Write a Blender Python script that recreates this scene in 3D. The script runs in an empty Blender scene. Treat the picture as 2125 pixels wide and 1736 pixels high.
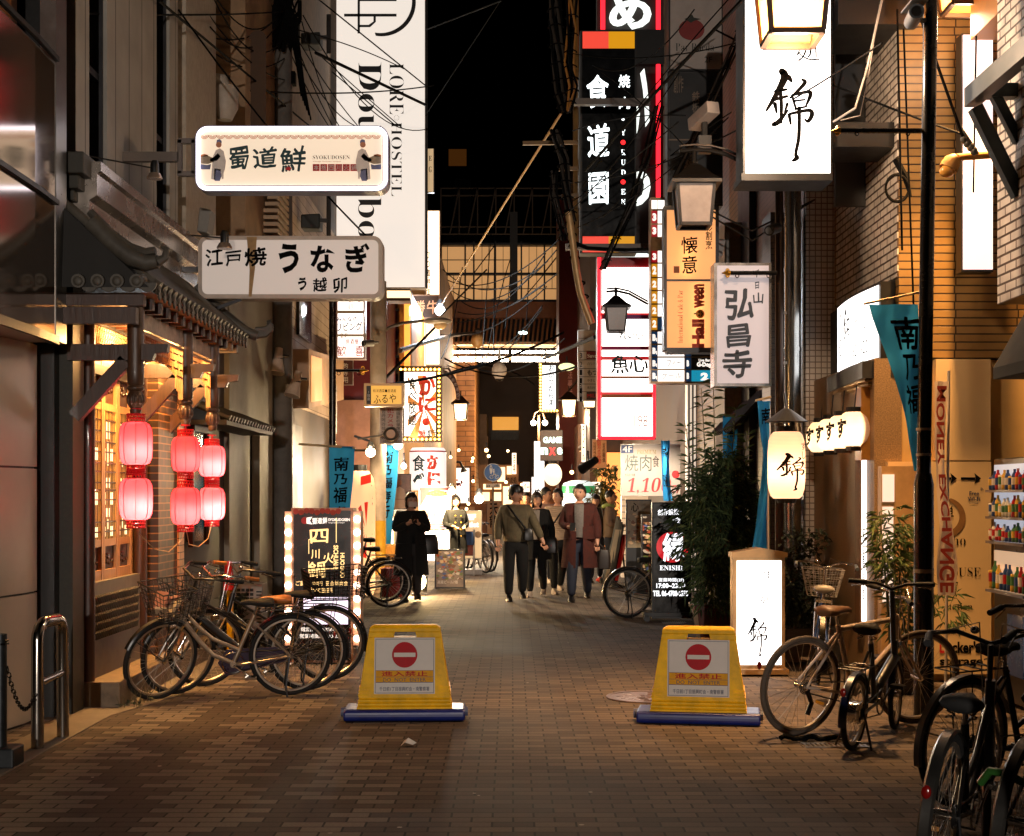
import bpy, math, random
from mathutils import Vector, Matrix, noise
S = bpy.context.scene
COL = S.collection
R_ = math.radians

# ------------------------------------------------------------- camera, sky, exposure
F, CX, HY, CZ = 2951.4, 1062.5, 1025.0, 1.65      # 50 mm lens on a 2125 px wide picture, eye height
cam = bpy.data.cameras.new('camera'); co = bpy.data.objects.new('camera', cam); COL.objects.link(co)
cam.lens = 50; cam.sensor_width = 36; cam.shift_y = (HY - 868) / 2125
cam.clip_end = 2000; co.location = (0, 0, CZ); co.rotation_euler = (R_(90), 0, 0)
S.camera = co
w = bpy.data.worlds.new('World'); S.world = w; w.use_nodes = True
nt = w.node_tree; bg = nt.nodes['Background']
sky = nt.nodes.new('ShaderNodeTexSky'); sky.sky_type = 'NISHITA'; sky.sun_disc = False
sky.sun_elevation = R_(-6); sky.sun_rotation = R_(200)
nt.links.new(sky.outputs[0], bg.inputs[0]); bg.inputs[1].default_value = 0.05
S.view_settings.view_transform = 'Standard'; S.view_settings.look = 'None'
S.view_settings.exposure = 0.0; S.view_settings.gamma = 1.0
S.render.engine = 'CYCLES'
S.cycles.use_denoising = True; S.cycles.use_adaptive_sampling = False
S.cycles.max_bounces = 6; S.cycles.diffuse_bounces = 3; S.cycles.glossy_bounces = 3
S.cycles.transmission_bounces = 4; S.cycles.sample_clamp_indirect = 4.0
S.cycles.caustics_reflective = False; S.cycles.caustics_refractive = False

# ------------------------------------------------------------- layout helpers
def at(px, py, d): return Vector(((px - CX) / F * d, d, CZ + (HY - py) / F * d))
def gx(px, d): return (px - CX) / F * d
def gz(py, d): return CZ + (HY - py) / F * d
def gd(py): return F * CZ / (py - HY)
def xd(px, X): return X * F / (px - CX)            # distance where a wall at X is met

OFF = {}
def tag(o, label=None, cat=None, group=None, kind=None):
    if label: o['label'] = label
    if cat: o['category'] = cat
    if group: o['group'] = group
    if kind: o['kind'] = kind
    return o
def thing(name, label, cat, loc=(0, 0, 0), rot=None, group=None, local=False):
    o = bpy.data.objects.new(name, None); COL.objects.link(o); o.location = loc
    o.empty_display_size = .1
    if rot: o.rotation_euler = rot
    OFF[o.name] = Vector((0, 0, 0)) if local else Vector(loc)
    return tag(o, label, cat, group)
def dup(root, loc, rot=None, label=None):
    def cp(o, par):
        c = o.copy(); COL.objects.link(c)
        if par: c.parent = par
        for ch in o.children: cp(ch, c)
        return c
    r = cp(root, None); r.location = loc
    if rot: r.rotation_euler = rot
    if label: r['label'] = label
    return r

SPLIT = {'ridge': .1, 'ledge': .01, 'mullion': .02, 'panel': .001, 'bulb': .004, 'frosted_panel': .005, 'fluorescent_tube': .02, 'leg': .15, 'caster': .05, 'steel_bracket': .06, 'window': .01, 'lit_window': .01, 'light_trough': .01, 'colour_block': .0005, 'neon_letter': .12, 'red_neon': .02, 'inner_tube': .02, 'end_cap': .05, 'orange_balcony': .01, 'post': .02, 'bulb_rail': .02, 'wall': .0, 'stub_arm': .01, 'coin_panel': .01}
class MB:
    def __init__(s): s.V = []; s.F = []; s.I = []; s.mi = 0
    def add(s, vs, fs, mi=None):
        b = len(s.V); s.V += [Vector(v) for v in vs]
        for f in fs: s.F.append([b + i for i in f]); s.I.append(s.mi if mi is None else mi)
        return s
    def box(s, x0, x1, y0, y1, z0, z1, mi=None):
        return s.add([(x0,y0,z0),(x1,y0,z0),(x1,y1,z0),(x0,y1,z0),(x0,y0,z1),(x1,y0,z1),(x1,y1,z1),(x0,y1,z1)],
                     [(0,3,2,1),(4,5,6,7),(0,1,5,4),(1,2,6,5),(2,3,7,6),(3,0,4,7)], mi)
    def beam(s, p, q, w, h, mi=None, up=(0, 0, 1)):
        p, q = Vector(p), Vector(q); t = (q - p).normalized(); u = Vector(up)
        if abs(t.dot(u)) > .98: u = Vector((0, 1, 0))
        a = t.cross(u).normalized() * w / 2; b = a.cross(t).normalized() * h / 2
        return s.add([p-a-b, p+a-b, p+a+b, p-a+b, q-a-b, q+a-b, q+a+b, q-a+b],
                     [(0,1,2,3),(7,6,5,4),(0,4,5,1),(1,5,6,2),(2,6,7,3),(3,7,4,0)], mi)
    def tube(s, pts, r, n=8, closed=False, mi=None):
        pts = [Vector(p) for p in pts]; N = len(pts)
        rs = r if isinstance(r, (list, tuple)) else [r] * N
        vs = []; fs = []; u = None
        for i in range(N):
            a = pts[i - 1] if (i or closed) else pts[0]; b = pts[(i + 1) % N] if (i < N - 1 or closed) else pts[i]
            t = (b - a)
            if t.length < 1e-9: t = Vector((0, 0, 1))
            t.normalize()
            if u is None:
                u = Vector((0, 0, 1)) if abs(t.z) < .9 else Vector((1, 0, 0))
            u = (u - t * u.dot(t))
            if u.length < 1e-6: u = t.orthogonal()
            u.normalize(); v = t.cross(u)
            for k in range(n):
                an = 2 * math.pi * k / n
                vs.append(pts[i] + (u * math.cos(an) + v * math.sin(an)) * rs[i])
        M = N if closed else N - 1
        for i in range(M):
            for k in range(n):
                j = (i + 1) % N
                fs.append((i*n+k, i*n+(k+1) % n, j*n+(k+1) % n, j*n+k))
        if not closed:
            fs.append(tuple(range(n - 1, -1, -1))); fs.append(tuple((N - 1) * n + k for k in range(n)))
        return s.add(vs, fs, mi)
    def lathe(s, prof, c=(0, 0, 0), n=24, mi=None, sx=1, sy=1):
        vs = []; fs = []
        for r, z in prof:
            for k in range(n):
                a = 2 * math.pi * k / n
                vs.append((c[0] + r * math.cos(a) * sx, c[1] + r * math.sin(a) * sy, c[2] + z))
        for i in range(len(prof) - 1):
            for k in range(n): fs.append((i*n+k, i*n+(k+1) % n, (i+1)*n+(k+1) % n, (i+1)*n+k))
        if prof[0][0] > 1e-5: fs.append(tuple(range(n - 1, -1, -1)))
        if prof[-1][0] > 1e-5: fs.append(tuple((len(prof) - 1) * n + k for k in range(n)))
        return s.add(vs, fs, mi)
    def prism(s, poly, a0, a1, plane='xz', mi=None):
        f = {'xz': lambda p, a: (p[0], a, p[1]), 'yz': lambda p, a: (a, p[0], p[1]), 'xy': lambda p, a: (p[0], p[1], a)}[plane]
        n = len(poly); vs = [f(p, a0) for p in poly] + [f(p, a1) for p in poly]
        return s.add(vs, [tuple(range(n)), tuple(range(2*n-1, n-1, -1))] + [(i, i + n, (i+1) % n + n, (i+1) % n) for i in range(n)], mi)
    def flat(s, poly, y, mi=None): return s.add([(p[0], y, p[1]) for p in poly], [tuple(range(len(poly)))], mi)
    def ell(s, c, rx, ry, rz, nu=16, nv=10, mi=None):
        pr = [(max(1e-6, math.sin(math.pi*i/nv)), -math.cos(math.pi*i/nv)) for i in range(nv + 1)]
        vs = []; fs = []
        for r, z in pr:
            for k in range(nu):
                a = 2*math.pi*k/nu; vs.append((c[0]+rx*r*math.cos(a), c[1]+ry*r*math.sin(a), c[2]+rz*z))
        for i in range(nv):
            for k in range(nu): fs.append((i*nu+k, i*nu+(k+1) % nu, (i+1)*nu+(k+1) % nu, (i+1)*nu+k))
        return s.add(vs, fs, mi)
    def disc(s, c, r, n=24, mi=None, sz=None):     # faces -Y
        sz = sz or r
        return s.add([(c[0]+r*math.cos(2*math.pi*k/n), c[1], c[2]+sz*math.sin(2*math.pi*k/n)) for k in range(n)], [tuple(range(n))], mi)
    def grid(s, rows, mi=None, closed=False):
        m = len(rows[0]); vs = [p for r in rows for p in r]; fs = []
        for i in range(len(rows) - 1):
            for k in range(m if closed else m - 1):
                fs.append((i*m+k, i*m+(k+1) % m, (i+1)*m+(k+1) % m, (i+1)*m+k))
        return s.add(vs, fs, mi)
    def join(s, o, M=None):
        b = len(s.V); s.V += [(M @ v) if M else v.copy() for v in o.V]
        s.F += [[b + i for i in f] for f in o.F]; s.I += o.I; return s
    def xf(s, M): s.V = [M @ v for v in s.V]; return s
    def pieces(s, tol=.03):
        par = list(range(len(s.V)))
        def fd(i):
            while par[i] != i: par[i] = par[par[i]]; i = par[i]
            return i
        for f in s.F:
            for i in f[1:]: par[fd(i)] = fd(f[0])
        isl = {}
        for k, f in enumerate(s.F): isl.setdefault(fd(f[0]), []).append(k)
        bx = []
        for fs in isl.values():
            vs = [s.V[i] for k in fs for i in s.F[k]]; lo = [min(v[a] for v in vs) for a in range(3)]; hi = [max(v[a] for v in vs) for a in range(3)]; new = [lo, hi, list(fs)]
            while True:
                hit = [b for b in bx if all(b[0][a] - tol < new[1][a] and new[0][a] < b[1][a] + tol for a in range(3))]
                if not hit: break
                for b in hit: bx.remove(b); new = [[min(x, y) for x, y in zip(new[0], b[0])], [max(x, y) for x, y in zip(new[1], b[1])], new[2] + b[2]]
            bx.append(new)
        out = []
        for b in bx:
            m = MB(); mp = {}
            for k in sorted(b[2]):
                f = []
                for i in s.F[k]:
                    if i not in mp: mp[i] = len(m.V); m.V.append(s.V[i])
                    f.append(mp[i])
                m.F.append(f); m.I.append(s.I[k])
            out.append(m)
        return out
    def build(s, name, mats, parent=None, smooth=False, angle=40, bevel=0):
        if name in SPLIT and parent:
            ps = s.pieces(SPLIT[name])
            if len(ps) > 1: return [p._build(name, mats, parent, smooth, angle, bevel) for p in ps][0]
        return s._build(name, mats, parent, smooth, angle, bevel)
    def _build(s, name, mats, parent=None, smooth=False, angle=40, bevel=0):
        if not isinstance(mats, (list, tuple)): mats = [mats]
        off = OFF.get(parent.name, Vector((0, 0, 0))) if parent else Vector((0, 0, 0))
        me = bpy.data.meshes.new(name); me.from_pydata([v - off for v in s.V], [], s.F)
        for m in mats: me.materials.append(m)
        me.polygons.foreach_set('material_index', [min(i, len(mats) - 1) for i in s.I])
        if smooth:
            me.polygons.foreach_set('use_smooth', [True] * len(me.polygons)); me.set_sharp_from_angle(angle=R_(angle))
        me.update()
        o = bpy.data.objects.new(name, me); COL.objects.link(o)
        if parent: o.parent = parent
        OFF[o.name] = off
        if bevel:
            b = o.modifiers.new('bevel', 'BEVEL'); b.width = bevel; b.segments = 2; b.limit_method = 'ANGLE'
        return o

def rrect(x0, z0, x1, z1, r, n=6):
    out = []
    for cx, cz, a in ((x1-r, z0+r, -90), (x1-r, z1-r, 0), (x0+r, z1-r, 90), (x0+r, z0+r, 180)):
        for k in range(n + 1):
            t = R_(a + 90 * k / n); out.append((cx + r*math.cos(t), cz + r*math.sin(t)))
    return out
def arc(cx, cz, r, a0, a1, n=12): return [(cx + r*math.cos(R_(a0+(a1-a0)*k/n)), cz + r*math.sin(R_(a0+(a1-a0)*k/n))) for k in range(n+1)]

# ------------------------------------------------------------- lettering
_tc = {}; _ar = {}
def glyphs(s, bold=0.0, res=3, lead=1.0):
    k = (s, bold, lead)
    if k in _tc: return _tc[k]
    c = bpy.data.curves.new('t', 'FONT'); c.body = s; c.align_x = 'CENTER'; c.offset = bold; c.resolution_u = res; c.space_line = lead
    o = bpy.data.objects.new('t', c); COL.objects.link(o); bpy.context.view_layer.update()
    me = bpy.data.meshes.new_from_object(o.evaluated_get(bpy.context.evaluated_depsgraph_get()))
    vs = [(v.co.x, v.co.y) for v in me.vertices]; fs = [tuple(p.vertices) for p in me.polygons]
    bpy.data.objects.remove(o); bpy.data.curves.remove(c); ar = sum(p.area for p in me.polygons); bpy.data.meshes.remove(me)
    _ar[k] = ar
    if bold > .004:                                     # an offset that tears the outline fills less: use a smaller one
        glyphs(s, 0.0, res, lead)
        if ar < _ar[(s, 0.0, lead)]*(1 + bold*2.5): _tc[k] = glyphs(s, bold*.5 if bold > .012 else 0.0, res, lead); return _tc[k]
    _tc[k] = (vs, fs); return _tc[k]
def V_(s): return '\n'.join(s)
def serif(s):
    o = ''
    for ch in s:
        if 'A' <= ch <= 'Z': o += chr(0x1D400 + ord(ch) - 65)
        elif 'a' <= ch <= 'z': o += chr(0x1D41A + ord(ch) - 97)
        elif '0' <= ch <= '9': o += chr(0x1D7CE + ord(ch) - 48)
        else: o += ch
    return o
def write(mb, s, x0, z0, x1, z1, y=0.0, mi=0, bold=0.0, brush=0.0, rot=0, shear=0, fn=None):
    """letters filling the rectangle x0..x1, z0..z1 of a plane facing -Y (or mapped by fn(x, z))"""
    heavy = 0
    if any(0x3400 < ord(c) < 0xFFF0 for c in s): heavy, bold = min(.022, bold*.30), 0.0
    elif any(0x2E80 < ord(c) < 0x3400 for c in s): bold *= .6
    vs, fs = glyphs(s, bold)
    if not vs: return
    if rot == 90: vs = [(v[1], -v[0]) for v in vs]       # reads downwards
    if rot == -90: vs = [(-v[1], v[0]) for v in vs]      # reads upwards
    if rot == 180: vs = [(-v[0], v[1]) for v in vs]      # mirrored, seen from behind
    if brush or shear:
        sd = len(s) * 3.7
        vs = [(v[0] + shear*v[1] + brush*.38*noise.noise((v[0]*2.1, v[1]*2.1, sd)) + .10*brush*noise.noise((v[0]*7, v[1]*7, sd)),
               v[1] + .25*brush*v[0] + brush*.38*noise.noise((v[0]*2.1, v[1]*2.1, sd+9)) + .10*brush*noise.noise((v[0]*7, v[1]*7, sd+5))) for v in vs]
    ax = min(v[0] for v in vs); bx = max(v[0] for v in vs); az = min(v[1] for v in vs); bz = max(v[1] for v in vs)
    kx = (x1-x0) / max(1e-6, bx-ax); kz = (z1-z0) / max(1e-6, bz-az)
    for n, (ox, oz) in enumerate(((0, 0), (1, .4), (-1, -.4), (.4, -1), (-.4, 1)) if heavy > .003 else ((0, 0),)):   # a heavier brush: the strokes laid again, slightly shifted
        P = [fn(x0 + (v[0]-ax+ox*heavy)*kx, z0 + (v[1]-az+oz*heavy)*kz) if fn else (x0 + (v[0]-ax+ox*heavy)*kx, y, z0 + (v[1]-az+oz*heavy)*kz) for v in vs]
        mb.add([(p[0], p[1] - n*.00025, p[2]) for p in P], fs, mi)
NISHIKI = [([(80,448),(96,480),(60,565),(-12,690)],(15,17,13,5)),([(95,472),(120,486),(138,512)],(8,12,5)),([(40,572),(105,560)],(7,6)),([(25,626),(110,602)],(8,6)),([(70,562),(76,660),(74,765)],(8,8,7)),([(38,650),(48,702)],(9,5)),([(112,650),(96,702)],(7,4)),([(30,778),(60,760),(114,690)],(10,11,4)),
    ([(200,498),(216,518),(165,578),(128,612)],(5,9,7,4)),([(145,594),(238,575),(248,600),(222,662)],(6,8,9,4)),([(140,600),(160,672)],(6,5)),([(152,632),(216,624)],(5,4)),([(160,682),(226,666)],(6,4)),([(122,718),(132,775)],(8,5)),([(128,712),(238,690),(258,716),(236,758),(214,744)],(6,8,10,8,3)),([(182,676),(180,850),(162,955),(168,985),(145,1003)],(8,8,7,11,6))]
NISHIKI = [(p, [q*1.45 for q in w_]) for p, w_ in NISHIKI]
def brush_char(mb, strokes, x0, z0, x1, z1, mi=0, y=0.0, fn=None):
    """hand-brushed character: tapering strokes with round ends, fitted to a rectangle"""
    A = [p for s, w in strokes for p in s]; ax, bx = min(p[0] for p in A), max(p[0] for p in A); az, bz = min(p[1] for p in A), max(p[1] for p in A)
    kx, kz = (x1-x0)/(bx-ax), (z1-z0)/(bz-az); out = fn or (lambda u, v: (u, y, v))
    for si, (pts, ws) in enumerate(strokes):
        P = []; n = len(pts)
        for i in range(n-1):
            p0, p1, p2, p3 = pts[max(0, i-1)], pts[i], pts[i+1], pts[min(n-1, i+2)]
            for k in range(6):
                t = k/6; P.append(tuple(.5*(2*p1[a] + (p2[a]-p0[a])*t + (2*p0[a]-5*p1[a]+4*p2[a]-p3[a])*t*t + (3*p1[a]-p0[a]-3*p2[a]+p3[a])*t**3) for a in (0, 1)) + (ws[i]+(ws[i+1]-ws[i])*t,))
        P.append(tuple(pts[-1]) + (ws[-1],)); L, R = [], []
        for i, (x, z, w_) in enumerate(P):
            a, b = P[max(0, i-1)], P[min(len(P)-1, i+1)]; dx, dz = b[0]-a[0], b[1]-a[1]; l = math.hypot(dx, dz) or 1; nx, nz = -dz/l*w_, dx/l*w_
            L.append((x+nx, z+nz)); R.append((x-nx, z-nz))
        f = lambda q: (lambda o: (o[0], o[1] - si*.0002, o[2]))(out(x0 + (q[0]-ax)*kx, z1 - (q[1]-az)*kz))
        vs = [f(q) for q in L] + [f(q) for q in R]; m = len(L); mb.add(vs, [(i, i+1, m+i+1, m+i) for i in range(m-1)], mi)
        for x, z, w_ in (P[0], P[-1]): mb.add([f((x + w_*math.cos(k*.785), z + w_*math.sin(k*.785))) for k in range(8)], [tuple(range(8))], mi)
def wpx(mb, s, x0, y0, x1, y1, d, mi=0, **k): write(mb, s, gx(x0, d), gz(y1, d), gx(x1, d), gz(y0, d), d, mi, **k)
def rpx(mb, x0, y0, x1, y1, d, mi=0): mb.flat([(gx(x0,d),gz(y1,d)),(gx(x1,d),gz(y1,d)),(gx(x1,d),gz(y0,d)),(gx(x0,d),gz(y0,d))], d, mi)
def ppx(mb, pts, d, mi=0): mb.flat([(gx(p[0],d),gz(p[1],d)) for p in pts], d, mi)
def dpx(mb, x, y, r, d, mi=0, n=24): mb.disc((gx(x,d), d, gz(y,d)), r/F*d, n, mi)

# ------------------------------------------------------------- materials
def hx(h):
    h = h.lstrip('#'); c = [int(h[i:i+2], 16)/255 for i in (0, 2, 4)]
    return tuple(((x/12.92) if x <= .04045 else ((x+.055)/1.055)**2.4) for x in c) + (1.0,)
_m = {}
def _new(name):
    m = bpy.data.materials.new(name); m.use_nodes = True; t = m.node_tree
    return m, t, t.nodes['Principled BSDF']
def mat(name, col, rough=.55, metal=0.0, var=.18, scale=6.0, bump=0.0, spec=.5, stretch=None, coat=0.0):
    if name in _m: return _m[name]
    m, t, b = _new(name); col = hx(col) if isinstance(col, str) else tuple(col) + (1,)
    tc = t.nodes.new('ShaderNodeTexCoord'); mp = t.nodes.new('ShaderNodeMapping'); t.links.new(tc.outputs['Object'], mp.inputs[0])
    if stretch: mp.inputs['Scale'].default_value = stretch
    nz = t.nodes.new('ShaderNodeTexNoise'); nz.inputs['Scale'].default_value = scale; nz.inputs['Detail'].default_value = 6
    nz.inputs['Roughness'].default_value = .65
    t.links.new(mp.outputs[0], nz.inputs['Vector'])
    mr = t.nodes.new('ShaderNodeMapRange'); mr.inputs[1].default_value = .3; mr.inputs[2].default_value = .7
    mr.inputs[3].default_value = 1 - var; mr.inputs[4].default_value = 1 + var; t.links.new(nz.outputs[0], mr.inputs[0])
    hs = t.nodes.new('ShaderNodeHueSaturation'); hs.inputs['Color'].default_value = col; t.links.new(mr.outputs[0], hs.inputs['Value'])
    t.links.new(hs.outputs[0], b.inputs['Base Color'])
    mr2 = t.nodes.new('ShaderNodeMapRange'); mr2.inputs[3].default_value = max(.03, rough-.1); mr2.inputs[4].default_value = min(1, rough+.12)
    t.links.new(nz.outputs[0], mr2.inputs[0]); t.links.new(mr2.outputs[0], b.inputs['Roughness'])
    b.inputs['Metallic'].default_value = metal; b.inputs['Specular IOR Level'].default_value = spec
    b.inputs['Coat Weight'].default_value = coat
    if bump:
        bp = t.nodes.new('ShaderNodeBump'); bp.inputs['Strength'].default_value = bump; bp.inputs['Distance'].default_value = .01
        t.links.new(nz.outputs[0], bp.inputs['Height']); t.links.new(bp.outputs[0], b.inputs['Normal'])
    _m[name] = m; return m
def emis(name, col, st, base=None):
    if name in _m: return _m[name]
    m, t, b = _new(name); c = hx(col) if isinstance(col, str) else tuple(col) + (1,)
    b.inputs['Base Color'].default_value = hx(base) if base else tuple(min(.8, x*.6) for x in c[:3]) + (1,)
    b.inputs['Roughness'].default_value = .35
    b.inputs['Emission Color'].default_value = c; b.inputs['Emission Strength'].default_value = st
    _m[name] = m; return m
def paper(name, col, em=0.0, emcol=None, trans=.75, stripes=0):
    """thin lantern paper or acrylic that lets an inner lamp shine through"""
    if name in _m: return _m[name]
    m, t, b = _new(name); c = hx(col)
    out = [n for n in t.nodes if n.type == 'OUTPUT_MATERIAL'][0]
    df = t.nodes.new('ShaderNodeBsdfDiffuse'); tr = t.nodes.new('ShaderNodeBsdfTranslucent'); mx = t.nodes.new('ShaderNodeMixShader')
    df.inputs[0].default_value = c; tr.inputs[0].default_value = c; mx.inputs[0].default_value = trans
    t.links.new(df.outputs[0], mx.inputs[1]); t.links.new(tr.outputs[0], mx.inputs[2]); last = mx
    if stripes:
        tc = t.nodes.new('ShaderNodeTexCoord'); wv = t.nodes.new('ShaderNodeTexWave'); wv.bands_direction = 'Z'; wv.inputs['Scale'].default_value = stripes
        mr = t.nodes.new('ShaderNodeMapRange'); mr.inputs[3].default_value = .8; mr.inputs[4].default_value = 1.0
        hs = t.nodes.new('ShaderNodeHueSaturation'); hs.inputs['Color'].default_value = c
        t.links.new(tc.outputs['Object'], wv.inputs[0]); t.links.new(wv.outputs['Fac'], mr.inputs[0]); t.links.new(mr.outputs[0], hs.inputs['Value'])
        t.links.new(hs.outputs[0], df.inputs[0]); t.links.new(hs.outputs[0], tr.inputs[0])
    if em:
        e = t.nodes.new('ShaderNodeEmission'); e.inputs[0].default_value = hx(emcol or col); e.inputs[1].default_value = em
        ad = t.nodes.new('ShaderNodeAddShader'); t.links.new(last.outputs[0], ad.inputs[0]); t.links.new(e.outputs[0], ad.inputs[1]); last = ad
    t.links.new(last.outputs[0], out.inputs[0]); _m[name] = m; return m
BLUEC = paper('blue_cloth', '#2f86c2', 0, None, .45)
def tile(name, c1, c2, mortar, w, h, gap=.008, axis='x', rough=.5, off=.5, bump=.4, var=.25, spec=.5):
    """bricks / tiles / boards laid out in metres; axis = the normal of the wall"""
    if name in _m: return _m[name]
    m, t, b = _new(name)
    tc = t.nodes.new('ShaderNodeTexCoord'); sp = t.nodes.new('ShaderNodeSeparateXYZ'); cb = t.nodes.new('ShaderNodeCombineXYZ')
    t.links.new(tc.outputs['Object'], sp.inputs[0])
    a = {'x': ('Y', 'Z'), 'y': ('X', 'Z'), 'z': ('X', 'Y')}[axis]
    t.links.new(sp.outputs[a[0]], cb.inputs[0]); t.links.new(sp.outputs[a[1]], cb.inputs[1])
    br = t.nodes.new('ShaderNodeTexBrick'); br.offset = off; br.inputs['Scale'].default_value = 1
    br.inputs['Brick Width'].default_value = w; br.inputs['Row Height'].default_value = h; br.inputs['Mortar Size'].default_value = gap
    br.inputs['Mortar Smooth'].default_value = .2
    br.inputs['Color1'].default_value = hx(c1); br.inputs['Color2'].default_value = hx(c2); br.inputs['Mortar'].default_value = hx(mortar)
    t.links.new(cb.outputs[0], br.inputs[0])
    nz = t.nodes.new('ShaderNodeTexNoise'); nz.inputs['Scale'].default_value = 2.5; nz.inputs['Detail'].default_value = 8; t.links.new(tc.outputs['Object'], nz.inputs[0])
    mr = t.nodes.new('ShaderNodeMapRange'); mr.inputs[1].default_value = .3; mr.inputs[2].default_value = .7; mr.inputs[3].default_value = 1-var; mr.inputs[4].default_value = 1+var
    t.links.new(nz.outputs[0], mr.inputs[0])
    hs = t.nodes.new('ShaderNodeHueSaturation'); t.links.new(br.outputs[0], hs.inputs['Color']); t.links.new(mr.outputs[0], hs.inputs['Value'])
    t.links.new(hs.outputs[0], b.inputs['Base Color'])
    bp = t.nodes.new('ShaderNodeBump'); bp.invert = True; bp.inputs['Strength'].default_value = bump; bp.inputs['Distance'].default_value = .01
    t.links.new(br.outputs['Fac'], bp.inputs['Height']); t.links.new(bp.outputs[0], b.inputs['Normal'])
    b.inputs['Roughness'].default_value = rough; b.inputs['Specular IOR Level'].default_value = spec
    _m[name] = m; return m
def ribbed(name, col, scale, axis='Y', rough=.5, metal=0, bump=.8):
    if name in _m: return _m[name]
    m = mat(name, col, rough, metal, .15, 4); t = m.node_tree; b = t.nodes['Principled BSDF']
    tc = t.nodes.new('ShaderNodeTexCoord'); wv = t.nodes.new('ShaderNodeTexWave'); wv.bands_direction = axis; wv.inputs['Scale'].default_value = scale
    bp = t.nodes.new('ShaderNodeBump'); bp.inputs['Strength'].default_value = bump; bp.inputs['Distance'].default_value = .02
    t.links.new(tc.outputs['Object'], wv.inputs[0]); t.links.new(wv.outputs['Fac'], bp.inputs['Height']); t.links.new(bp.outputs[0], b.inputs['Normal'])
    return m
def glass(name, col='#151210', rough=.04, spec=.6, metal=0.0):
    return mat(name, col, rough, metal, .1, 2, 0, spec)

BLACK = mat('black_paint', '#0b0b0b', .45); INK = mat('black_ink', '#050505', .8, var=.05, spec=.08)
STEEL = mat('steel', '#8d8b88', .3, 1.0); DSTEEL = mat('dark_steel', '#3a3a3c', .4, .9)
WHITEP = mat('white_paint', '#d8d4cc', .5); GREY = mat('grey_paint', '#77746f', .55); DGREY = mat('dark_grey_paint', '#2b2a29', .55)
CREAM = mat('cream_paint', '#c9b9a0', .6); RUBBER = mat('rubber', '#0c0c0c', .75)
WOOD = mat('dark_wood', '#3a1f10', .45, var=.35, scale=5, stretch=(8, 8, 1), bump=.25, coat=.2)
WOODL = mat('warm_wood', '#a9794c', .45, var=.3, scale=5, stretch=(8, 8, 1), bump=.2)
CABLE = mat('cable', '#060606', .85, spec=.1); CABLEG = mat('grey_cable', '#38322c', .7, spec=.2)
E_C = emis('lit_cream', '#ffe0b8', 2.2)
E_BULB = emis('lit_bulb', '#ffb347', 16); E_TUBE = emis('lit_tube', '#ffead0', 55); E_LET = emis('lit_letter', '#f2fbff', 2.6)
E_RED = emis('lit_red', '#ff2326', 2.2); E_YEL = emis('lit_yellow', '#f0a520', .75)
RED = mat('red_paint', '#b3121a', .5); REDP = mat('red_print', '#c02024', .6, var=.05); TEAL = mat('teal_print', '#123b40', .6, var=.05)
NAVY = mat('navy_print', '#16305c', .6)

def lamp(kind, loc, power, col, size=.05, rot=None, spot=None):
    l = bpy.data.lights.new('lamp_light', kind); l.energy = power; l.color = hx(col)[:3]
    if kind == 'POINT': l.shadow_soft_size = size
    if kind == 'SPOT': l.shadow_soft_size = size; l.spot_size = R_(spot or 90); l.spot_blend = .6
    if kind == 'AREA':
        l.shape = 'RECTANGLE'; l.size, l.size_y = size if isinstance(size, tuple) else (size, size)
    o = bpy.data.objects.new('lamp_light', l); COL.objects.link(o); o.location = loc
    if rot: o.rotation_euler = rot
    return o

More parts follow.
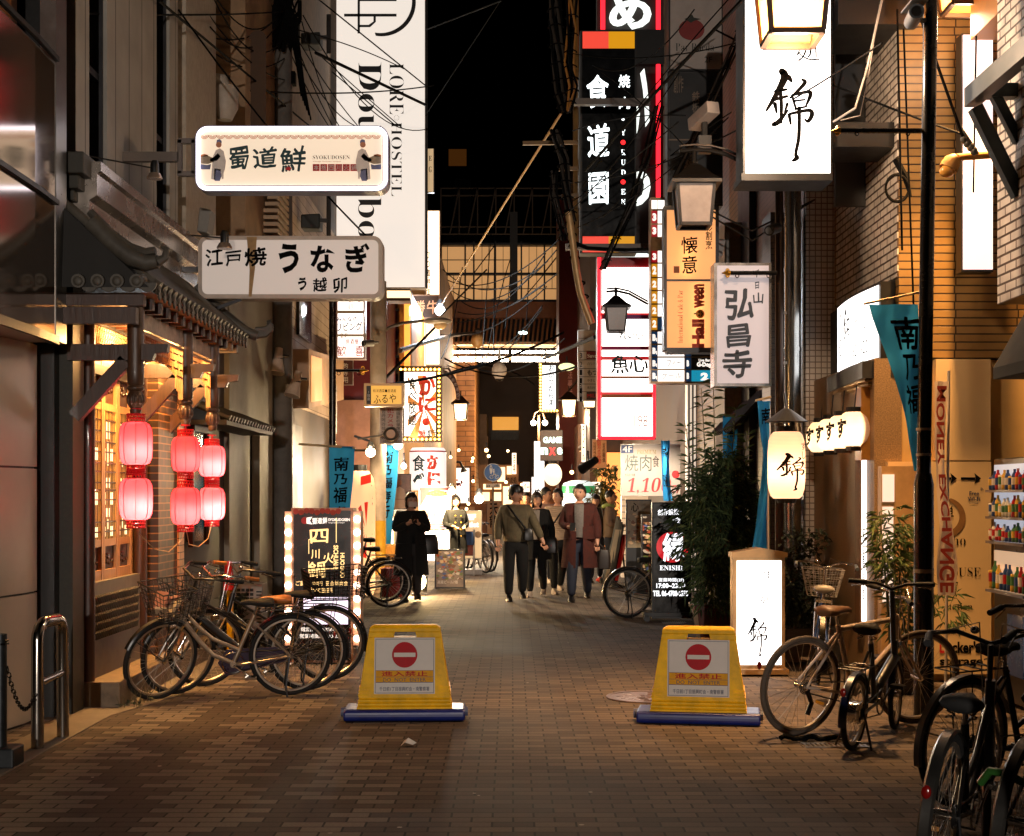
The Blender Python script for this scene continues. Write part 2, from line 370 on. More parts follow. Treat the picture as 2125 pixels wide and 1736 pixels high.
# ============================================================= GROUND
def paver_material():
    m, t, b = _new('paving'); N = t.nodes; L = t.links
    def mth(op, a, c=None, v=None):
        n = N.new('ShaderNodeMath'); n.operation = op
        for i, x in enumerate((a, c)):
            if x is None: continue
            if isinstance(x, (int, float)): n.inputs[i].default_value = x
            else: L.new(x, n.inputs[i])
        return n.outputs[0]
    tc = N.new('ShaderNodeTexCoord'); sp = N.new('ShaderNodeSeparateXYZ'); L.new(tc.outputs['Object'], sp.inputs[0])
    X, Y = sp.outputs[0], sp.outputs[1]
    row = mth('FLOOR', mth('DIVIDE', Y, .105)); fy = mth('FRACT', mth('DIVIDE', Y, .105))
    xs = mth('ADD', mth('DIVIDE', X, .21), mth('MULTIPLY', mth('MODULO', row, 2), .5))
    colm = mth('FLOOR', xs); fx = mth('FRACT', xs)
    cell = N.new('ShaderNodeCombineXYZ'); L.new(colm, cell.inputs[0]); L.new(row, cell.inputs[1])
    wn = N.new('ShaderNodeTexWhiteNoise'); wn.noise_dimensions = '2D'; L.new(cell.outputs[0], wn.inputs['Vector'])
    # brick centre x, used for the laid bands of light and dark bricks on the left of the street
    cxm = mth('MULTIPLY', mth('SUBTRACT', mth('ADD', colm, .5), mth('MULTIPLY', mth('MODULO', row, 2), .5)), .21)
    rg = mth('MULTIPLY', mth('SUBTRACT', wn.outputs['Value'], .5), .34)
    drift = mth('MULTIPLY', mth('SINE', mth('MULTIPLY', row, .16)), .10)
    xb = mth('ADD', mth('ADD', cxm, rg), drift)
    band = mth('GREATER_THAN', mth('SINE', mth('MULTIPLY', mth('ADD', xb, .25), 7.4)), .05)
    left = mth('LESS_THAN', xb, -.80)
    nz = N.new('ShaderNodeTexNoise'); nz.inputs['Scale'].default_value = .55; nz.inputs['Detail'].default_value = 8; L.new(tc.outputs['Object'], nz.inputs[0])
    fn = N.new('ShaderNodeTexNoise'); fn.inputs['Scale'].default_value = 60; fn.inputs['Detail'].default_value = 5; L.new(tc.outputs['Object'], fn.inputs[0])
    def rgb(c):
        n = N.new('ShaderNodeRGB'); n.outputs[0].default_value = c + (1,); return n.outputs[0]
    def mix(f, a, c, mode='MIX'):
        n = N.new('ShaderNodeMix'); n.data_type = 'RGBA'; n.blend_type = mode
        if isinstance(f, (int, float)): n.inputs[0].default_value = f
        else: L.new(f, n.inputs[0])
        L.new(a, n.inputs[6]); L.new(c, n.inputs[7]); return n.outputs[2]
    base = rgb((.15, .112, .085)); dark = rgb((.075, .058, .048)); light = rgb((.21, .17, .135)); mort = rgb((.022, .018, .015))
    c1 = mix(wn.outputs['Value'], base, dark)
    pat = mix(band, dark, light); c2 = mix(mth('MULTIPLY', left, .8), c1, pat)
    hs = N.new('ShaderNodeHueSaturation'); L.new(c2, hs.inputs['Color'])
    v1 = N.new('ShaderNodeMapRange'); v1.inputs[1].default_value = .3; v1.inputs[2].default_value = .7; v1.inputs[3].default_value = .55; v1.inputs[4].default_value = 1.3; L.new(nz.outputs[0], v1.inputs[0])
    v2 = N.new('ShaderNodeMapRange'); v2.inputs[1].default_value = .3; v2.inputs[2].default_value = .7; v2.inputs[3].default_value = .85; v2.inputs[4].default_value = 1.15; L.new(fn.outputs[0], v2.inputs[0])
    L.new(mth('MULTIPLY', v1.outputs[0], v2.outputs[0]), hs.inputs['Value'])
    gap = mth('MAXIMUM', mth('LESS_THAN', fy, .10), mth('LESS_THAN', fx, .055))
    L.new(mix(gap, hs.outputs[0], mort), b.inputs['Base Color'])
    bp = N.new('ShaderNodeBump'); bp.inputs['Strength'].default_value = .6; bp.inputs['Distance'].default_value = .006
    hgt = mth('ADD', mth('MULTIPLY', mth('SUBTRACT', 1, gap), 1.0), mth('ADD', mth('MULTIPLY', wn.outputs['Value'], .35), mth('MULTIPLY', fn.outputs[0], .25)))
    L.new(hgt, bp.inputs['Height']); L.new(bp.outputs[0], b.inputs['Normal'])
    rr = N.new('ShaderNodeMapRange'); b.inputs['Specular IOR Level'].default_value = .22; rr.inputs[3].default_value = .66; rr.inputs[4].default_value = .95; L.new(nz.outputs[0], rr.inputs[0]); L.new(rr.outputs[0], b.inputs['Roughness'])
    return m
PAVE = paver_material()
mb = MB(); mb.add([(-150, -20, 0), (150, -20, 0), (150, 400, 0), (-150, 400, 0)], [(0, 1, 2, 3)])
tag(mb.build('paving', PAVE), kind='structure')
CONC = mat('concrete', '#6a6157', .75, var=.3, scale=3, bump=.3)
mb = MB(); mb.box(-3.3, -2.98, 7.9, 10.55, .0, .006); mb.prism([(-3.3, 10.55), (-2.98, 10.55), (-2.72, 11.6), (-2.85, 14.2), (-3.3, 14.2)], .0, .006, 'xy')
tag(mb.build('kerb_strip', CONC), kind='structure')

# ============================================================= LEFT SIDE
# --- corner shop with curved glass and metal cladding
METALB = mat('beige_metal', '#b0a595', .3, .15, .12, 1.5)
MIRROR = mat('reflective_glass', '#a8988a', .04, .95, .04, 1)
root = thing('glazed_shop', 'corner shop with mirror glass bay over beige metal cladding at the left edge', 'building', (-3.6, 10, 0))
mb = MB(); pl = [(-6, 8.2), (-3.60, 9.3), (-3.46, 10.1), (-3.455, 10.3)] + [(-3.60 + .145*math.cos(R_(a)), 10.32 + .145*math.sin(R_(a))) for a in (0, 20, 45, 70, 90)] + [(-6, 10.46)]
for z0, z1 in ((.02, .93), (.945, 1.83), (1.845, 2.73)): mb.prism(pl, z0, z1, 'xy')
mb.build('cladding', METALB, root, True, 30)
mb = MB(); mb.prism([(p[0] - .02, p[1] - .005) for p in pl], 0, 2.74, 'xy'); mb.build('joint', BLACK, root)
fac = [(-3.21, 7.3), (-3.22, 8.95), (-3.225, 9.62), (-3.25, 10.12)]
mb = MB()
for a, c in zip(fac, fac[1:]): mb.add([(a[0], a[1], 2.76), (c[0], c[1], 2.76), (c[0], c[1], 4.70), (a[0], a[1], 4.70)], [(0, 1, 2, 3)])
mb.build('window', MIRROR, root)
mb = MB()
for z in (2.74, 3.72, 4.74):
    for a, c in zip(fac, fac[1:]): mb.beam((a[0] + .015, a[1], z), (c[0] + .015, c[1], z), .03, .035 if z > 3 else .06)
mb.build('mullion', BLACK, root)
mb = MB(); mb.box(-3.36, -3.245, 10.125, 10.36, 2.74, 9); mb.build('corner_post', STEEL, root)
mb = MB(); mb.prism([(-6, 7.3), (-3.23, 7.3), (-3.235, 8.95), (-3.27, 10.2), (-6, 10.2)], 2.735, 2.745, 'xy'); mb.build('soffit', METALB, root)
mb = MB(); mb.prism([(-6, 7.3), (-3.3, 7.3), (-3.5, 8.95), (-3.55, 10.2), (-6, 10.2)], 4.78, 9, 'xy'); mb.build('wall', mat('orange_plaster', '#7a4a20', .6, var=.3, scale=1), root)

# --- panelled building over the restaurant
GPAN = tile('grey_panels', '#8f8a82', '#99948b', '#2a2826', .42, 30, .010, 'x', .6, 0, .5, .15)
root = thing('panelled_building', 'tall building of grey panels with dark window strips above the tiled eave', 'building', (-3.5, 11, 0))
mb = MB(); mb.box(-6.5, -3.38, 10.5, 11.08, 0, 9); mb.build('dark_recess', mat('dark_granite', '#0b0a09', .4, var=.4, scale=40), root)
mb = MB()
for a, c in ((185, 157), (325, 222), (369, 352)):
    d0, d1 = xd(c, -3.3), xd(a, -3.3); mb.box(-6, -3.3, d0, d1, 3.9, 9.5)
mb.build('wall', GPAN, root)
for c, a in ((185, 222), (325, 352)):
    d0, d1 = xd(c, -3.3), xd(a, -3.3); mb = MB(); mb.box(-6, -3.42, d0 + .002, d1 - .002, 3.9, 9.5)
    wn = mb.build('window', glass('night_glass', '#0a0908', .08), root)
    mb = MB()
    for z in (5.0, 6.45, 7.9): mb.box(-3.42, -3.36, d0 + .01, d1 - .01, z, z + .06)
    mb.box(-3.42, -3.33, d0 + .004, d0 + .03, 3.9, 9.5); mb.box(-3.42, -3.33, d1 - .03, d1 - .004, 3.9, 9.5)
    mb.build('frame', DSTEEL, wn)
mb = MB(); mb.box(gx(101, 10.7), gx(158, 10.7), 10.62, 10.9, 0, 3.82); mb.build('pilaster', mat('grey_stone', '#2e2b22', .6, var=.3, scale=30), root)
mb = MB(); x0, x1 = gx(98, 10.6), gx(180, 10.6)
for z0, z1, e in ((3.82, 3.9, .03), (3.9, 4.0, .08), (4.0, 4.16, .13)): mb.box(x0 - e, x1 + e - .1, 10.55 - e, 10.9, z0, z1)
mb.build('capital', mat('grey_stone', '#57503f'), root, bevel=.01)
mb = MB()                                              # stepped metal gutter running away along the wall
mb.prism([(-3.3, 3.62), (-3.22, 3.62), (-3.16, 3.72), (-3.16, 3.84), (-3.10, 3.88), (-3.10, 4.04), (-3.07, 4.06), (-3.07, 4.13), (-3.3, 4.13)], 10.62, 14.3, 'xz')
gm = mat('gutter_metal', '#b5aaa0', .25, .9, .2, 3); mb.build('gutter', gm, root)
mb = MB(); mb.box(-6, -3.3, 11.0, 14.4, 3.0, 3.9); mb.build('rear_wall', BLACK, root)

# --- restaurant with tiled eave and carved posts
ROOFT = mat('roof_tile', '#4b463e', .55, var=.3, scale=10, bump=.3)
BRK = tile('dark_brick', '#2b1a0e', '#3a2413', '#8a5a2c', .23, .068, .006, 'x', .5)
root = thing('restaurant', 'lantern-lit restaurant with carved wooden posts under a grey tiled eave', 'restaurant', (-3.3, 12, 0))
mb = MB(); mb.box(-3.9, -3.02, 10.95, 14.6, 0, .2); mb.build('plinth', mat('plinth_stone', '#6e5d48', .6, var=.3, scale=12, bump=.2), root, bevel=.008)
mb = MB(); mb.box(-4.4, -3.36, 10.98, 13.75, .2, 3.6); mb.build('wall', mat('orange_panel', '#cda87a', .6, var=.25, scale=3), root)
mb = MB(); mb.box(gx(160, 10.95), gx(172, 10.95), 10.93, 11.2, .2, 3.2); mb.build('brick_edge', tile('red_brick', '#5a2d1d', '#6d3a24', '#2c1a12', .2, .068, .006, 'y'), root)
mb = MB(); mb.box(-3.36, -3.19, 12.83, 13.55, .2, 2.75); mb.build('brick_pier', BRK, root)
mb = MB(); mb.box(-3.36, -3.17, 13.55, 13.75, .2, 2.75); mb.build('pale_brick_edge', tile('pale_brick', '#a5714a', '#b5825a', '#5a3a22', .2, .068, .006, 'x'), root)
# door leaves: lattice with lit panes, carved rails
E_PANE = emis('lit_pane', '#ffdca8', 2.6)
d0, d1 = 11.12, 12.42; n = 3; wl = (d1 - d0) / n
for i in range(n):
    a = d0 + i*wl; mb = MB(); X = -3.318
    for y0, y1, z0, z1 in ((a, a+.05, .95, 2.75), (a+wl-.05, a+wl-.004, .95, 2.75), (a, a+wl, .95, 1.03), (a, a+wl, 1.22, 1.28), (a, a+wl, 2.33, 2.39), (a, a+wl, 2.69, 2.75)):
        mb.box(-3.36, X if y1-y0 < .1 else X-.004, y0, y1, z0, z1)
    dr = mb.build('door', WOODL, root)
    mb = MB(); mb.box(-3.36, X-.03, a+.05, a+wl-.05, 1.03, 1.22); mb.box(-3.36, X-.03, a+.05, a+wl-.05, 2.39, 2.69)
    for zc in (1.125, 2.54):
        for k in range(9):
            an = k*.7; mb.ell((X-.025, a+wl/2+.018*k*math.cos(an), zc+.007*k*math.sin(an)), .012, .02, .016, 8, 5)
    mb.build('carved_panel', WOOD, dr)
    mb = MB(); rr = random.Random(4)                   # lattice and its panes
    ya, yb = a + .05, a + wl - .05
    mb.box(-3.36, -3.330, ya, yb, 1.28, 2.33)
    mb.build('pane', emis('amber_pane', '#d8983e', .75, '#d0a45c'), dr)
    mb = MB()
    for k in range(1, 8): y = ya + (yb-ya)*k/8; mb.box(-3.35, -3.325, y-.006, y+.006, 1.28, 2.33)
    for z in (1.34, 1.42, 1.60, 1.68, 1.74, 1.83, 1.90, 1.99, 2.07, 2.16, 2.25): mb.box(-3.35, -3.3245, ya, yb, z-.006, z+.006)
    mb.build('lattice', WOOD, dr)
    mb = MB(); W = yb - ya
    for u0, u1, z0, z1 in ((.18,.30,2.10,2.24),(.36,.46,2.10,2.24),(.26,.34,1.88,2.08),(.50,.74,1.92,2.02),(.04,.12,1.92,2.02),(.18,.28,1.70,1.78),(.36,.46,1.70,1.78),(.50,.74,1.56,1.66),(.04,.14,1.56,1.66),
                           (.18,.30,1.46,1.53),(.36,.46,1.46,1.53),(.26,.34,1.36,1.44),(.55,.78,1.30,1.38),(.04,.14,1.30,1.38)):
        mb.box(-3.35, -3.3262, ya+W*u0, ya+W*u1, z0, z1)
    mb.build('lit_pane', E_PANE, dr)
mb = MB(); mb.box(-3.36, -3.27, 11.02, 12.5, .2, .95); mb.build('dado_panel', mat('grey_dado', '#5a5248', .6, var=.3, scale=9), root)
mb = MB()
for j in range(5):
    for k in range(24):
        y = 11.14 + k*.053 + (.026 if j % 2 else 0); z = .50 + j*.07
        mb.tube([(-3.265, y-.022, z), (-3.255, y-.014, z+.05), (-3.255, y, z+.065), (-3.255, y+.014, z+.05), (-3.265, y+.022, z)], .007, 5)
mb.build('dado_tiles', ROOFT, root)
mb = MB()
for j in range(7):
    for k in range(26):
        y = 11.1 + k*.062 + (.031 if j % 2 else 0); z = 2.82 + j*.05
        mb.tube([(-3.34, y-.028, z), (-3.325, y-.018, z+.04), (-3.32, y, z+.05), (-3.325, y+.018, z+.04), (-3.34, y+.028, z)], .006, 5)
mb.build('scale_screen', mat('screen_wood', '#d2ae80', .5), root)
mb = MB(); mb.box(-3.36, -3.29, 11.0, 12.6, 2.60, 2.68); mb.build('grey_band', DGREY, root)
for y, x, dm in ((11.0, -3.275, .05), (12.62, -3.30, .062), (13.85, -3.27, .06)):
    mb = MB(); mb.tube([(x, y, .2), (x, y, 3.15)], dm, 16); mb.build('column', WOOD, root, True)
mb = MB()                                              # rafters and beams
for k in range(15): y = 10.35 + k*.25; mb.box(-3.3, -2.68, y, y+.07, 3.02, 3.1)
mb.box(-3.3, -2.72, 10.28, 10.36, 2.88, 3.0); mb.build('rafter', WOOD, root)
mb = MB(); mb.add([(-3.4, 10.3, 3.105), (-2.6, 10.3, 3.105), (-2.6, 14, 3.105), (-3.4, 14, 3.105)], [(0, 1, 2, 3)]); mb.build('eave_lining', WOODL, root)
# carved hanging posts with brackets and braces
POSTS = (10.58, 12.2, 13.3)
for y in POSTS:
    X = -2.8; pm = mat('post_wood', '#4b3222', .4, var=.4, scale=6, stretch=(6, 6, .7), bump=.3, coat=.3)
    mb = MB(); r = .062
    mb.lathe([(r, 3.1), (r, 2.55), (r*.96, 2.47), (r*.8, 2.455), (r*1.0, 2.44), (r*1.0, 2.425), (r*.75, 2.41), (r*.95, 2.39), (r*1.0, 2.35), (r*.85, 2.30), (r*.62, 2.285), (r*.7, 2.27), (r*.55, 2.24), (0, 2.235)], (X, y, 0), 24)
    for k in range(10):
        an = 2*math.pi*k/10; mb.ell((X+.052*math.cos(an), y+.052*math.sin(an), 2.35), .018, .018, .04, 8, 6)
    po = mb.build('hanging_post', pm, root, True, 50)
    mb = MB(); mb.box(-3.3, X-.05, y-.035, y+.035, 2.64, 2.76)
    mb.prism([(X+.05, 2.64), (X+.13, 2.64), (X+.15, 2.69), (X+.24, 2.70), (X+.25, 2.76), (X+.05, 2.76)], y-.035, y+.035, 'xz')
    mb.build('bracket', WOOD, po)
    mb = MB(); mb.beam((-3.25, y, 2.22), (-2.87, y, 2.64), .07, .10); mb.build('brace', WOOD, po)
# fascia and openwork between the posts
for a, c in zip(POSTS, POSTS[1:]):
    mb = MB(); mb.box(-2.845, -2.80, a+.07, c-.07, 2.90, 3.05); mb.build('carved_beam', mat('silver_wood', '#9a8474', .45, var=.5, scale=9, bump=.5), root)
    mb = MB()
    mb.box(-2.84, -2.8, a+.065, c-.065, 2.86, 2.885); mb.box(-2.84, -2.80, c-.10, c-.075, 2.45, 2.86); mb.box(-2.84, -2.80, a+.075, a+.10, 2.62, 2.86)
    L_ = c - a - .2; nn = int(L_/.055)
    for k in range(nn):
        y = a + .1 + L_*k/nn; u = k/nn; lo = 2.70 - .12*(abs(u-.5)*2)**2 - (.1 if u > .85 else 0)
        mb.box(-2.826, -2.812, y-.005, y+.005, lo, 2.86)
        for z in (2.82, 2.76, 2.70, 2.64):
            if z > lo and (k*3 + int(z*100)) % 4 < 3: mb.box(-2.826, -2.812, y, y+L_/nn, z-.005, z+.005)
    mb.build('openwork', WOODL, root)
# the tiled roof skirt: barrel rows, eave tiles, end ridges
rf = MB(); rf.add([(-3.4, 10.32, 3.86), (-2.62, 10.32, 3.16), (-2.62, 13.95, 3.16), (-3.4, 13.95, 3.86)], [(0, 1, 2, 3)])
rf.add([(-3.4, 10.32, 3.86), (-3.3, 10.25, 3.14), (-2.62, 10.25, 3.14), (-2.62, 10.32, 3.16)], [(0, 1, 2, 3)])
rf = rf.build('roof', mat('roof_dark', '#1a1815', .7), root)
mb = MB(); y = 10.42
while y < 13.95:
    mb.tube([(-3.35, y, 3.83), (-2.62, y, 3.19)], .04, 8); y += .155
mb.build('barrel_tiles', ROOFT, rf, True)
mb = MB(); y = 10.42
while y < 13.95:
    mb.tube([(-2.63, y, 3.185), (-2.585, y, 3.155)], [.05, .05], 12); mb.ell((-2.585, y, 3.155), .012, .034, .034, 10, 6)
    mb.prism([(y+.03, 3.16), (y+.125, 3.16), (y+.11, 3.10), (y+.0775, 3.075), (y+.045, 3.10)], -2.61, -2.595, 'yz'); y += .155
for x in (-3.12, -2.98, -2.84, -2.70):                 # end face turned to the viewer
    mb.tube([(x, 10.36, 3.2), (x, 10.22, 3.18)], .05, 14); mb.ell((x, 10.22, 3.18), .036, .014, .036, 10, 6)
    mb.prism(arc(x+.07, 3.17, .065, 180, 360, 10), 10.26, 10.28, 'xz')
mb.build('eave_tiles', ROOFT, rf, True, 50)
mb = MB(); pts = [(-3.05, 10.35, 3.62), (-2.9, 10.33, 3.47), (-2.75, 10.31, 3.36), (-2.64, 10.3, 3.32), (-2.56, 10.29, 3.33)]
mb.tube(pts, [.075, .075, .07, .06, .05], 10); mb.tube([p for p in [(q[0]-.02, q[1], q[2]+.08) for q in pts]], .03, 8)
mb.tube([(-2.56, 10.29, 3.33), (-2.51, 10.29, 3.36), (-2.50, 10.29, 3.42), (-2.54, 10.29, 3.44)], [.04, .03, .025, .012], 8)
mb.tube([(-3.1, 13.95, 3.68), (-2.85, 13.96, 3.42), (-2.62, 13.97, 3.24), (-2.50, 13.98, 3.2)], [.06, .06, .055, .05], 10)
for s_ in (0, 1, 2):
    mb.tube([(-2.52, 13.98, 3.2+.03*s_), (-2.42, 13.98, 3.21+.03*s_), (-2.36, 13.98, 3.26+.03*s_), (-2.37, 13.98, 3.31+.02*s_), (-2.41, 13.98, 3.30+.02*s_)], [.03, .025, .022, .018, .01], 6)
mb.build('ridge', ROOFT, rf, True)
# warm downlights fixed under the eave
for y in (11.6, 12.8):
    mb = MB(); mb.tube([(-3.12, y, 3.10), (-3.12, y, 3.07)], .04, 12); dl = mb.build('downlight', emis('lit_downlight', '#ffb45c', 14), root)
    l = lamp('SPOT', (-3.10, y, 2.98), 420, '#ffbe6e', .22, (0, R_(4), 0), 92); l.parent = root; l.location -= OFF[root.name]
    l = lamp('POINT', (-3.08, y+.1, 2.86), 85, '#ffc074', .08); l.parent = root; l.location -= OFF[root.name]

# --- house beyond the restaurant: beige, then a ribbed front with dark opening
STUC = mat('beige_stucco', '#a89c8c', .75, var=.15, scale=14, bump=.2)
root = thing('stucco_house', 'beige house front with ribbed boards and dark doorway next to the restaurant', 'building', (-3.4, 16, 0))
mb = MB(); mb.box(-6, -3.3, 14.4, 15.85, 3.3, 9); mb.build('upper_wall', STUC, root)
mb = MB(); mb.box(-6, -3.36, 14.42, 16.6, 0, 3.3); mb.build('side_wall', mat('brown_boards', '#3d3026', .6, var=.4, scale=3, stretch=(1, 9, 1)), root)
RIB = ribbed('ribbed_board', '#938878', 13, 'Y', .6)
mb = MB(); mb.box(-6, -3.3, 16.6, 17.9, 0, 4.4); mb.box(-6, -3.3, 17.9, 19.6, 2.6, 4.4); mb.box(-6, -3.3, 18.6, 19.6, 0, 2.6); mb.build('ribbed_front', RIB, root)
mb = MB(); mb.box(-6, -3.4, 17.9, 18.6, 0, 2.6); mb.build('doorway', BLACK, root)
mb = MB(); mb.box(-3.36, -3.31, 14.7, 15.4, 1.15, 2.3); wn = mb.build('window', glass('dim_glass', '#1b1512', .1), root)
mb = MB(); mb.box(-3.33, -3.28, 14.62, 14.7, 1.1, 2.4); mb.box(-3.33, -3.28, 15.4, 15.48, 1.1, 2.4); mb.box(-3.33, -3.26, 14.62, 15.48, 2.3, 2.4); mb.build('frame', WOOD, wn)
mb = MB(); mb.add([(-3.4, 14.6, 2.62), (-2.92, 14.6, 2.42), (-2.92, 17.4, 2.42), (-3.4, 17.4, 2.62)], [(0, 1, 2, 3)])
for k in range(18): y = 14.65+k*.16; mb.tube([(-3.4, y, 2.63), (-2.9, y, 2.43)], .035, 6)
mb.box(-3.3, -2.93, 14.6, 17.4, 2.36, 2.41); mb.build('pent_roof', ROOFT, root, True)
root = thing('arched_building', 'narrow orange-lit building with a tall arched recess behind the utility pole', 'building', (-3.6, 18, 0))
OST = mat('ochre_stucco', '#96785a', .7, var=.25, scale=3)
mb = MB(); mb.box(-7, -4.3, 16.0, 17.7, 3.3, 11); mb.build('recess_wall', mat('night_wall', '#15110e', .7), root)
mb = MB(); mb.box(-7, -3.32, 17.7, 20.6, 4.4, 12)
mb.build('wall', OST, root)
mb = MB(); d = 17.68
mb.flat([(gx(x, d), z) for x, z in ((520, 6.2), (520, 7.3))] + arc(gx(535, d), 7.3, 0.11, 180, 0, 10) + [(gx(552, d), 7.3), (gx(552, d), 6.2)], d - .003)
mb.build('arched_niche', mat('niche', '#4a3320', .7), root)
mb = MB()
for k in range(9): z = 5.05 + k*.09; mb.box(-3.45 + .03*k, -3.12, 19.0, 19.9, z, z+.05)
mb.build('cornice', mat('pale_cornice', '#b59a7d', .6), root)
mb = MB(); pr = [(.10, 0), (.16, .30), (.16, .42), (.08, .45), (.06, .5)]
f = thing('exhaust_hood', 'white conical duct hood hanging in the dark gap above the long neon-edged signboard', 'duct', at(467, 250, 16.4))
p0 = at(467, 250, 16.4); mb.lathe([(.08, 0), (.15, .14), (.16, .36), (.15, .38), (0, .38)], p0, 20); mb.tube([p0 + Vector((0, 0, .38)), p0 + Vector((-.02, 0, .46)), p0 + Vector((-.25, .0, .5))], .07, 10)
mb.build('hood', mat('hood_white', '#a59a8e', .5), f, True)

# white board house with flood lamps
BOARD = tile('white_boards', '#a8917c', '#b09a86', '#5a4838', 6, .16, .006, 'x', .6, 0, .6, .15)
root = thing('boarded_house', 'pale horizontal-boarded house behind the concrete pole with a glowing square window', 'building', (-3.4, 23, 0))
mb = MB(); mb.box(-7, -3.32, 20.7, 26.5, 3.0, 6.5); mb.build('wall', BOARD, root)
mb = MB(); mb.box(-7, -3.35, 20.7, 26.5, 0, 3.0); mb.build('ground_floor', mat('dim_front', '#3b2c20', .6, var=.4, scale=2), root)
mb = MB(); mb.box(-3.34, -3.27, 21.9, 23.2, 4.1, 5.2); mb.build('window', glass('night_glass', '#0a0908'), root)
mb = MB(); mb.box(-7, -3.3, 20.8, 22.4, .0, 2.7); mb.build('doorway', BLACK, root)
mb = MB(); mb.box(-7, -3.4, 20.7, 26.5, 6.6, 12); mb.build('upper_wall', mat('upper_beige', '#8a7764', .7, var=.25), root)

# --- maroon building and the shops behind it
root = thing('maroon_building', 'maroon fronted shop building with orange lit balcony beside the grey pole', 'building', at(750, 1000, 28))
MAR = mat('maroon_wall', '#5a1220', .55, var=.15)
d = 28.0; mb = MB(); mb.box(gx(697, d)-3, gx(803, d), d, d+8, gz(830, d), gz(590, d)); mb.build('wall', MAR, root)
mb = MB(); mb.box(gx(697, d)-3, gx(775, d), d-.05, d+8, gz(1010, d), gz(831, d)); mb.build('pink_wall', mat('pinkish_wall', '#a5786c', .6), root)
mb = MB(); mb.box(gx(697, d)-3, gx(800, d), d-.02, d+8, 0, gz(1012, d)); mb.build('shop_opening', mat('warm_interior', '#7d5a35', .6, var=.5, scale=2), root)
mb = MB(); mb.box(gx(697, d)-3, gx(700, d), d-2, d+8, gz(590, d), 16); mb.build('upper_wall', mat('upper_beige', '#8a7764'), root)
mb = MB(); e = 30.0
for x0, x1 in ((803, 812), (829, 838)): mb.box(gx(x0, e), gx(x1, e), e, e+5, gz(840, e), gz(625, e))
mb.box(gx(803, e), gx(850, e), e+.6, e+5, gz(870, e), gz(600, e)); mb.build('orange_balcony', mat('balcony_orange', '#c07628', .5), root)
mb = MB()
for k in range(7): z = gz(840, e) + k*.33; mb.box(gx(813, e), gx(828, e), e+.02, e+.05, z, z+.05)
mb.build('balcony_rail', BLACK, root)
mb = MB(); mb.box(gx(838, e), gx(850, e), e+.1, e+.2, gz(800, e), gz(630, e)); mb.build('window', emis('amber_window', '#ffa445', 1.6), root)
# far left shop row
root = thing('tiled_shop_row', 'row of warm lit shop fronts and tiled walls far down the left of the lane', 'building', at(880, 1100, 40))
mb = MB(); mb.box(-9, gx(905, 44), 38, 60, 0, 9.5); mb.build('wall', mat('lane_wall', '#a87a4c', .65, var=.35, scale=1.2), root)
d = 62; TIL = tile('lit_tiles', '#a06a3a', '#b67c48', '#6e4626', .9, .22, .02, 'y', .5)
mb = MB(); mb.box(-12, gx(985, d), d, d+9, 0, gz(735, d)); mb.build('tiled_wall', TIL, root)
mb = MB(); mb.box(gx(930, d), gx(978, d), d-.1, d-.02, gz(1052, d), gz(968, d)); fr = mb.build('window', mat('frame_brown', '#5b3a20', .5), root)
mb = MB(); mb.box(gx(933, d), gx(974, d), d-.14, d-.11, gz(1046, d), gz(972, d)); mb.build('pane', emis('poster_white', '#fff1df', 1.7), fr)

# --- the covered arcade crossing the end of the lane
A = 58.0
root = thing('arcade_roof', 'covered arcade with frosted panels, slatted fringe and fluorescent tubes crossing the lane', 'arcade', at(1062, 700, A))
mb = MB(); xs = [915, 965, 983, 1028, 1066, 1082, 1130, 1176, 1215]
for a, c in zip(xs, xs[1:]):
    for y0, y1 in ((510, 566), (570, 622)): mb.box(gx(a+1.5, A), gx(c-1.5, A), A+.3, A+.4, gz(y1, A), gz(y0, A))
mb.build('frosted_panel', emis('frosted_lit', '#e8ab6c', .60, '#c8a070'), root)
mb = MB()
for x in xs: mb.box(gx(x-1.6, A), gx(x+1.6, A), A+.1, A+.3, gz(626, A), gz(500, A))
for y in (506, 568, 624): mb.box(gx(905, A), gx(1240, A), A+.06, A+.3, gz(y+2.4, A), gz(y-2.4, A))
mb.beam(at(1176, 508, A), at(1130, 566, A), .05, .05)
for x in (928, 941, 953, 1000, 1014, 1044, 1098, 1114, 1146, 1162): mb.box(gx(x-.5, A), gx(x+.5, A), A+.2, A+.3, gz(624 if x % 3 else 598, A), gz(568 if x % 2 else 508, A))
for y in (538, 598): mb.box(gx(915, A), gx(1060 if y < 550 else 1215, A), A+.2, A+.3, gz(y+.6, A), gz(y-.6, A))
mb.beam(at(983, 568, A), at(1028, 508, A), .04, .04); mb.beam(at(1082, 624, A), at(1130, 568, A), .04, .04); mb.build('frame', BLACK, root)
mb = MB()
for x in (1066, 1176): mb.box(gx(x-8, A), gx(x+8, A), A, A+.25, gz(626, A), gz(440, A))
mb.build('post', DGREY, root)
mb = MB(); mb.box(gx(880, A), gx(1260, A), A-.15, A+1.5, gz(662, A), gz(628, A)); mb.build('fascia', mat('fascia_brown', '#8c5530', .55, var=.2), root)
mb = MB(); nS = 36
for k in range(nS): x = 905 + k*(1250-905)/nS; mb.beam(at(x+4, 662, A-.2), at(x-2, 714, A-1.2), .07, .10)
mb.build('slats', mat('slat_orange', '#b3754a', .5), root)
mb = MB(); mb.box(gx(880, A), gx(1260, A), A+.2, A+.3, gz(718, A), gz(660, A)); mb.build('back_board', mat('night_wall', '#15110e'), root)
mb = MB(); mb.box(gx(905, A), gx(1230, A), A-1.4, A+.1, gz(747, A)-.0, gz(743, A)); mb.box(gx(905, A), gx(1230, A), A-1.2, A+.1, gz(722, A), gz(716, A)); mb.build('light_trough', mat('trough_white', '#b09878', .5), root)
mb = MB()
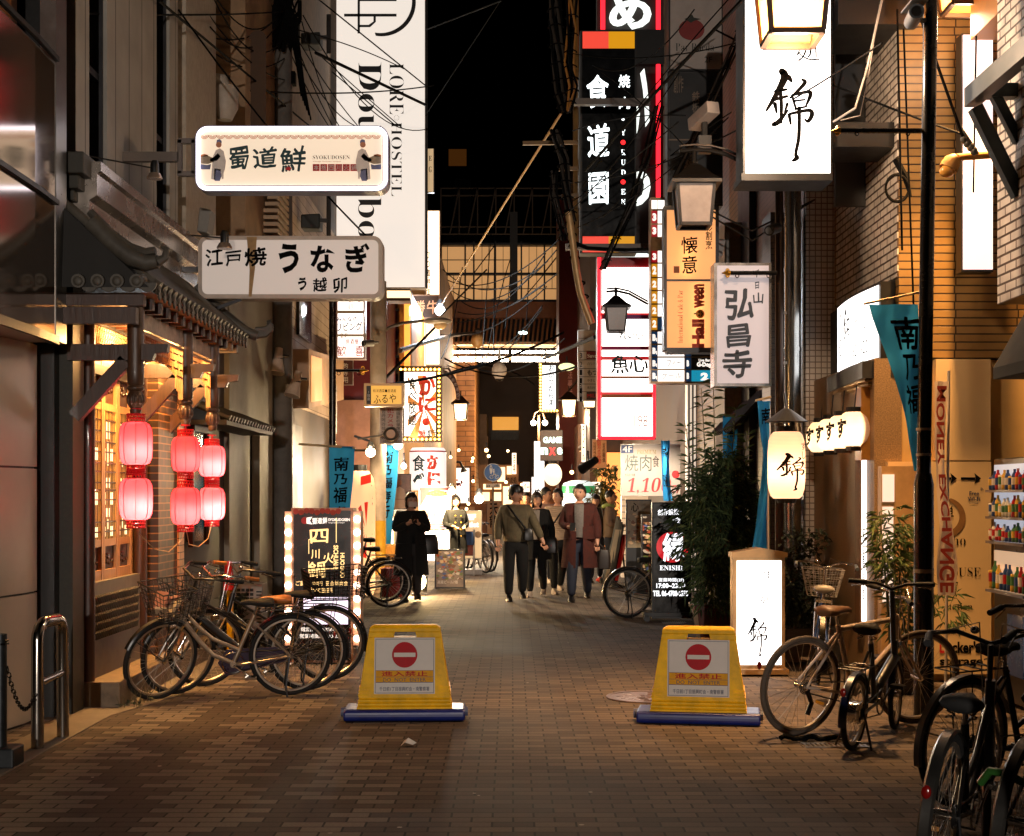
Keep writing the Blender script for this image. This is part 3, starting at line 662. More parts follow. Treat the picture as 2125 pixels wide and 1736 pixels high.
for y in (731, 748):
    for x0, x1 in ((918, 985), (990, 1055), (1062, 1130), (1134, 1205)): mb.tube([at(x0, y, A-1.0), at(x1, y, A-1.0)], .055, 8)
mb.build('fluorescent_tube', E_TUBE, root)
mb = MB(); mb.ell(at(1085, 691, A-2), .18, .18, .07); mb.build('ceiling_lamp', emis('cool_lamp', '#dffff5', 6), root)
mb = MB()
for y in (390, 405, 470, 485): mb.box(gx(915, A+6), gx(1250, A+6), A+6, A+6.1, gz(y+2, A+6), gz(y, A+6))
for k in range(18): x = 915+k*19; mb.beam(at(x, 485, A+6), at(x+(19 if k % 2 else 0), 390, A+6), .06, .06)
mb.build('roof_truss', mat('truss', '#2c2119', .6), root)

# --- dark buildings beyond the arcade
root = thing('dark_tower', 'dark building beyond the arcade with one orange lit window and balcony', 'building', at(1060, 1000, 95))
d = 80; mb = MB(); mb.box(gx(985, d), gx(1300, d), d, d+10, 0, 12.5); mb.build('wall', mat('night_brown', '#4a372c', .7, var=.3, scale=.3), root)
mb = MB(); mb.box(gx(1022, d), gx(1076, d), d-.1, d-.02, gz(893, d), gz(866, d)); wn = mb.build('window', emis('lit_window', '#f0a030', .8), root)
mb = MB()
for k in range(20): x = 1020+k*2.9; mb.box(gx(x, d)-.02, gx(x, d)+.02, d-.5, d-.46, gz(914, d), gz(897, d))
mb.box(gx(1018, d), gx(1078, d), d-.52, d-.44, gz(898, d), gz(895, d)); mb.build('balcony_rail', BLACK, root)
root = thing('pale_side_building', 'narrow pale wall beyond the arcade to the left of the lit orange window', 'building', at(1005, 1000, 84))
d = 74; mb = MB(); mb.box(gx(985, d), gx(1010, d), d, d+4, 0, gz(860, d)); mb.box(gx(1003, d), gx(1013, d), d-.2, d+4, gz(1020, d), gz(905, d)); mb.build('wall', mat('pale_far', '#8b6a50', .7), root)
root = thing('night_skyline', 'black high-rise with faint windows above the arcade roof', 'building', (0, 150, 0))
mb = MB(); mb.box(-60, 60, 150, 170, 0, gz(490, 150)); mb.box(gx(945, 140), gx(978, 140), 138, 150, 0, gz(380, 140)); mb.build('wall', mat('sky_black', '#0d0b0a', .8), root)
mb = MB(); d = 137.9; rpx(mb, 931, 310, 968, 345, d); mb.build('window', emis('dim_window', '#b06a28', .09), root)

# ============================================================= RIGHT SIDE
TW = tile('white_brick_tile', '#d2cac2', '#ded7cf', '#4a3a30', .23, .072, .010, 'x', .45, .5, .6, .3)
TO = tile('brown_brick_tile', '#86683a', '#917242', '#2a1c10', .55, .071, .007, 'y', .45, .02, .5, .25)
root = thing('near_tiled_building', 'white brick-tiled wall with a black awning closing the right edge of the lane', 'building', (3.9, 9, 0))
mb = MB(); mb.box(3.72, 9, 4.0, 10.9, 3.1, 9); mb.build('wall', TW, root)
mb = MB(); mb.box(3.76, 9, 4.0, 10.3, 0, 3.1); mb.build('ground_floor', tile('dark_grey_tile', '#2a2522', '#332d29', '#15110f', .3, .15, .008, 'x'), root)
mb = MB(); mb.box(1.75, 4.0, -7, 3.4, 0, 4.2); mb.build('unseen_shade_bay', tile('dark_grey_tile_y', '#2a2522', '#332d29', '#15110f', .3, .15, .008, 'y'), root)  # unseen bay, added to shade the foreground bicycles
mb = MB(); mb.prism([(3.72, 3.02), (3.45, 2.55), (3.45, 2.47), (3.72, 2.47)], 7.0, 10.2, 'xz'); mb.build('awning', mat('black_canvas', '#0a0908', .8), root)
mb = MB(); st = mat('blue_grey_steel', '#27343a', .5, .3)
for y in (10.5, 9.4):
    mb.beam((3.72, y, 4.62), (3.40, y, 4.62), .1, .1); mb.beam((3.42, y, 4.5), (3.74, y, 3.85), .09, .09); mb.beam((3.55, y, 4.62), (3.74, y, 4.25), .07, .07)
mb.beam((3.42, 9.3, 4.6), (3.42, 10.6, 4.6), .1, .14); mb.build('steel_bracket', st, root)
mb = MB(); mb.box(3.74, 4.2, 10.2, 11.6, 5.35, 5.9); mb.build('balcony_underside', mat('ochre_metal', '#a4702f', .4, .3), root)

root = thing('guest_house', 'guest house corner with amber brick tiles above a plain printed wall panel', 'building', (3.9, 12.5, 0))
d = 12.5; XR = 3.4
mb = MB(); mb.box(XR, 9.5, d, 16, 2.84, 10); mb.build('wall', TO, root)
mb = MB(); mb.box(XR-.012, XR-.002, d+.002, 14.85, 3.56, 10); mb.build('side_tiles', TW, root)
mb = MB(); mb.box(gx(1815, d), gx(1872, d), d+.01, 16, 0, 2.84); mb.build('granite_pier', mat('speckled_granite', '#8a6f4e', .5, var=.5, scale=90), root)
mb = MB(); mb.box(gx(1872, d), 9.5, d+.03, 16, 0, 2.83)
mb.build('lower_wall', mat('sand_wall', '#c9a468', .55, var=.12, scale=2), root)
mb = MB(); mb.box(gx(1938, d), gx(2051, d), d-.06, d+.03, gz(956, d), gz(747, d)); mb.box(gx(1838, d), gx(2051, d), d-.075, d+.03, gz(1397, d), gz(959, d))
pn = mb.build('notice_panel', mat('panel_sand', '#dfc08e', .5, var=.06, scale=1.2), root)
mb = MB(); e = d-.079
for x0 in (1888, 1944, 1994):
    rpx(mb, x0, 991, x0+30, 996, e, 0); ppx(mb, [(x0+28, 982), (x0+42, 993.5), (x0+28, 1005), (x0+31, 993.5)], e, 0)
wpx(mb, 'Free\nWi-Fi', 2008, 1020, 2034, 1040, e, 1, bold=.02); rpx(mb, 2012, 1044, 2030, 1045.2, e, 1)
for k in range(3): ppx(mb, arc(2034, 1019, 3+2*k, -80, -10, 5)+arc(2034, 1019, 2+2*k, -10, -80, 5), e, 1)
ppx(mb, arc(1962, 1075, 42, -75, 75, 18) + arc(1958, 1072, 33, 70, -78, 18), e, 2)
wpx(mb, '単', 1958, 1050, 1979, 1078, e, 0, bold=.02)
for s_, x0, y0, x1, y1 in (('aho', 1962, 1112, 2004, 1132), ('ka', 1962, 1148, 1984, 1165), ('HOUSE', 1952, 1178, 2035, 1197), ('24/7', 1950, 1208, 1988, 1226), ('station', 1962, 1252, 2018, 1266), ('key', 1972, 1287, 1984, 1299), ('exchange', 1958, 1305, 2000, 1320)):
    wpx(mb, serif(s_), x0, y0, x1, y1, e, 0, bold=-.012)
wpx(mb, "ocker's", 1962, 1331, 2034, 1356, e, 0, bold=.04); wpx(mb, "L", 1950, 1331, 1960, 1356, e, 3, bold=.04); wpx(mb, 'storage', 1950, 1366, 2040, 1386, e, 0, bold=.03)
mb.build('lettering', [INK, NAVY, mat('brown_print', '#8a6338', .6), REDP], pn)
mb = MB(); mb.box(gx(1995, 12.1), gx(2061, 12.1), 12.1, 12.25, gz(565, 12.1), gz(70, 12.1))
sg = thing('vertical_light_box', 'tall blank lilac-white light box on the amber tiled wall at top right', 'sign', at(2028, 565, 12.1))
mb.build('cabinet', DSTEEL, sg); mb = MB(); mb.box(gx(1998, 12.1), gx(2059, 12.1), 12.085, 12.1, gz(560, 12.1), gz(74, 12.1)); mb.build('panel', emis('lilac_lit', '#f3e4ec', .85), sg)
# upper ledges of the corner house
mb = MB(); mb.box(gx(1727, 12.6), gx(1868, 12.6)-.03, 12.6, 13.2, gz(305, 12.6), gz(254, 12.6)); mb.box(gx(1727, 12.6), gx(1890, 12.6), 12.35, 13.2, gz(70, 12.6), gz(18, 12.6)); mb.build('ledge', BLACK, root)
mb = MB(); mb.box(gx(1770, 12.9), XR-.02, 13.6, 13.66, 4.4, 7.6); mb.build('downpipe', DGREY, root)

# bar with curved white sign, awning and paper lanterns
root = thing('corner_bar', 'bar front with bronze door under a dark awning at the guest house corner', 'bar', (3.4, 13.5, 0))
mb = MB(); mb.box(3.36, 6, 12.62, 15.9, 2.66, 3.55); mb.box(3.5, 6, 12.9, 15.9, 0, 2.66); mb.build('wall', DGREY, root)
mb = MB(); mb.prism([(3.09, 12.55), (3.39, 12.5), (3.39, 15.4), (3.24, 15.4)], 2.67, 2.82, 'xy'); mb.build('awning', mat('charcoal_metal', '#3a3836', .4, .4), root)
mb = MB()
for k, z in enumerate((2.655, 2.62, 2.585)): mb.tube([(3.36, 12.58, z), (3.14+.03*k, 12.62, z), (3.12+.03*k, 12.75, z), (3.26+.02*k, 15.2, z)], .022, 8)
mb.build('pipe', mat('brass_pipe', '#a08050', .35, .8), root, True)
mb = MB(); mb.box(3.40, 3.49, 13.6, 14.7, 0, 2.5); dr = mb.build('door', mat('bronze_steel', '#8a6f45', .25, .9, .15, 2), root)
mb = MB(); mb.box(3.38, 3.5, 13.52, 13.6, 0, 2.6); mb.box(3.38, 3.5, 14.7, 14.78, 0, 2.6); mb.build('frame', mat('bronze_frame', '#b98f4a', .3, .8), dr)
mb = MB(); mb.box(3.42, 3.5, 12.95, 13.52, 0, 2.6); mb.build('dark_panel', BLACK, root)
mb = MB(); mb.box(gx(1785, 12.7), gx(1845, 12.7), 12.66, 12.9, 1.95, 2.6); mb.build('glass_case', mat('amber_case', '#c98a3c', .3), root)
sg = thing('curved_lit_sign', 'convex white lit sign over the dark bar awning with tiny black letters', 'sign', (3.2, 13.4, 2.85))
def cv(u, z): return (3.25 - .045*math.sin(math.pi*u) , 14.2 - 1.6*u, z)
mb = MB(); mb.grid([[cv(k/14, z) for k in range(15)] for z in (2.86, 3.5)]); mb.build('panel', emis('sign_white_hot', '#fff8f2', 2.6), sg, True)
mb = MB(); mb.grid([[(p[0]+.012, p[1], p[2]) for p in (cv(k/14, z) for k in range(15))] for z in (2.84, 3.53)])
mb.prism([(3.26, 12.585), (3.39, 12.585), (3.39, 14.22), (3.26, 14.22)], 2.84, 3.53, 'xy'); mb.build('cabinet', BLACK, sg)
mb = MB(); fn = lambda x, z: (lambda p: (p[0]-.006, p[1], p[2]))(cv(x, z))
write(mb, '日本料理個室\n完全予約', .50, 3.12, .95, 3.28, fn=fn); write(mb, '6211-2011', .52, 2.93, .90, 3.05, fn=fn); write(mb, V_('すし処'), .08, 2.98, .20, 3.42, fn=fn, brush=.15, bold=.03); brush_char(mb, NISHIKI, .25, 2.95, .44, 3.42, 0, fn=fn)
mb.build('lettering', INK, sg)
mb = MB(); mb.box(3.05, 3.25, 12.72, 12.95, 0.55, 1.97); sg = thing('slim_light_box', 'slim upright white light box with a brown side beside the bronze door', 'sign', (3.15, 12.8, .5))
mb = MB(); mb.box(gx(1785, 12.8), gx(1843, 12.8), 12.8, 13.0, .45, 2.04); mb.build('cabinet', mat('brown_cabinet', '#6b4a2c', .5), sg)
mb = MB(); mb.box(gx(1788, 12.8), gx(1807, 12.8), 12.785, 12.8, .5, 1.98); mb.build('panel', emis('sign_white_hot', '#fff8f2', 2.6), sg)
mb = MB(); wpx(mb, 'OSAKA NAMBA SUSHI BAR', 1790, 1085, 1794, 1250, 12.78, 0, rot=90, bold=.03); wpx(mb, V_('すし処錦'), 1798, 1100, 1804, 1240, 12.78, 0, brush=.2); mb.build('lettering', INK, sg)
sg = thing('white_cabinet', 'tan metal cabinet with a lit glass window behind the potted bamboo', 'cabinet', at(1865, 1380, 12.35))
mb = MB(); mb.box(gx(1829, 12.3), gx(1906, 12.3), 12.3, 12.42, 0.02, gz(968, 12.3)); mb.build('body', mat('tan_metal', '#b08a5c', .45), sg)
mb = MB(); mb.box(gx(1831, 12.3), gx(1855, 12.3), 12.285, 12.3, gz(1042, 12.3), gz(985, 12.3)); mb.box(gx(1831, 12.3), gx(1853, 12.3), 12.285, 12.3, gz(1250, 12.3), gz(1052, 12.3)); mb.build('window', emis('pale_window', '#ffe9d6', .75), sg)

# white tile pillar building
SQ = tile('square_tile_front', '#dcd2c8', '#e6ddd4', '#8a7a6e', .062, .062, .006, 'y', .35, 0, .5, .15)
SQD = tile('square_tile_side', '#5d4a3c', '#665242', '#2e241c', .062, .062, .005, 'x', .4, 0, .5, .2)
root = thing('white_tiled_building', 'pillar-like building of small square white tiles left of the curved sign', 'building', (3.2, 15, 0))
mb = MB(); mb.box(gx(1672, 15), gx(1742, 15)+.1, 15, 19, 0, 11); mb.build('wall', SQ, root)
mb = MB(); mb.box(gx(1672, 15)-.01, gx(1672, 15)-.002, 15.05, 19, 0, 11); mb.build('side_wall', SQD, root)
mb = MB(); mb.box(3.1, 3.3, 15.9, 16.6, 0, 2.4); mb.build('door', BLACK, root)

# set-back bamboo house and the rest of the right-hand row
root = thing('tiled_annex', 'dim house with grid tiles and an old tiled eave behind the large bamboo', 'building', (3.5, 19, 0))
mb = MB(); mb.box(3.1, 8, 19, 24, 0, 11); mb.build('wall', tile('grid_brown', '#6d5137', '#775a3e', '#33241a', .075, .075, .007, 'y', .5, 0), root)
mb = MB(); mb.box(2.78, 3.1, 18.6, 19.4, 0, 5.2); mb.build('stone_pillar', mat('beige_stone', '#7d6b57', .6, var=.3, scale=20), root)
mb = MB(); mb.box(3.0, 3.08, 18.0, 18.9, 0, 9); mb.build('dark_frame', BLACK, root)
mb = MB(); mb.add([(2.7, 17.2, 2.45), (3.3, 17.2, 3.1), (3.3, 19, 3.1), (2.7, 19, 2.45)], [(0, 1, 2, 3)])
for k in range(12): y = 17.25+k*.15; mb.tube([(2.68, y, 2.44), (3.3, y, 3.12)], .04, 6)
mb.build('eave', mat('eave_dark', '#17130f', .7), root, True)
mb = MB(); mb.box(gx(1610, 14.6), gx(1672, 14.6), 14.9, 15.4, 0, 4.6); mb.build('side_panel', tile('dark_small_tile', '#3a3028', '#42372e', '#1c1612', .062, .062, .005, 'y', .4, 0), root)

root = thing('brown_shop_row', 'dark brown shop row with lit openings behind the stacked signs on the right', 'building', (3.2, 30, 0))
mb = MB(); mb.box(3.2, 10, 24.2, 42, 0, 14); mb.build('wall', mat('right_wall', '#4a3423', .65, var=.4, scale=1.5), root)
d = 24; mb = MB(); mb.box(gx(1425, d), gx(1470, d), d-.05, d+.2, 0, gz(770, d)); mb.build('slatted_window', emis('slat_white', '#ffe6cc', .8), root)
mb = MB()
for k in range(6): mb.box(gx(1427+k*8, d), gx(1430+k*8, d), d-.1, d-.06, 0, gz(770, d))
mb.build('slat', BLACK, root)
mb = MB(); mb.box(2.3, 10, 42, 58, 0, 14); mb.build('far_wall', mat('right_wall', '#4a3423'), root)
d = 41.9; mb = MB(); mb.box(gx(1240, d), gx(1300, d), d-.2, d, 0.1, gz(940, d)); mb.build('lit_opening', emis('warm_opening', '#ff9d4d', 1.6), root)
mb = MB(); mb.box(gx(1290, 28), gx(1345, 28), 28, 28.3, 0, gz(1005, 28)); mb.build('blind', emis('blind_lit', '#f2cfa8', .6), root)
mb = MB()
for k in range(12): mb.box(gx(1290, 28), gx(1345, 28), 27.97, 27.99, .2+k*.12, .215+k*.12)
mb.build('blind_line', mat('blind_line', '#8a6a48', .6), root)
d = 50; root = thing('red_tiled_pillar', 'dark red tiled pillar of a far building beside the glowing game sign', 'building', at(1185, 1060, d))
mb = MB(); mb.box(gx(1160, d), gx(1202, d), d, d+3, 0, 12); mb.build('wall', ribbed('dark_red_tile', '#561a16', 20, 'X', .4), root)
mb = MB(); wpx(mb, V_('法善寺前通'), 1178, 770, 1188, 860, d-.03, 0, bold=.02); mb.build('lettering', mat('pink_print', '#a06a62', .6), root)
d = 47; mb = MB(); mb.box(gx(1200, d), gx(1260, d), d+.2, d+3, 0, gz(880, d)); root = thing('glass_gable_shop', 'far shop with slanting glass roof and shelves of small lights', 'building', at(1225, 1060, d))
mb.build('wall', mat('shop_brown', '#5a3d26', .6, var=.5, scale=3), root)
mb = MB(); rr = random.Random(3)
for k in range(60): dpx(mb, rr.uniform(1203, 1250), rr.uniform(890, 1000), rr.uniform(.6, 1.8), d+.19, rr.randint(0, 1), 8)
mb.build('small_lights', [emis('pin_light', '#ffd9a0', 2), emis('pin_red', '#ff5a30', 1)], root)
mb = MB(); mb.beam(at(1200, 930, d), at(1262, 880, d), .06, .06); mb.build('roof_edge', STEEL, root)

# left lane fillers: lit shop windows
root = thing('noodle_shop', 'warm noodle shop front with white noren and shelves at the far left', 'shop', at(950, 1060, 56))
d = 56; mb = MB(); mb.box(gx(925, d), gx(1010, d), d, d+2, 0, gz(1045, d)); mb.build('wall', mat('noodle_wall', '#8a5a30', .6, var=.5, scale=2), root)
mb = MB(); mb.box(gx(926, d), gx(985, d), d-.1, d, gz(1075, d), gz(1052, d)); mb.build('noren', mat('noren_cloth', '#c9a27a', .8), root)
mb = MB()
for k in range(5): mb.box(gx(930+k*14, d), gx(940+k*14, d), d-.05, d-.01, gz(1120, d), gz(1085, d))
mb.build('lit_window', emis('warm_opening', '#ff9d4d', 1.6), root)
root = thing('izakaya', 'lit eatery front beyond the arcade under the round blue sign', 'shop', at(1040, 1060, 70))
d = 70; mb = MB(); mb.box(gx(985, d), gx(1076, d), d, d+2, 0, gz(965, d)); mb.build('wall', mat('izakaya_wall', '#8a5e38', .6, var=.5, scale=1.5), root)
mb = MB()
for x0, x1, y0, y1 in ((1032, 1048, 970, 1000), (1052, 1072, 968, 985), (1003, 1040, 1005, 1016), (1000, 1016, 1022, 1040), (1022, 1040, 1022, 1042), (1044, 1070, 1010, 1060)): mb.box(gx(x0, d), gx(x1, d), d-.06, d-.01, gz(y1, d), gz(y0, d))
mb.build('lit_window', emis('cream_opening', '#ffd7a0', 2.2), root)
mb = MB(); wpx(mb, 'のめ処', 1052, 990, 1072, 1004, d-.05, 0, bold=.03); mb.build('lettering', INK, root)
root = thing('lit_lane_shop', 'amber lit open shop front behind the walking group', 'shop', at(1150, 1080, 60))
d = 60; mb = MB(); mb.box(gx(1076, d), gx(1205, d), d, d+2, 0, gz(1000, d)); mb.build('wall', mat('izakaya_wall', '#8a5e38'), root)
mb = MB()
for k in range(6): mb.box(gx(1080+k*20, d), gx(1096+k*20, d), d-.05, d-.01, gz(1120, d), gz(1040+7*(k % 2), d))
mb.build('lit_window', emis('warm_opening', '#ff9d4d', 1.6), root)

# ============================================================= SIGNS
def sign(name, label, x0, y0, x1, y1, d, face, texts=(), cab=DSTEEL, depth=.16, b=3, rnd=0, cat='sign', group=None, tm=(INK,), extra=None, facename='panel'):
    root = thing(name, label, cat, at((x0+x1)/2, y1, d), group=group)
    mb = MB()
    if rnd:
        mb.prism(rrect(gx(x0,d), gz(y1,d), gx(x1,d), gz(y0,d), rnd/F*d), d, d+depth, 'xz'); mb.build('cabinet', cab, root, True, 50)
        mb = MB(); mb.prism(rrect(gx(x0+b,d), gz(y1-b,d), gx(x1-b,d), gz(y0+b,d), max(1, rnd-b)/F*d), d-.012, d+.01, 'xz')
    else:
        mb.box(gx(x0,d), gx(x1,d), d, d+depth, gz(y1,d), gz(y0,d)); mb.build('cabinet', cab, root)
        mb = MB(); mb.box(gx(x0+b,d), gx(x1-b,d), d-.012, d+.01, gz(y1-b,d), gz(y0+b,d))
    mb.build(facename, face, root)
    e = d - .017; mb = MB()
    for t in texts:
        kw = t[6] if len(t) > 6 else {}
        wpx(mb, t[0], t[1], t[2], t[3], t[4], e, t[5] if len(t) > 5 else 0, **kw)
    if extra: extra(mb, e)
    if mb.V: mb.build('lettering', list(tm), root)
    return root
B1 = dict(bold=.04, brush=.12); B2 = dict(bold=.075, brush=.22)

# --- left: neon-edged hotpot signboard
def hotpot(mb, e):
    for k in range(22):                                       # cloud band along the top
        x = 424 + k*17
        for r in (9, 6.5, 4): ppx(mb, [(x+r*math.cos(R_(a)), 281+r*math.sin(R_(a))*.9) for a in range(0, 181, 20)] + [(x+(r-1.3)*math.cos(R_(a)), 281+(r-1.3)*math.sin(R_(a))*.9) for a in range(180, -1, -20)], e, 1)
    for k, ch in enumerate('本格四川火鍋'):
        x = 649 + k*15.6; rpx(mb, x, 341, x+14.4, 355.5, e, 2); wpx(mb, ch, x+2, 343, x+12.4, 353.5, e-.004, 3)
    for fx, s_ in ((450, 1), (757, -1)):                       # two cooks at round tables
        P = lambda pts, m: ppx(mb, [(fx + s_*p[0], p[1]) for p in pts], e - .002, m)
        P([(-12,372),(-10,345),(-8,325),(-2,312),(6,308),(14,314),(19,335),(17,352),(14,360),(14,372),(10,372),(9,356),(-2,352),(-4,374)], 4)
        P([(-14,330),(-6,326),(2,318),(8,325),(0,334),(-14,336)], 5); P([(-6,372),(-5,350),(8,352),(10,366),(6,376),(-4,376)], 5)
        dpx(mb, fx+s_*4, 301, 6, e-.003, 6, 14); P([(-1,297),(0,291),(6,289),(10,293),(10,298)], 5)
        P([(-34,326),(-22,322),(-8,328),(-6,336),(-18,341),(-34,340)], 7); P([(-34,341),(-20,343),(-12,341),(-14,352),(-34,352)], 5)
        P([(-34,322),(-26,320),(-18,322),(-20,325),(-34,326)], 1)
    ppx(mb, [(592, 350), (598, 346), (606, 349), (600, 355), (594, 353)], e-.004, 2)
hp = sign('hotpot_signboard', 'long rounded signboard edged in white neon tube with green brush characters', 405, 261, 806, 397, 12.0, emis('hotpot_face', '#f3dcc0', .80), [
    ('蜀', 476, 303, 516, 351, 0, dict(bold=.06, brush=.22)), ('道', 525, 305, 574, 350, 0, dict(bold=.06, brush=.22)), ('鮮', 582, 303, 634, 358, 0, dict(bold=.06, brush=.22)),
    (serif('SYOKUDOSEN'), 649, 323, 726, 331, 8, dict(bold=-.01)), ('Honge Sichuan hotpot', 650, 334, 708, 337.5, 1)], mat('mauve_metal', '#6d6670', .4, .5), .2, 12, 24, tm=(TEAL, mat('orange_print', '#c8794a', .7), REDP, WHITEP, mat('cloth_print', '#e0d4ca', .7), mat('slate_print', '#6f7290', .7), mat('skin_print', '#c08060', .7), mat('table_print', '#a08a70', .7), INK), extra=hotpot)
mb = MB(); e = 11.975; rr_ = rrect(gx(411, e), gz(391.5, e), gx(800, e), gz(267, e), 20/F*e, 8); mb.tube([(p[0], e, p[1]) for p in rr_], 4.2/F*e, 8, True); mb.build('neon_tube', emis('neon_white', '#f4f0ff', 4), hp, True)
mb = MB(); e = 12.05
mb.box(gx(368,e), gx(406,e), e, e+.06, gz(297,e), gz(287,e)); mb.box(gx(368,e), gx(406,e), e, e+.06, gz(365,e), gz(355,e)); mb.box(gx(368,e), gx(376,e), e, e+.06, gz(360,e), gz(290,e)); mb.box(gx(397,e), gx(404,e), e, e+.06, gz(360,e), gz(290,e))
mb.beam((gx(370,e), e+.03, gz(325,e)), (-3.3, e+.03, gz(325,e)), .06, .08); mb.build('bracket', mat('bracket_brown', '#5c4f45', .5), hp)

UF = emis('acrylic_added_glow', '#d6c8be', .42, '#c4b8ae')  # faint glow put into an unlit face, standing for light falling on it
def stain(mb, e): ppx(mb, [(512, 492), (533, 492), (529, 560), (522, 616), (516, 616), (518, 560)], e+.003, 1)
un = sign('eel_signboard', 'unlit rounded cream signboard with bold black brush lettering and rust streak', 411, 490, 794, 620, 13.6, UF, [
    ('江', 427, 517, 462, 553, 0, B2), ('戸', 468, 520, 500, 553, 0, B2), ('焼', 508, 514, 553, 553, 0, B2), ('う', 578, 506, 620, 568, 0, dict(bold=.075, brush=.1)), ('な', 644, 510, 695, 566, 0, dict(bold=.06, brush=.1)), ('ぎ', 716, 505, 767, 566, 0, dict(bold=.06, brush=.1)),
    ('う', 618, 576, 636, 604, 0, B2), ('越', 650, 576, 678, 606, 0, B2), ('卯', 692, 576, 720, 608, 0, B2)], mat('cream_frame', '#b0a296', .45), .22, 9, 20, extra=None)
mb = MB(); stain(mb, 13.583); mb.build('rust_stain', mat('rust_stain', '#a3845c', .8, var=.3), un)
mb = MB(); e = 13.65
mb.beam(at(411, 560, e), (-3.3, e, gz(560, e)), .05, .05); mb.beam(at(425, 650, e), at(500, 622, e), .03, .03); mb.build('bracket', DSTEEL, un)

# --- hostel banner sign
LC = emis('banner_lit', '#efe5da', .95, '#b0a090'); d = 27.0
def hostel(mb, e):
    cx, cy = 792, 5
    ppx(mb, arc(cx, cy, 71, -100, 100, 40) + arc(cx-3, cy-2, 66, 100, -100, 40), e, 0)
    rpx(mb, 745, -2, 823, 3, e, 0); rpx(mb, 714, 29, 823, 35, e, 0); rpx(mb, 742, -20, 747, 70, e, 0)
    ppx(mb, [(742, 52), (765, 52), (775, 45), (775, 35), (780, 35), (780, 46), (768, 57), (742, 57)], e, 0)
hb = sign('hostel_banner', 'tall pale backlit hostel sign with sideways serif lettering and half circle emblem', 697, -60, 883, 598, d, LC, [
    (serif('LORE') , 808, 132, 838, 238, 0, dict(rot=90, bold=-.014)), (serif('HOSTEL'), 812, 254, 834, 408, 0, dict(rot=90, bold=-.014)), (serif('Doutonbori'), 743, 130, 792, 560, 0, dict(rot=90, bold=-.008))], mat('banner_frame', '#6a5f58', .5), .3, 1.5, tm=(mat('navy_grey_print', '#262b33', .6),), extra=hostel)
mb = MB()
for k in range(10): a = R_(36*k); dpx(mb, 823+5*math.cos(a), 245+5*math.sin(a), .7, d-.02, 0, 8)
mb.build('ring_mark', INK, hb)
mb = MB(); mb.box(gx(883, d), gx(887, d), d+.05, d+.12, gz(598, d), 12); mb.build('edge_pipe', BLACK, hb)

sign('small_beige_sign', 'small beige lit plate sign projecting beyond the tall hostel sign', 884, 308, 901, 400, 30, emis('beige_lit', '#e8c79a', .55), [(serif('E'), 890, 324, 896, 334), (serif('G'), 890, 346, 896, 358)], DSTEEL, .1, 1.5)
sign('cutlet_tower_sign', 'tall narrow warm lit sign column right of the hostel sign', 883, 437, 913, 758, 36, emis('tower_lit', '#ffd9b0', 2.6), [(V_('かつ専門店'), 884, 520, 893, 618, 0, B1)], mat('tower_frame', '#8a6a50', .5), .4, 1.5)
mb = MB(); sg = sign('tower_sign_lower', 'wide cream lit sign column behind the brown plate with two orange characters', 833, 655, 913, 764, 36.6, emis('tower_lit', '#ffd9b0', 2.6), (), mat('tower_frame', '#8a6a50'), .4, 1)
sign('beef_cutlet_plate', 'brown name plate with two orange characters and double white lines', 847, 612, 913, 662, 35.6, mat('plate_brown', '#5a3a26', .5), [('勝', 856, 624, 882, 652, 0, B1), ('牛', 886, 624, 910, 652, 0, B1)], mat('plate_frame', '#c09070', .5), .2, 3, tm=(emis('orange_letter', '#ffb98a', .8),))
sign('stacked_light_sign', 'stack of two white lit signs above a pink lettered one beside the thin black pole', 698, 560, 757, 745, 24.0, emis('stack_lit', '#fff0e4', 2.0), [
    ('ぷん', 722, 624, 734, 642, 0, B1), ('居', 742, 622, 748, 632, 0), ('みんなの', 698, 658, 742, 668, 2, B1), ('リビング', 699, 668, 752, 688, 2, B1), ('2F', 706, 692, 722, 702, 3), ('居酒屋', 717, 704, 744, 716, 1, B1), ('歓', 700, 718, 718, 740, 1, B1), ('かんき', 719, 724, 736, 732, 1), ('喜', 737, 718, 754, 740, 1, B1)],
    mat('stack_frame', '#8a7468', .4, .4), .3, 3, tm=(mat('plum_print', '#4a2038', .6), mat('pink_red_print', '#b8483c', .6), NAVY, mat('pale_print', '#b0a090', .6)), extra=lambda mb, e: (rpx(mb, 698, 645, 757, 651, e-.002, 3), rpx(mb, 698, 694, 757, 699, e-.002, 3)))
sign('reserved_plate', 'brown vertical plate with three white characters on the maroon wall', 703, 748, 733, 800, 26, mat('plate_maroon', '#4a2018', .5), [('約', 712, 754, 722, 765), ('専', 712, 768, 722, 780), ('用', 712, 783, 722, 795)], STEEL, .06, 1.5, tm=(WHITEP,))
sign('tilted_notice', 'dim white vertical strip sign with blue script below the maroon plate', 689, 800, 698, 900, 22.5, mat('white_vinyl', '#b9aaa6', .5), [(V_('くうなり'), 690, 805, 697, 895, 0, B1)], STEEL, .08, .5, tm=(NAVY,))
sign('amber_pub_sign', 'yellow lit framed sign with flowing black hiragana and black left strip', 755, 796, 838, 844, 21.0, emis('amber_sign', '#f2b040', .85), [('和洋酒菜■居酒屋', 774, 808, 822, 815, 0), ('ふるや', 775, 818, 822, 838, 0, dict(bold=.01, brush=.15)), (V_('1階奥'), 762, 812, 768, 832, 2)], mat('bronze_edge', '#8a7050', .35, .7), .22, 5, tm=(INK, BLACK, WHITEP), extra=lambda mb, e: rpx(mb, 760, 801, 770, 839, e+.003, 1))
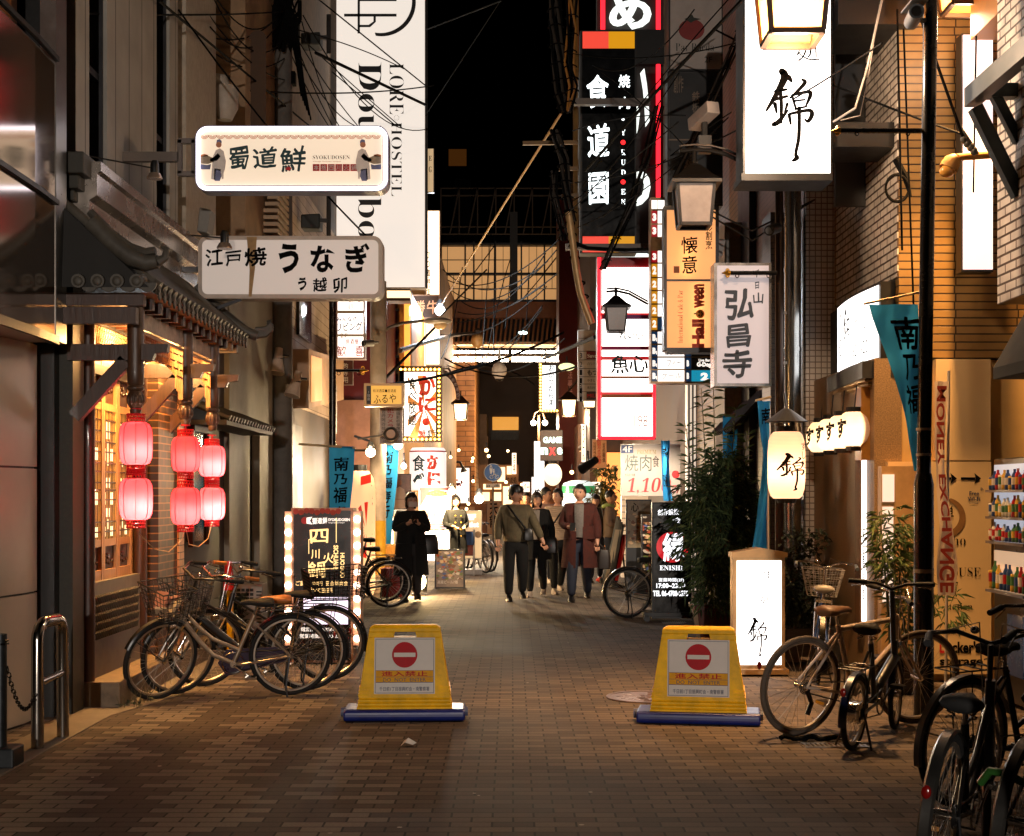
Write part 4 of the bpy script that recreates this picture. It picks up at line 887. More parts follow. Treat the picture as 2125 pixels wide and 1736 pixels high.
sign('camera_notice', 'white banner with three columns of camera warning text in black and red', 788, 846, 835, 922, 22.0, mat('notice_white', '#d8c8bc', .6), [(V_('범카메라작동중'), 792, 850, 800, 912, 0), (V_('犯カメラ作動'), 803, 848, 817, 910, 1, dict(bold=.04)), (V_('视摄影机录像这边'), 822, 848, 831, 908, 0), ('法善寺前本通り商店会', 794, 914, 832, 919, 0)], STEEL, .03, .5, tm=(INK, REDP), cat='notice')
# crab restaurant sign with bulb border
def crab(mb, e):
    for k in range(9):
        a0 = 20 + k*40; ppx(mb, [(max(846, min(904, 878+70*math.cos(R_(t)))), max(780, min(912, 838+75*math.sin(R_(t))))) for t in (a0, a0+14)] + [(880, 845)], e+.003, 2)
    dpx(mb, 884, 876, 8, e-.002, 1)
    for k in range(14):
        a = R_(180 + 180*k/13); ppx(mb, [(884+9*math.cos(a), 876+9*math.sin(a)), (884+25*math.cos(a), 872+19*math.sin(a)), (884+25*math.cos(a+.07), 872+19*math.sin(a+.07))], e-.002, 1)
cr = sign('crab_restaurant_sign', 'white lit crab restaurant sign with red hiragana and a border of amber bulbs', 826, 760, 917, 918, 30.0, emis('crab_face', '#fff3e4', 2.6), [
    ('か', 868, 780, 904, 822, 1, dict(bold=.08, brush=.12)), ('に', 868, 824, 904, 856, 1, dict(bold=.08, brush=.12)), (V_('食べ放題'), 847, 784, 864, 884, 0, B2), ('蟹', 868, 892, 884, 909, 1, B2), ('奉行', 886, 892, 904, 909, 0, B2), ('かに', 848, 896, 858, 902, 0)],
    mat('dark_bronze', '#2e2013', .5), .3, 13, tm=(mat('dark_green_print', '#22302c', .6), mat('crab_red', '#d8402a', .6), mat('crab_orange', '#e8a860', .6)), extra=crab)
mb = MB()
for k in range(10): mb.ell(at(832+k*8.8, 767, 29.93), .026, .026, .026, 8, 6); mb.ell(at(832+k*8.8, 912, 29.93), .026, .026, .026, 8, 6)
for k in range(15):
    mb.ell(at(911, 775+k*9.2, 29.93), .026, .026, .026, 8, 6)
    if k > 12: continue
mb.build('bulb', E_BULB, cr)
# standing signs on the left
def sich(mb, e):
    for (x0,y0,x1,y1) in ((640,1120,641.6,1150),(640,1165,641.6,1196),(641,1119,657,1121),(697,1075,698.6,1127),(630,1180,700,1181.5)): rpx(mb, x0, y0, x1, y1, e, 0)
    for k in range(9): dpx(mb, 614+11*k, 1062+2*math.sin(k*2), 6, e+.003, 2, 12)
    dpx(mb, 632, 1081, 7, e, 1); ppx(mb, [(636, 1075), (648, 1073), (643, 1081), (648, 1089), (636, 1087)], e-.001, 3)
st = sign('hotpot_stand_sign', 'black hotpot stand sign with gold lettering between two rows of round bulbs', 604, 1055, 733, 1376, 13.75, mat('menu_black', '#150d0b', .25, var=.8, scale=4), [
    ('四', 643, 1098, 681, 1128, 0, B1), ('川', 646, 1140, 663, 1160, 0, B1), ('火', 671, 1148, 692, 1170, 0, B1), ('鍋', 640, 1166, 676, 1200, 0, B1), ('SICHUAN', 692, 1132, 702, 1180, 0, dict(rot=90, bold=.03)), ('HUOGUO', 706, 1148, 715, 1200, 0, dict(rot=90, bold=.03)),
    ('蜀道鮮', 648, 1074, 679, 1088, 3, B2), ('SYOKUDOSEN', 681, 1076, 726, 1082, 3, dict(bold=.03)), ('Honge Sichuan hotpot', 681, 1084, 715, 1087, 3), ('ご宴会1100円  宴会新宴会', 614, 1206, 722, 1216, 0, dict(bold=.03)), ('食べ放題', 640, 1220, 690, 1231, 0, dict(bold=.03)), ('電話: 06-6256-4', 624, 1302, 700, 1311, 3, dict(bold=.03)), ('営業時間: 17:00-23', 622, 1316, 704, 1325, 3, dict(bold=.03))],
    mat('stand_frame', '#a8795c', .4), .3, 5, cat='stand sign', tm=(emis('gold_letter', '#ffd48a', 1.5), RED, mat('cloud_red', '#8e2c1e', .6), emis('white_letter', '#fff4e8', 1.2)), extra=sich)
mb = MB(); rpx(mb, 630, 1240, 722, 1296, 13.73, 0); mb.build('lit_picture', emis('hot_picture', '#f6e6ff', 1.7), st)
mb = MB()
for x0, x1 in ((591, 605), (733, 748)): mb.box(gx(x0, 13.74), gx(x1, 13.74), 13.74, 14.0, gz(1340, 13.74), gz(1062, 13.74))
mb.build('bulb_rail', mat('clear_rail', '#d9a68c', .3), st)
mb = MB()
for x in (598, 741):
    for k in range(10): mb.ell(at(x, 1078+k*27.5, 13.72), .033, .03, .033, 12, 8)
mb.build('bulb', emis('round_bulb', '#ffe0c4', 14), st); mb = MB()
mb.box(gx(606, 13.8), gx(731, 13.8), 13.76, 14.2, 0.02, .10); mb.build('base', DSTEEL, st)

d = 23.0
cl = thing('tall_paper_lantern', 'tall cream striped paper lantern with a red fan design behind the hotpot stand sign', 'lantern', at(750, 1240, d))
c = at(745, 1240, d); R0 = 34/F*d; H0 = 262/F*d
mb = MB(); mb.lathe([(R0*.55, 0), (R0*.85, .03), (R0, .14), (R0*1.0, H0-.3), (R0*.9, H0-.12), (R0*.62, H0)], c, 28); mb.build('shade', paper('lantern_cream', '#f0cda4', .55, '#ffd9a8', .7, 22), cl, True)
mb = MB(); mb.lathe([(R0*.5, H0-.01), (R0*.5, H0+.1), (0, H0+.1)], c, 16); mb.build('cap', BLACK, cl)
mb = MB(); e = c.y
def onl(px, py): x = gx(px, d); dx = max(-.98*R0, min(.98*R0, x - c.x)); return (x, e - math.sqrt(R0*R0 - dx*dx) - .006, gz(py, d))
for k in range(7):
    a0 = 95 + k*27; pts = [(764+5*math.cos(R_(a0)), 1100+8*math.sin(R_(a0)))] + [(766+30*math.cos(R_(a0+t)), 1100+58*math.sin(R_(a0+t))) for t in (0, 7, 14)]; mb.add([onl(*p) for p in pts], [(0, 1, 2, 3)])
mb.add([onl(*p) for p in ((752, 990), (772, 984), (772, 1002), (752, 1008))], [(0, 1, 2, 3)]); write(mb, V_('名代らーめん'), gx(766, d), gz(1140, d), gx(775, d), gz(1005, d), e - R0*.5, 1, bold=.03)
mb.build('red_design', [emis('glow_red', '#e03020', .55), INK], cl)

d = 32.0; kl = thing('crab_lantern', 'white paper lantern with red and green characters below the bulb-bordered crab sign', 'lantern', at(888, 1015, d))
c = at(888, 1018, d); R0 = 38/F*d; H0 = 88/F*d
mb = MB(); mb.lathe([(R0*.9, 0), (R0, .04), (R0, H0-.1), (R0*.93, H0-.03), (R0*.85, H0)], c, 28); mb.build('shade', emis('lantern_white', '#fff3ea', .95), kl, True)
mb = MB(); e = c.y; onk = lambda x, z: (x, e - math.sqrt(max(1e-4, R0*R0 - min(.96*R0, abs(x - c.x))**2)) - .006, z)
for s_, x0, y0, x1, y1, mi in (('か', 888, 946, 915, 976, 0), ('に', 889, 980, 915, 1008, 0), ('食', 858, 946, 884, 978, 1), ('べ', 858, 982, 884, 1008, 1)): write(mb, s_, gx(x0, d), gz(y1, d), gx(x1, d), gz(y0, d), 0, mi, bold=.13, fn=onk)
mb.build('lettering', [mat('crab_red', '#d8402a'), TEAL], kl)
mb = MB(); mb.lathe([(R0*1.005, H0-.1), (R0*1.005, H0-.07)], c, 28); mb.build('band', REDP, kl)

sign('portrait_poster', 'framed poster of a seated person lit by a bulb behind the masked woman', 799, 984, 853, 1058, 26.5, mat('poster_grey', '#8a6a62', .4, var=.6, scale=3), [('15/7', 828, 1040, 846, 1046, 0)], BLACK, .05, 1.5, cat='poster', tm=(mat('poster_light', '#c9b0a0', .6), mat('poster_skin', '#9a6a52', .6), INK), extra=lambda mb, e: (dpx(mb, 829, 1002, 6, e, 1), ppx(mb, [(818, 1036), (820, 1016), (829, 1010), (839, 1016), (842, 1036)], e, 0), rpx(mb, 818, 1037, 850, 1056, e-.002, 0)))
sign('menu_poster', 'small menu panel with white paper strips between the posters', 842, 1021, 862, 1057, 26.2, mat('menu_brown', '#4a2a1a', .5), [('営業', 844, 1024, 851, 1036, 1)], BLACK, .05, 1, cat='poster', tm=(WHITEP, RED), extra=lambda mb, e: (rpx(mb, 853, 1024, 860, 1038, e, 0), rpx(mb, 853, 1041, 860, 1054, e, 0), rpx(mb, 844, 1041, 851, 1054, e, 1)))
def bowl(mb, e):
    ppx(mb, [(885, 1028), (930, 1028), (926, 1045), (919, 1056), (897, 1056), (889, 1045)], e, 0)
    ppx(mb, [(885, 1028), (892, 1020), (907, 1017), (922, 1020), (930, 1028), (907, 1032)], e-.001, 1)
    for k in range(12): dpx(mb, 890+k*3.2, 1024+2*math.sin(k*2.2), 2, e-.002, 1 + k % 2, 8)
    rpx(mb, 871, 1012, 935, 1018, e-.002, 2); ppx(mb, [(872, 1018), (892, 1018), (872, 1052)], e, 2)
    for k in range(5): rpx(mb, 876, 1078+k*5, 925, 1080+k*5, e, 3)
sign('noodle_bowl_sign', 'bright lit food sign with a white bowl of noodles and green onions', 868, 1010, 936, 1110, 27.5, emis('food_lit', '#f6dfd6', 1.2), [('そば', 880, 1062, 920, 1072, 3, B1)], WHITEP, .3, 1, tm=(emis('bowl_white', '#fff6f2', 1.4), mat('onion_green', '#6d7d3a', .6), mat('pink_band', '#d0505a', .6), mat('faint_red', '#c07a70', .6)), extra=bowl)
sign('white_menu_board', 'white glowing board with blank face behind the masked woman', 880, 1100, 934, 1166, 26.8, emis('menu_hot', '#ffe4c8', 8), (), mat('grey_rim', '#a09a96', .4), .12, 2, 6)
sign('yellow_menu_board', 'lit white board with yellow border left of the masked woman', 790, 1060, 818, 1155, 26.0, emis('menu_warm', '#ffe2bc', 6), [('メニュー', 796, 1066, 815, 1071, 0)], mat('yellow_rim', '#d0a060', .5), .12, 2, tm=(mat('yellow_print', '#c89a40', .6),))
# floor easels
def food(mb, e, x0, y0, x1, y1, n, seed, cols):
    r = random.Random(seed)
    for k in range(n):
        x, y, q = r.uniform(x0, x1), r.uniform(y0, y1), r.uniform(1.5, 5); a = r.uniform(0, 3.1)
        pts = [(max(x0, min(x1, x+q*(1.5 if i % 2 else .8)*math.cos(a+i*1.05))), max(y0, min(y1, y+q*.8*math.sin(a+i*1.05)))) for i in range(6)]
        ppx(mb, pts, e - .0002*k, r.randrange(cols))
FC = (mat('food_cream', '#c9a67c', .5), mat('food_brown', '#6d4326', .5), mat('food_blue', '#4a5a86', .5), mat('food_green', '#5d6a34', .5), mat('food_red', '#9a4326', .5), mat('food_white', '#c9bcae', .5), INK)
ez = sign('food_easel', 'black framed floor easel with printed dishes right of the masked woman', 902, 1140, 965, 1222, 24.6, mat('easel_print', '#7d6a58', .35, var=.3), [('高級ビール7種', 908, 1205, 950, 1212, 5, dict(bold=.04))], BLACK, .05, 3.5, cat='easel', tm=FC, extra=lambda mb, e: food(mb, e, 906, 1145, 960, 1203, 90, 5, 6))
mb = MB()
for x in (905, 962): mb.beam(at(x, 1222, 24.6), (gx(x, 24.6), 24.6, 0), .035, .035); mb.beam(at(x, 1150, 24.7), (gx(x, 24.6), 25.1, 0), .03, .03)
mb.build('leg', BLACK, ez)
bz = sign('beef_easel', 'white lit board with white block letters and food photos near the parked bicycles', 953, 1060, 1000, 1160, 29.0, emis('beef_face', '#f2c890', .75), [('BEEF', 957, 1067, 988, 1080, 0, dict(bold=.06)), ('tlet', 972, 1083, 994, 1095, 0, dict(bold=.06)), ('無料', 955, 1086, 966, 1095, 1), ('ース カツ膳', 956, 1108, 980, 1112, 2), ('1280円', 956, 1115, 982, 1123, 2)], WHITEP, .12, 1.5, cat='stand sign', tm=(emis('white_letter', '#fff4e8', 1.2), REDP, INK, FC[0], FC[4]), extra=lambda mb, e: (rpx(mb, 955, 1103, 984, 1154, e+.003, 4), dpx(mb, 992, 1110, 7, e+.002, 3)))
mb = MB()
for x in (956, 984): mb.beam(at(x, 1100, 28.9), (gx(x, 28.9), 28.6, 0), .04, .04)
mb.box(gx(953, 29), gx(1000, 29), 29, 29.4, 0, .1); mb.build('stand', WHITEP, bz)
sign('kanji_panel', 'tan panel with large black brush characters behind the walkers at left', 1010, 1040, 1040, 1110, 44, mat('tan_panel', '#b98d62', .6), [(V_('天龍'), 1016, 1045, 1034, 1095, 0, B2)], WOOD, .1, 1)
# round blue path sign
rp = thing('blue_round_sign', 'round blue pedestrian and cycle sign over a white time plate', 'road sign', at(1023, 1200, 40)); d = 40
mb = MB(); c = at(1023, 981, d); mb.disc((c.x, d, c.z), 18/F*d, 32); mb.build('disc', mat('sign_blue', '#1d5c9e', .4), rp)
mb = MB(); mb.tube([(c.x+18.2/F*d*math.cos(a*.2), d, c.z+18.2/F*d*math.sin(a*.2)) for a in range(32)], .012, 6, True); mb.build('rim', WHITEP, rp)
mb = MB(); e = d-.01
dpx(mb, 1019, 968, 2.2, e); ppx(mb, [(1016, 971), (1022, 971), (1022, 979), (1020, 984), (1017, 984)], e); dpx(mb, 1025, 975, 1.7, e); ppx(mb, [(1023, 977), (1027, 977), (1026, 984), (1024, 984)], e)
for x in (1020, 1031): ppx(mb, [(x+4*math.cos(R_(a)), 990+4*math.sin(R_(a))) for a in range(0, 360, 30)] + [(x+3*math.cos(R_(a)), 990+3*math.sin(R_(a))) for a in range(330, -1, -30)], e)
ppx(mb, [(1020, 990), (1024, 984), (1029, 984), (1031, 990), (1030, 990), (1028, 985), (1025, 986), (1021, 990)], e); mb.build('pictogram', WHITEP, rp)
mb = MB(); rpx(mb, 1008, 1004, 1038, 1013, d); mb.build('time_plate', mat('plate_white', '#cdb8a0', .5), rp); mb = MB(); wpx(mb, '12 - 1時', 1011, 1006, 1035, 1012, d-.01); mb.build('lettering', INK, rp)
mb = MB(); mb.tube([(c.x, d+.04, 0), (c.x, d+.04, c.z)], .03, 8); mb.build('post', STEEL, rp)

# --- right: signs
ns = sign('sushi_tower_sign', 'huge white lit box sign with one large black brush character at top right', 1542, -70, 1727, 374, 12.4, emis('nishiki_lit', '#fff8f4', 3.2), [('処', 1652, 96, 1702, 128, 0, dict(brush=.2))], mat('black_frame', '#131110', .4), .4, 4.5, extra=lambda mb, e: brush_char(mb, NISHIKI, gx(1590, 12.4), gz(335, 12.4), gx(1684, 12.4), gz(150, 12.4), 0, e))
mb = MB(); mb.box(gx(1538, 12.4), gx(1727, 12.4), 12.38, 12.82, gz(376, 12.4), gz(361, 12.4)); mb.build('bottom_rail', mat('black_frame', '#131110'), ns)
tp = sign('temple_sign', 'grey-white acrylic sign with three dark brush characters in a chrome frame', 1482, 546, 1601, 802, 13.4, emis('temple_added_glow', '#d9d0d6', .36, '#b8b0b4'), [('弘', 1505, 600, 1563, 664, 0, B2), ('昌', 1508, 672, 1558, 722, 0, B2), ('寺', 1500, 728, 1560, 784, 0, B2), ('千', 1564, 560, 1577, 576, 0, B2), ('日', 1567, 585, 1575, 600, 0, B2), ('山', 1563, 608, 1584, 630, 0, B2)], mat('chrome_frame', '#b9b2ae', .2, .9), .25, 6, tm=(mat('slate_ink', '#2b3440', .6),))  # unlit acrylic given a glow in place of light from its surroundings
# translucent orange sign pair with a tube inside
hw = thing('orange_bar_sign', 'orange translucent sign pair with brush characters above and sideways pumpkin lettering below', 'sign', at(1434, 725, 15)); d = 15.0
mb = MB(); mb.box(gx(1378, d), gx(1384, d), d, d+.22, gz(727, d), gz(428, d)); mb.box(gx(1485, d), gx(1492, d), d, d+.22, gz(727, d), gz(428, d)); mb.box(gx(1384, d), gx(1485, d), d, d+.22, gz(732, d), gz(722, d)); mb.box(gx(1384, d), gx(1485, d), d, d+.22, gz(584, d), gz(580, d)); mb.box(gx(1384, d), gx(1485, d), d, d+.22, gz(436, d), gz(428, d)); mb.box(gx(1380, d), gx(1490, d), d+.2, d+.24, gz(727, d), gz(428, d))
mb.build('cabinet', DSTEEL, hw)
mb = MB(); mb.box(gx(1384, d), gx(1485, d), d+.01, d+.02, gz(722, d), gz(584, d)); mb.box(gx(1384, d), gx(1485, d), d+.01, d+.02, gz(580, d), gz(436, d)); mb.build('panel', paper('orange_acrylic', '#fad2a0', .50, '#ffbe80', .8), hw)
mb = MB(); mb.tube([at(1447, 718, d+.09), at(1447, 590, d+.09)], .013, 8); mb.tube([at(1424, 578, d+.09), at(1424, 505, d+.09)], .013, 8); mb.build('inner_tube', emis('inner_tube', '#ffe9cc', 30), hw)
mb = MB(); e = d+.004
for s_, x0, y0, x1, y1, k in (('懐', 1414, 492, 1447, 527, B1), ('意', 1416, 532, 1446, 568, B1), (V_('彩割烹'), 1464, 462, 1478, 518, B1)): wpx(mb, s_, x0, y0, x1, y1, e, 0, **k)
rpx(mb, 1398, 553, 1410, 567, e, 3)
wpx(mb, serif('International Cafe & Bar'), 1406, 603, 1417, 712, e, 1, rot=-90, bold=-.02); wpx(mb, 'Hall', 1436, 663, 1462, 722, e, 2, rot=-90, bold=.06); wpx(mb, 'ween', 1440, 590, 1462, 640, e, 2, rot=-90, bold=.06)
dpx(mb, 1453, 652, 9, e, 4); rpx(mb, 1440, 650, 1446, 653, e, 5)
for y in (648, 655): ppx(mb, [(1449, y-1.5), (1452, y-1.5), (1452, y+1.5), (1449, y+1.5)], e-.003, 0)
ppx(mb, [(1454, 646), (1458, 649), (1459, 652), (1458, 655), (1454, 658), (1456, 652)], e-.003, 0)
mb.build('lettering', [INK, mat('pale_orange_print', '#b06030', .6), mat('halloween_red', '#c8401c', .6), mat('seal_print', '#a05a30', .6), mat('pumpkin', '#e88a10', .6), mat('onion_green', '#6d7d3a')], hw)
# dark unlit column above it
DK = mat('sign_black', '#0c0b0a', .35)
sign('teppan_sign', 'unlit black column sign with faint grey characters behind the hanging lantern', 1385, 149, 1500, 428, 16.0, DK, [('創作', 1398, 158, 1418, 194, 0, B1), (V_('鉄板焼'), 1436, 190, 1452, 258, 0, B1), ('ENISHI', 1468, 194, 1475, 240, 0, dict(rot=90)), ('2', 1480, 268, 1487, 278, 0), ('縁', 1420, 318, 1448, 366, 0, B2)], mat('black_frame', '#131110'), .25, 4, tm=(mat('faint_print', '#776655', .6),), extra=lambda mb, e: rpx(mb, 1388, 289, 1497, 292, e, 0))
def tomato(mb, e):
    ppx(mb, [(1435+27*math.cos(R_(a)), 62+22*math.sin(R_(a))) for a in range(0, 360, 15)], e, 0); ppx(mb, [(1420, 40), (1430, 36), (1436, 30), (1440, 37), (1455, 40), (1440, 44), (1434, 48)], e-.002, 1)
sign('tomato_sign', 'unlit grey sign with a painted red tomato at the top of the column', 1388, -40, 1500, 147, 16.0, mat('grey_acrylic', '#a39890', .4, var=.1), [(serif('Bar Rueda'), 1402, 90, 1482, 106, 1, dict(bold=-.02)), ('2F', 1462, 118, 1478, 130, 1)], mat('black_frame', '#131110'), .25, 3, tm=(mat('tomato_red', '#7d1712', .4), mat('leaf_print', '#20241c', .6)), extra=tomato)
# yakiniku sign
yk = sign('grill_house_sign', 'tall black sign with large glowing white characters and red and yellow end blocks', 1204, 64, 1321, 526, 20.0, mat('gloss_black', '#06080a', .2, var=.1), [
    ('食', 1218, 157, 1262, 224, 0, dict(bold=.06, brush=.12)), ('道', 1220, 258, 1264, 326, 0, dict(bold=.06, brush=.12)), ('園', 1222, 358, 1262, 424, 0, dict(bold=.06, brush=.08)), ('焼', 1284, 156, 1307, 182, 0, dict(bold=.05)), ('肉', 1285, 202, 1307, 226, 0, dict(bold=.05))] +
    [(serif(ch), 1289, y, 1298, y+11, 0) for ch, y in (('Y', 270), ('K', 311), ('U', 332), ('D', 353), ('E', 393), ('N', 414))], BLACK, .3, 4, tm=(emis('cool_letter', '#f4feff', 2.6), E_RED), extra=lambda mb, e: (dpx(mb, 1293, 248, 3, e, 0), dpx(mb, 1293, 296, 5, e, 1), dpx(mb, 1293, 378, 5, e, 1)))
mb = MB()
for y0, y1 in ((66, 101), (491, 524)): rpx(mb, 1209, y0, 1263, y1, 19.98, 0); rpx(mb, 1263, y0, 1317, y1, 19.98, 1)
mb.build('colour_block', [emis('block_red', '#f04a38', .95), emis('block_yellow', '#eaa010', .75)], yk)
# neon tower behind
nn_ = thing('neon_tower_sign', 'tall sign of thick white neon hiragana between two red neon lines', 'sign', at(1308, 520, 22)); d = 22.0
mb = MB(); mb.box(gx(1240, d), gx(1378, d), d+.1, d+.4, gz(615, d), gz(-80, d)); mb.build('cabinet', mat('tower_dark', '#191410', .6), nn_)
mb = MB()
for x in (1251, 1366): mb.tube([at(x, -70, d), at(x, 528 if x < 1300 else 412, d)], .035, 8)
mb.build('red_neon', emis('neon_red', '#ff2230', 2.4), nn_)
mb = MB()
for s_, x0, y0, x1, y1 in (('め', 1264, -12, 1352, 62), ('い', 1300, 138, 1348, 290), ('り', 1296, 350, 1350, 432), ('岡', 1256, 528, 1344, 600)): wpx(mb, s_, x0, y0, x1, y1, d, 0, bold=.07)
mb.build('neon_letter', emis('neon_glow', '#f4fbf4', 1.5), nn_)
mb = MB(); mb.box(gx(1240, d), gx(1378, d), d-.05, d+.1, gz(135, d), gz(64, d)); mb.build('band', BLACK, nn_)
# red framed shop list
rs = thing('red_frame_sign', 'stack of white lit shop panels in a bright red neon frame', 'sign', at(1300, 910, 19)); d = 19.0
mb = MB(); mb.box(gx(1240, d), gx(1361, d), d, d+.35, gz(912, d), gz(534, d)); mb.build('cabinet', mat('red_cabinet', '#a01018', .4), rs)
mb = MB()
for y0, y1 in ((556, 650), (656, 740), (748, 782+32), (820, 906)): mb.box(gx(1249, d), gx(1354, d), d-.02, d, gz(y1, d), gz(y0, d))
mb.build('panel', emis('panel_hot', '#fff4ea', 4), rs)
mb = MB(); e = d-.026
rpx(mb, 1249, 654, 1354, 663, e, 1); rpx(mb, 1249, 719, 1354, 727, e, 2); rpx(mb, 1249, 781, 1354, 786, e, 3); rpx(mb, 1249, 819, 1354, 826, e, 3)
wpx(mb, 'れい心', 1285, 686, 1334, 706, e, 0, brush=.2, bold=.1); wpx(mb, '魚心', 1268, 738, 1344, 776, e, 0, brush=.22, bold=.12); wpx(mb, '198', 1316, 862, 1344, 886, e, 3); wpx(mb, '営業時間 22:00', 1258, 890, 1344, 900, e, 3)
ppx(mb, [(1270+11*math.cos(R_(a)), 870+11*math.sin(R_(a))) for a in range(0, 360, 20)] + [(1270+9*math.cos(R_(a)), 870+9*math.sin(R_(a))) for a in range(340, -1, -20)], e, 3)
wpx(mb, '喜鳥', 1263, 863, 1277, 877, e, 3)
mb.build('lettering', [TEAL, mat('purple_print', '#8a3a86', .6), mat('magenta_print', '#b82a6a', .6), mat('salmon_print', '#d88a50', .6)], rs)
mb = MB()
for x in (1243.5, 1357.5): mb.tube([at(x, 535, d-.03), at(x, 908, d-.03)], .022, 8)
mb.tube([at(1243, 909, d-.03), at(1358, 909, d-.03)], .022, 8); mb.build('red_neon', emis('neon_red', '#ff2230', 2.4), rs)
# floor directory columns
fd = thing('floor_directory', 'narrow lit floor directory with coloured number tiles running behind the orange sign', 'sign', at(1400, 796, 17)); d = 17.0
mb = MB(); mb.box(gx(1350, d), gx(1380, d), d, d+.25, gz(796, d), gz(410, d)); mb.box(gx(1380, d), gx(1478, d), d, d+.25, gz(796, d), gz(728, d)); mb.build('cabinet', mat('bronze_edge', '#8a7050'), fd)
mb = MB(); e = d-.01; lt = MB()
rows = [('', 416, 434, 5), ('3', 438, 464, 1), ('3', 467, 492, 1), ('3', 521, 545, 1), ('2', 548, 575, 2), ('2', 578, 602, 2), ('2', 605, 630, 2), ('2', 633, 657, 2), ('2', 660, 685, 2), ('B', 689, 713, 3), ('B', 717, 740, 3), ('B', 743, 766, 3), ('B', 769, 792, 3)]
for s_, y0, y1, mi in rows:
    rpx(mb, 1352, y0, 1364, y1, e, mi); rpx(mb, 1365, y0, 1379 if y0 < 700 else 1420, y1, e, 4 if s_ != '2' or y0 != 660 else 3)
    if s_: wpx(lt, s_, 1354, y0+5, 1361 if s_ == 'B' else 1362, y1-5, e-.006, 0, bold=.06)
    if s_ == 'B': wpx(lt, '1', 1361.5, y1-11, 1363.5, y1-4, e-.006, 0, bold=.05)
for y0, y1 in ((717, 740), (743, 766), (769, 792)): rpx(mb, 1423, y0, 1434, y1, e, 3); rpx(mb, 1435, y0, 1476, y1, e, 6 if y0 < 760 else 7); wpx(lt, 'B', 1425, y0+5, 1430, y1-5, e-.006, 0, bold=.06)
wpx(lt, '孔雀', 1382, 724, 1412, 737, e-.006, 1, brush=.2); wpx(lt, 'フィー', 1384, 748, 1414, 762, e-.006, 1, brush=.2); wpx(lt, 'クール', 1372, 774, 1414, 788, e-.006, 1, brush=.2)
wpx(lt, 'G-Dog', 1446, 752, 1476, 764, e-.006, 0, bold=.06); wpx(lt, 'Live Bar', 1450, 745, 1474, 751, e-.006, 0, bold=.03); wpx(lt, '2', 1454, 774, 1470, 790, e-.006, 0, bold=.06)
mb.build('panel', [BLACK, emis('tile_red', '#b0121e', .7), emis('tile_yellow', '#d8901a', .8), emis('tile_navy', '#123a60', .5), emis('panel_white', '#fff6ee', 1.5), emis('panel_white', '#fff6ee', 1.5), BLACK, emis('tile_cyan', '#1a98b8', .8)], fd); lt.build('lettering', [emis('white_letter', '#fff4e8', 1.2), INK], fd)
gd_ = sign('grey_directory', 'unlit grey floor directory plate with numbers four to basement at mid lane', 1199, 685, 1242, 832, 25, mat('grey_acrylic', '#a39890'), [(s_, 1203, y, 1208, y+11, 0) for s_, y in (('4', 706), ('3', 733), ('2', 751), ('1', 768), ('1', 785), ('B', 798), ('1', 806), ('B', 815), ('1', 823))] + [('K', 1231, 692, 1240, 702, 2), (serif('Suvel'), 1219, 735, 1240, 743, 3), ('ハリハリ', 1219, 752, 1240, 758, 0), ('もつ', 1219, 768, 1240, 780, 0, B1), ('やきとり', 1219, 787, 1240, 793, 0), ('株式会社', 1219, 802, 1235, 808, 0), ('MILE', 1219, 818, 1240, 825, 2)], STEEL, .15, 1.5, tm=(INK, mat('dark_tile', '#3a2c30', .5), REDP, WHITEP, mat('maroon_tile', '#5a1420', .5)),
     extra=lambda mb, e: ([rpx(mb, 1201, y, 1240, y+1, e, 0) for y in (702, 729, 747, 765, 782, 797, 813)], rpx(mb, 1217, 730, 1240, 746, e+.002, 4), rpx(mb, 1217, 814, 1240, 830, e+.002, 1)))
ok = sign('white_neon_strip', 'white vertical sign with blue script and a border of amber bulbs beyond the arcade', 1118, 752, 1160, 857, 50, emis('strip_lit', '#f6fbff', 1.8), [(V_('おかつたらま'), 1138, 758, 1150, 842, 0, B1), ('すし', 1131, 800, 1134, 850, 0)], mat('dark_bronze', '#2e2013'), .3, 7, tm=(TEAL,))
mb = MB()
for k in range(16): mb.ell(at(1121.5, 757+k*6.3, 49.95), .035, .03, .035, 8, 5)
for k in range(6): mb.ell(at(1126+k*6, 853, 49.95), .035, .03, .035, 8, 5)
mb.build('bulb', E_BULB, ok)
sign('game_centre_sign', 'dark box with glowing letters of a game centre beside the far red pillar', 1121, 893, 1168, 957, 48, mat('sign_grey', '#4a3f3a', .5), [('GAME', 1127, 907, 1166, 920, 0, dict(bold=.05)), ('n', 1122, 929, 1137, 944, 0, dict(bold=.06)), ('X', 1139, 929, 1153, 945, 1, dict(bold=.06)), ('e', 1156, 929, 1167, 944, 0, dict(bold=.06))], DGREY, .3, 1, tm=(emis('aqua_letter', '#d8fff2', 2.2), E_RED))
sign('white_far_panel', 'plain white glowing upright panel under the far game sign', 1108, 916, 1130, 1012, 49, emis('sign_white_hot', '#fff8f2', 3.0), (), STEEL, .3, 1)
sign('kana_far_panel', 'small white panel with brush kana below the white glowing upright', 1103, 990, 1128, 1034, 49.6, emis('panel_white', '#fff6ee', 1.5), [('が', 1108, 994, 1120, 1008, 0, B1), ('め', 1108, 1014, 1122, 1030, 0, B1)], STEEL, .2, .5)
d = 46; lg = thing('far_cream_lantern', 'round cream lit lantern right of the white far panel', 'lantern', at(1148, 1000, d))
c = at(1147, 985, d); mb = MB(); mb.ell(c, .30, .30, .37, 20, 12); mb.build('shade', emis('far_lantern', '#ffe6c0', 1.6), lg, True); mb = MB(); mb.lathe([(.14, .34), (.14, .42), (0, .42)], c, 12); mb.build('cap', BLACK, lg)
d = 36; cg = thing('green_drink_column', 'green and white cylinder advert with rounded top behind the walkers', 'sign', at(1201, 1090, d))
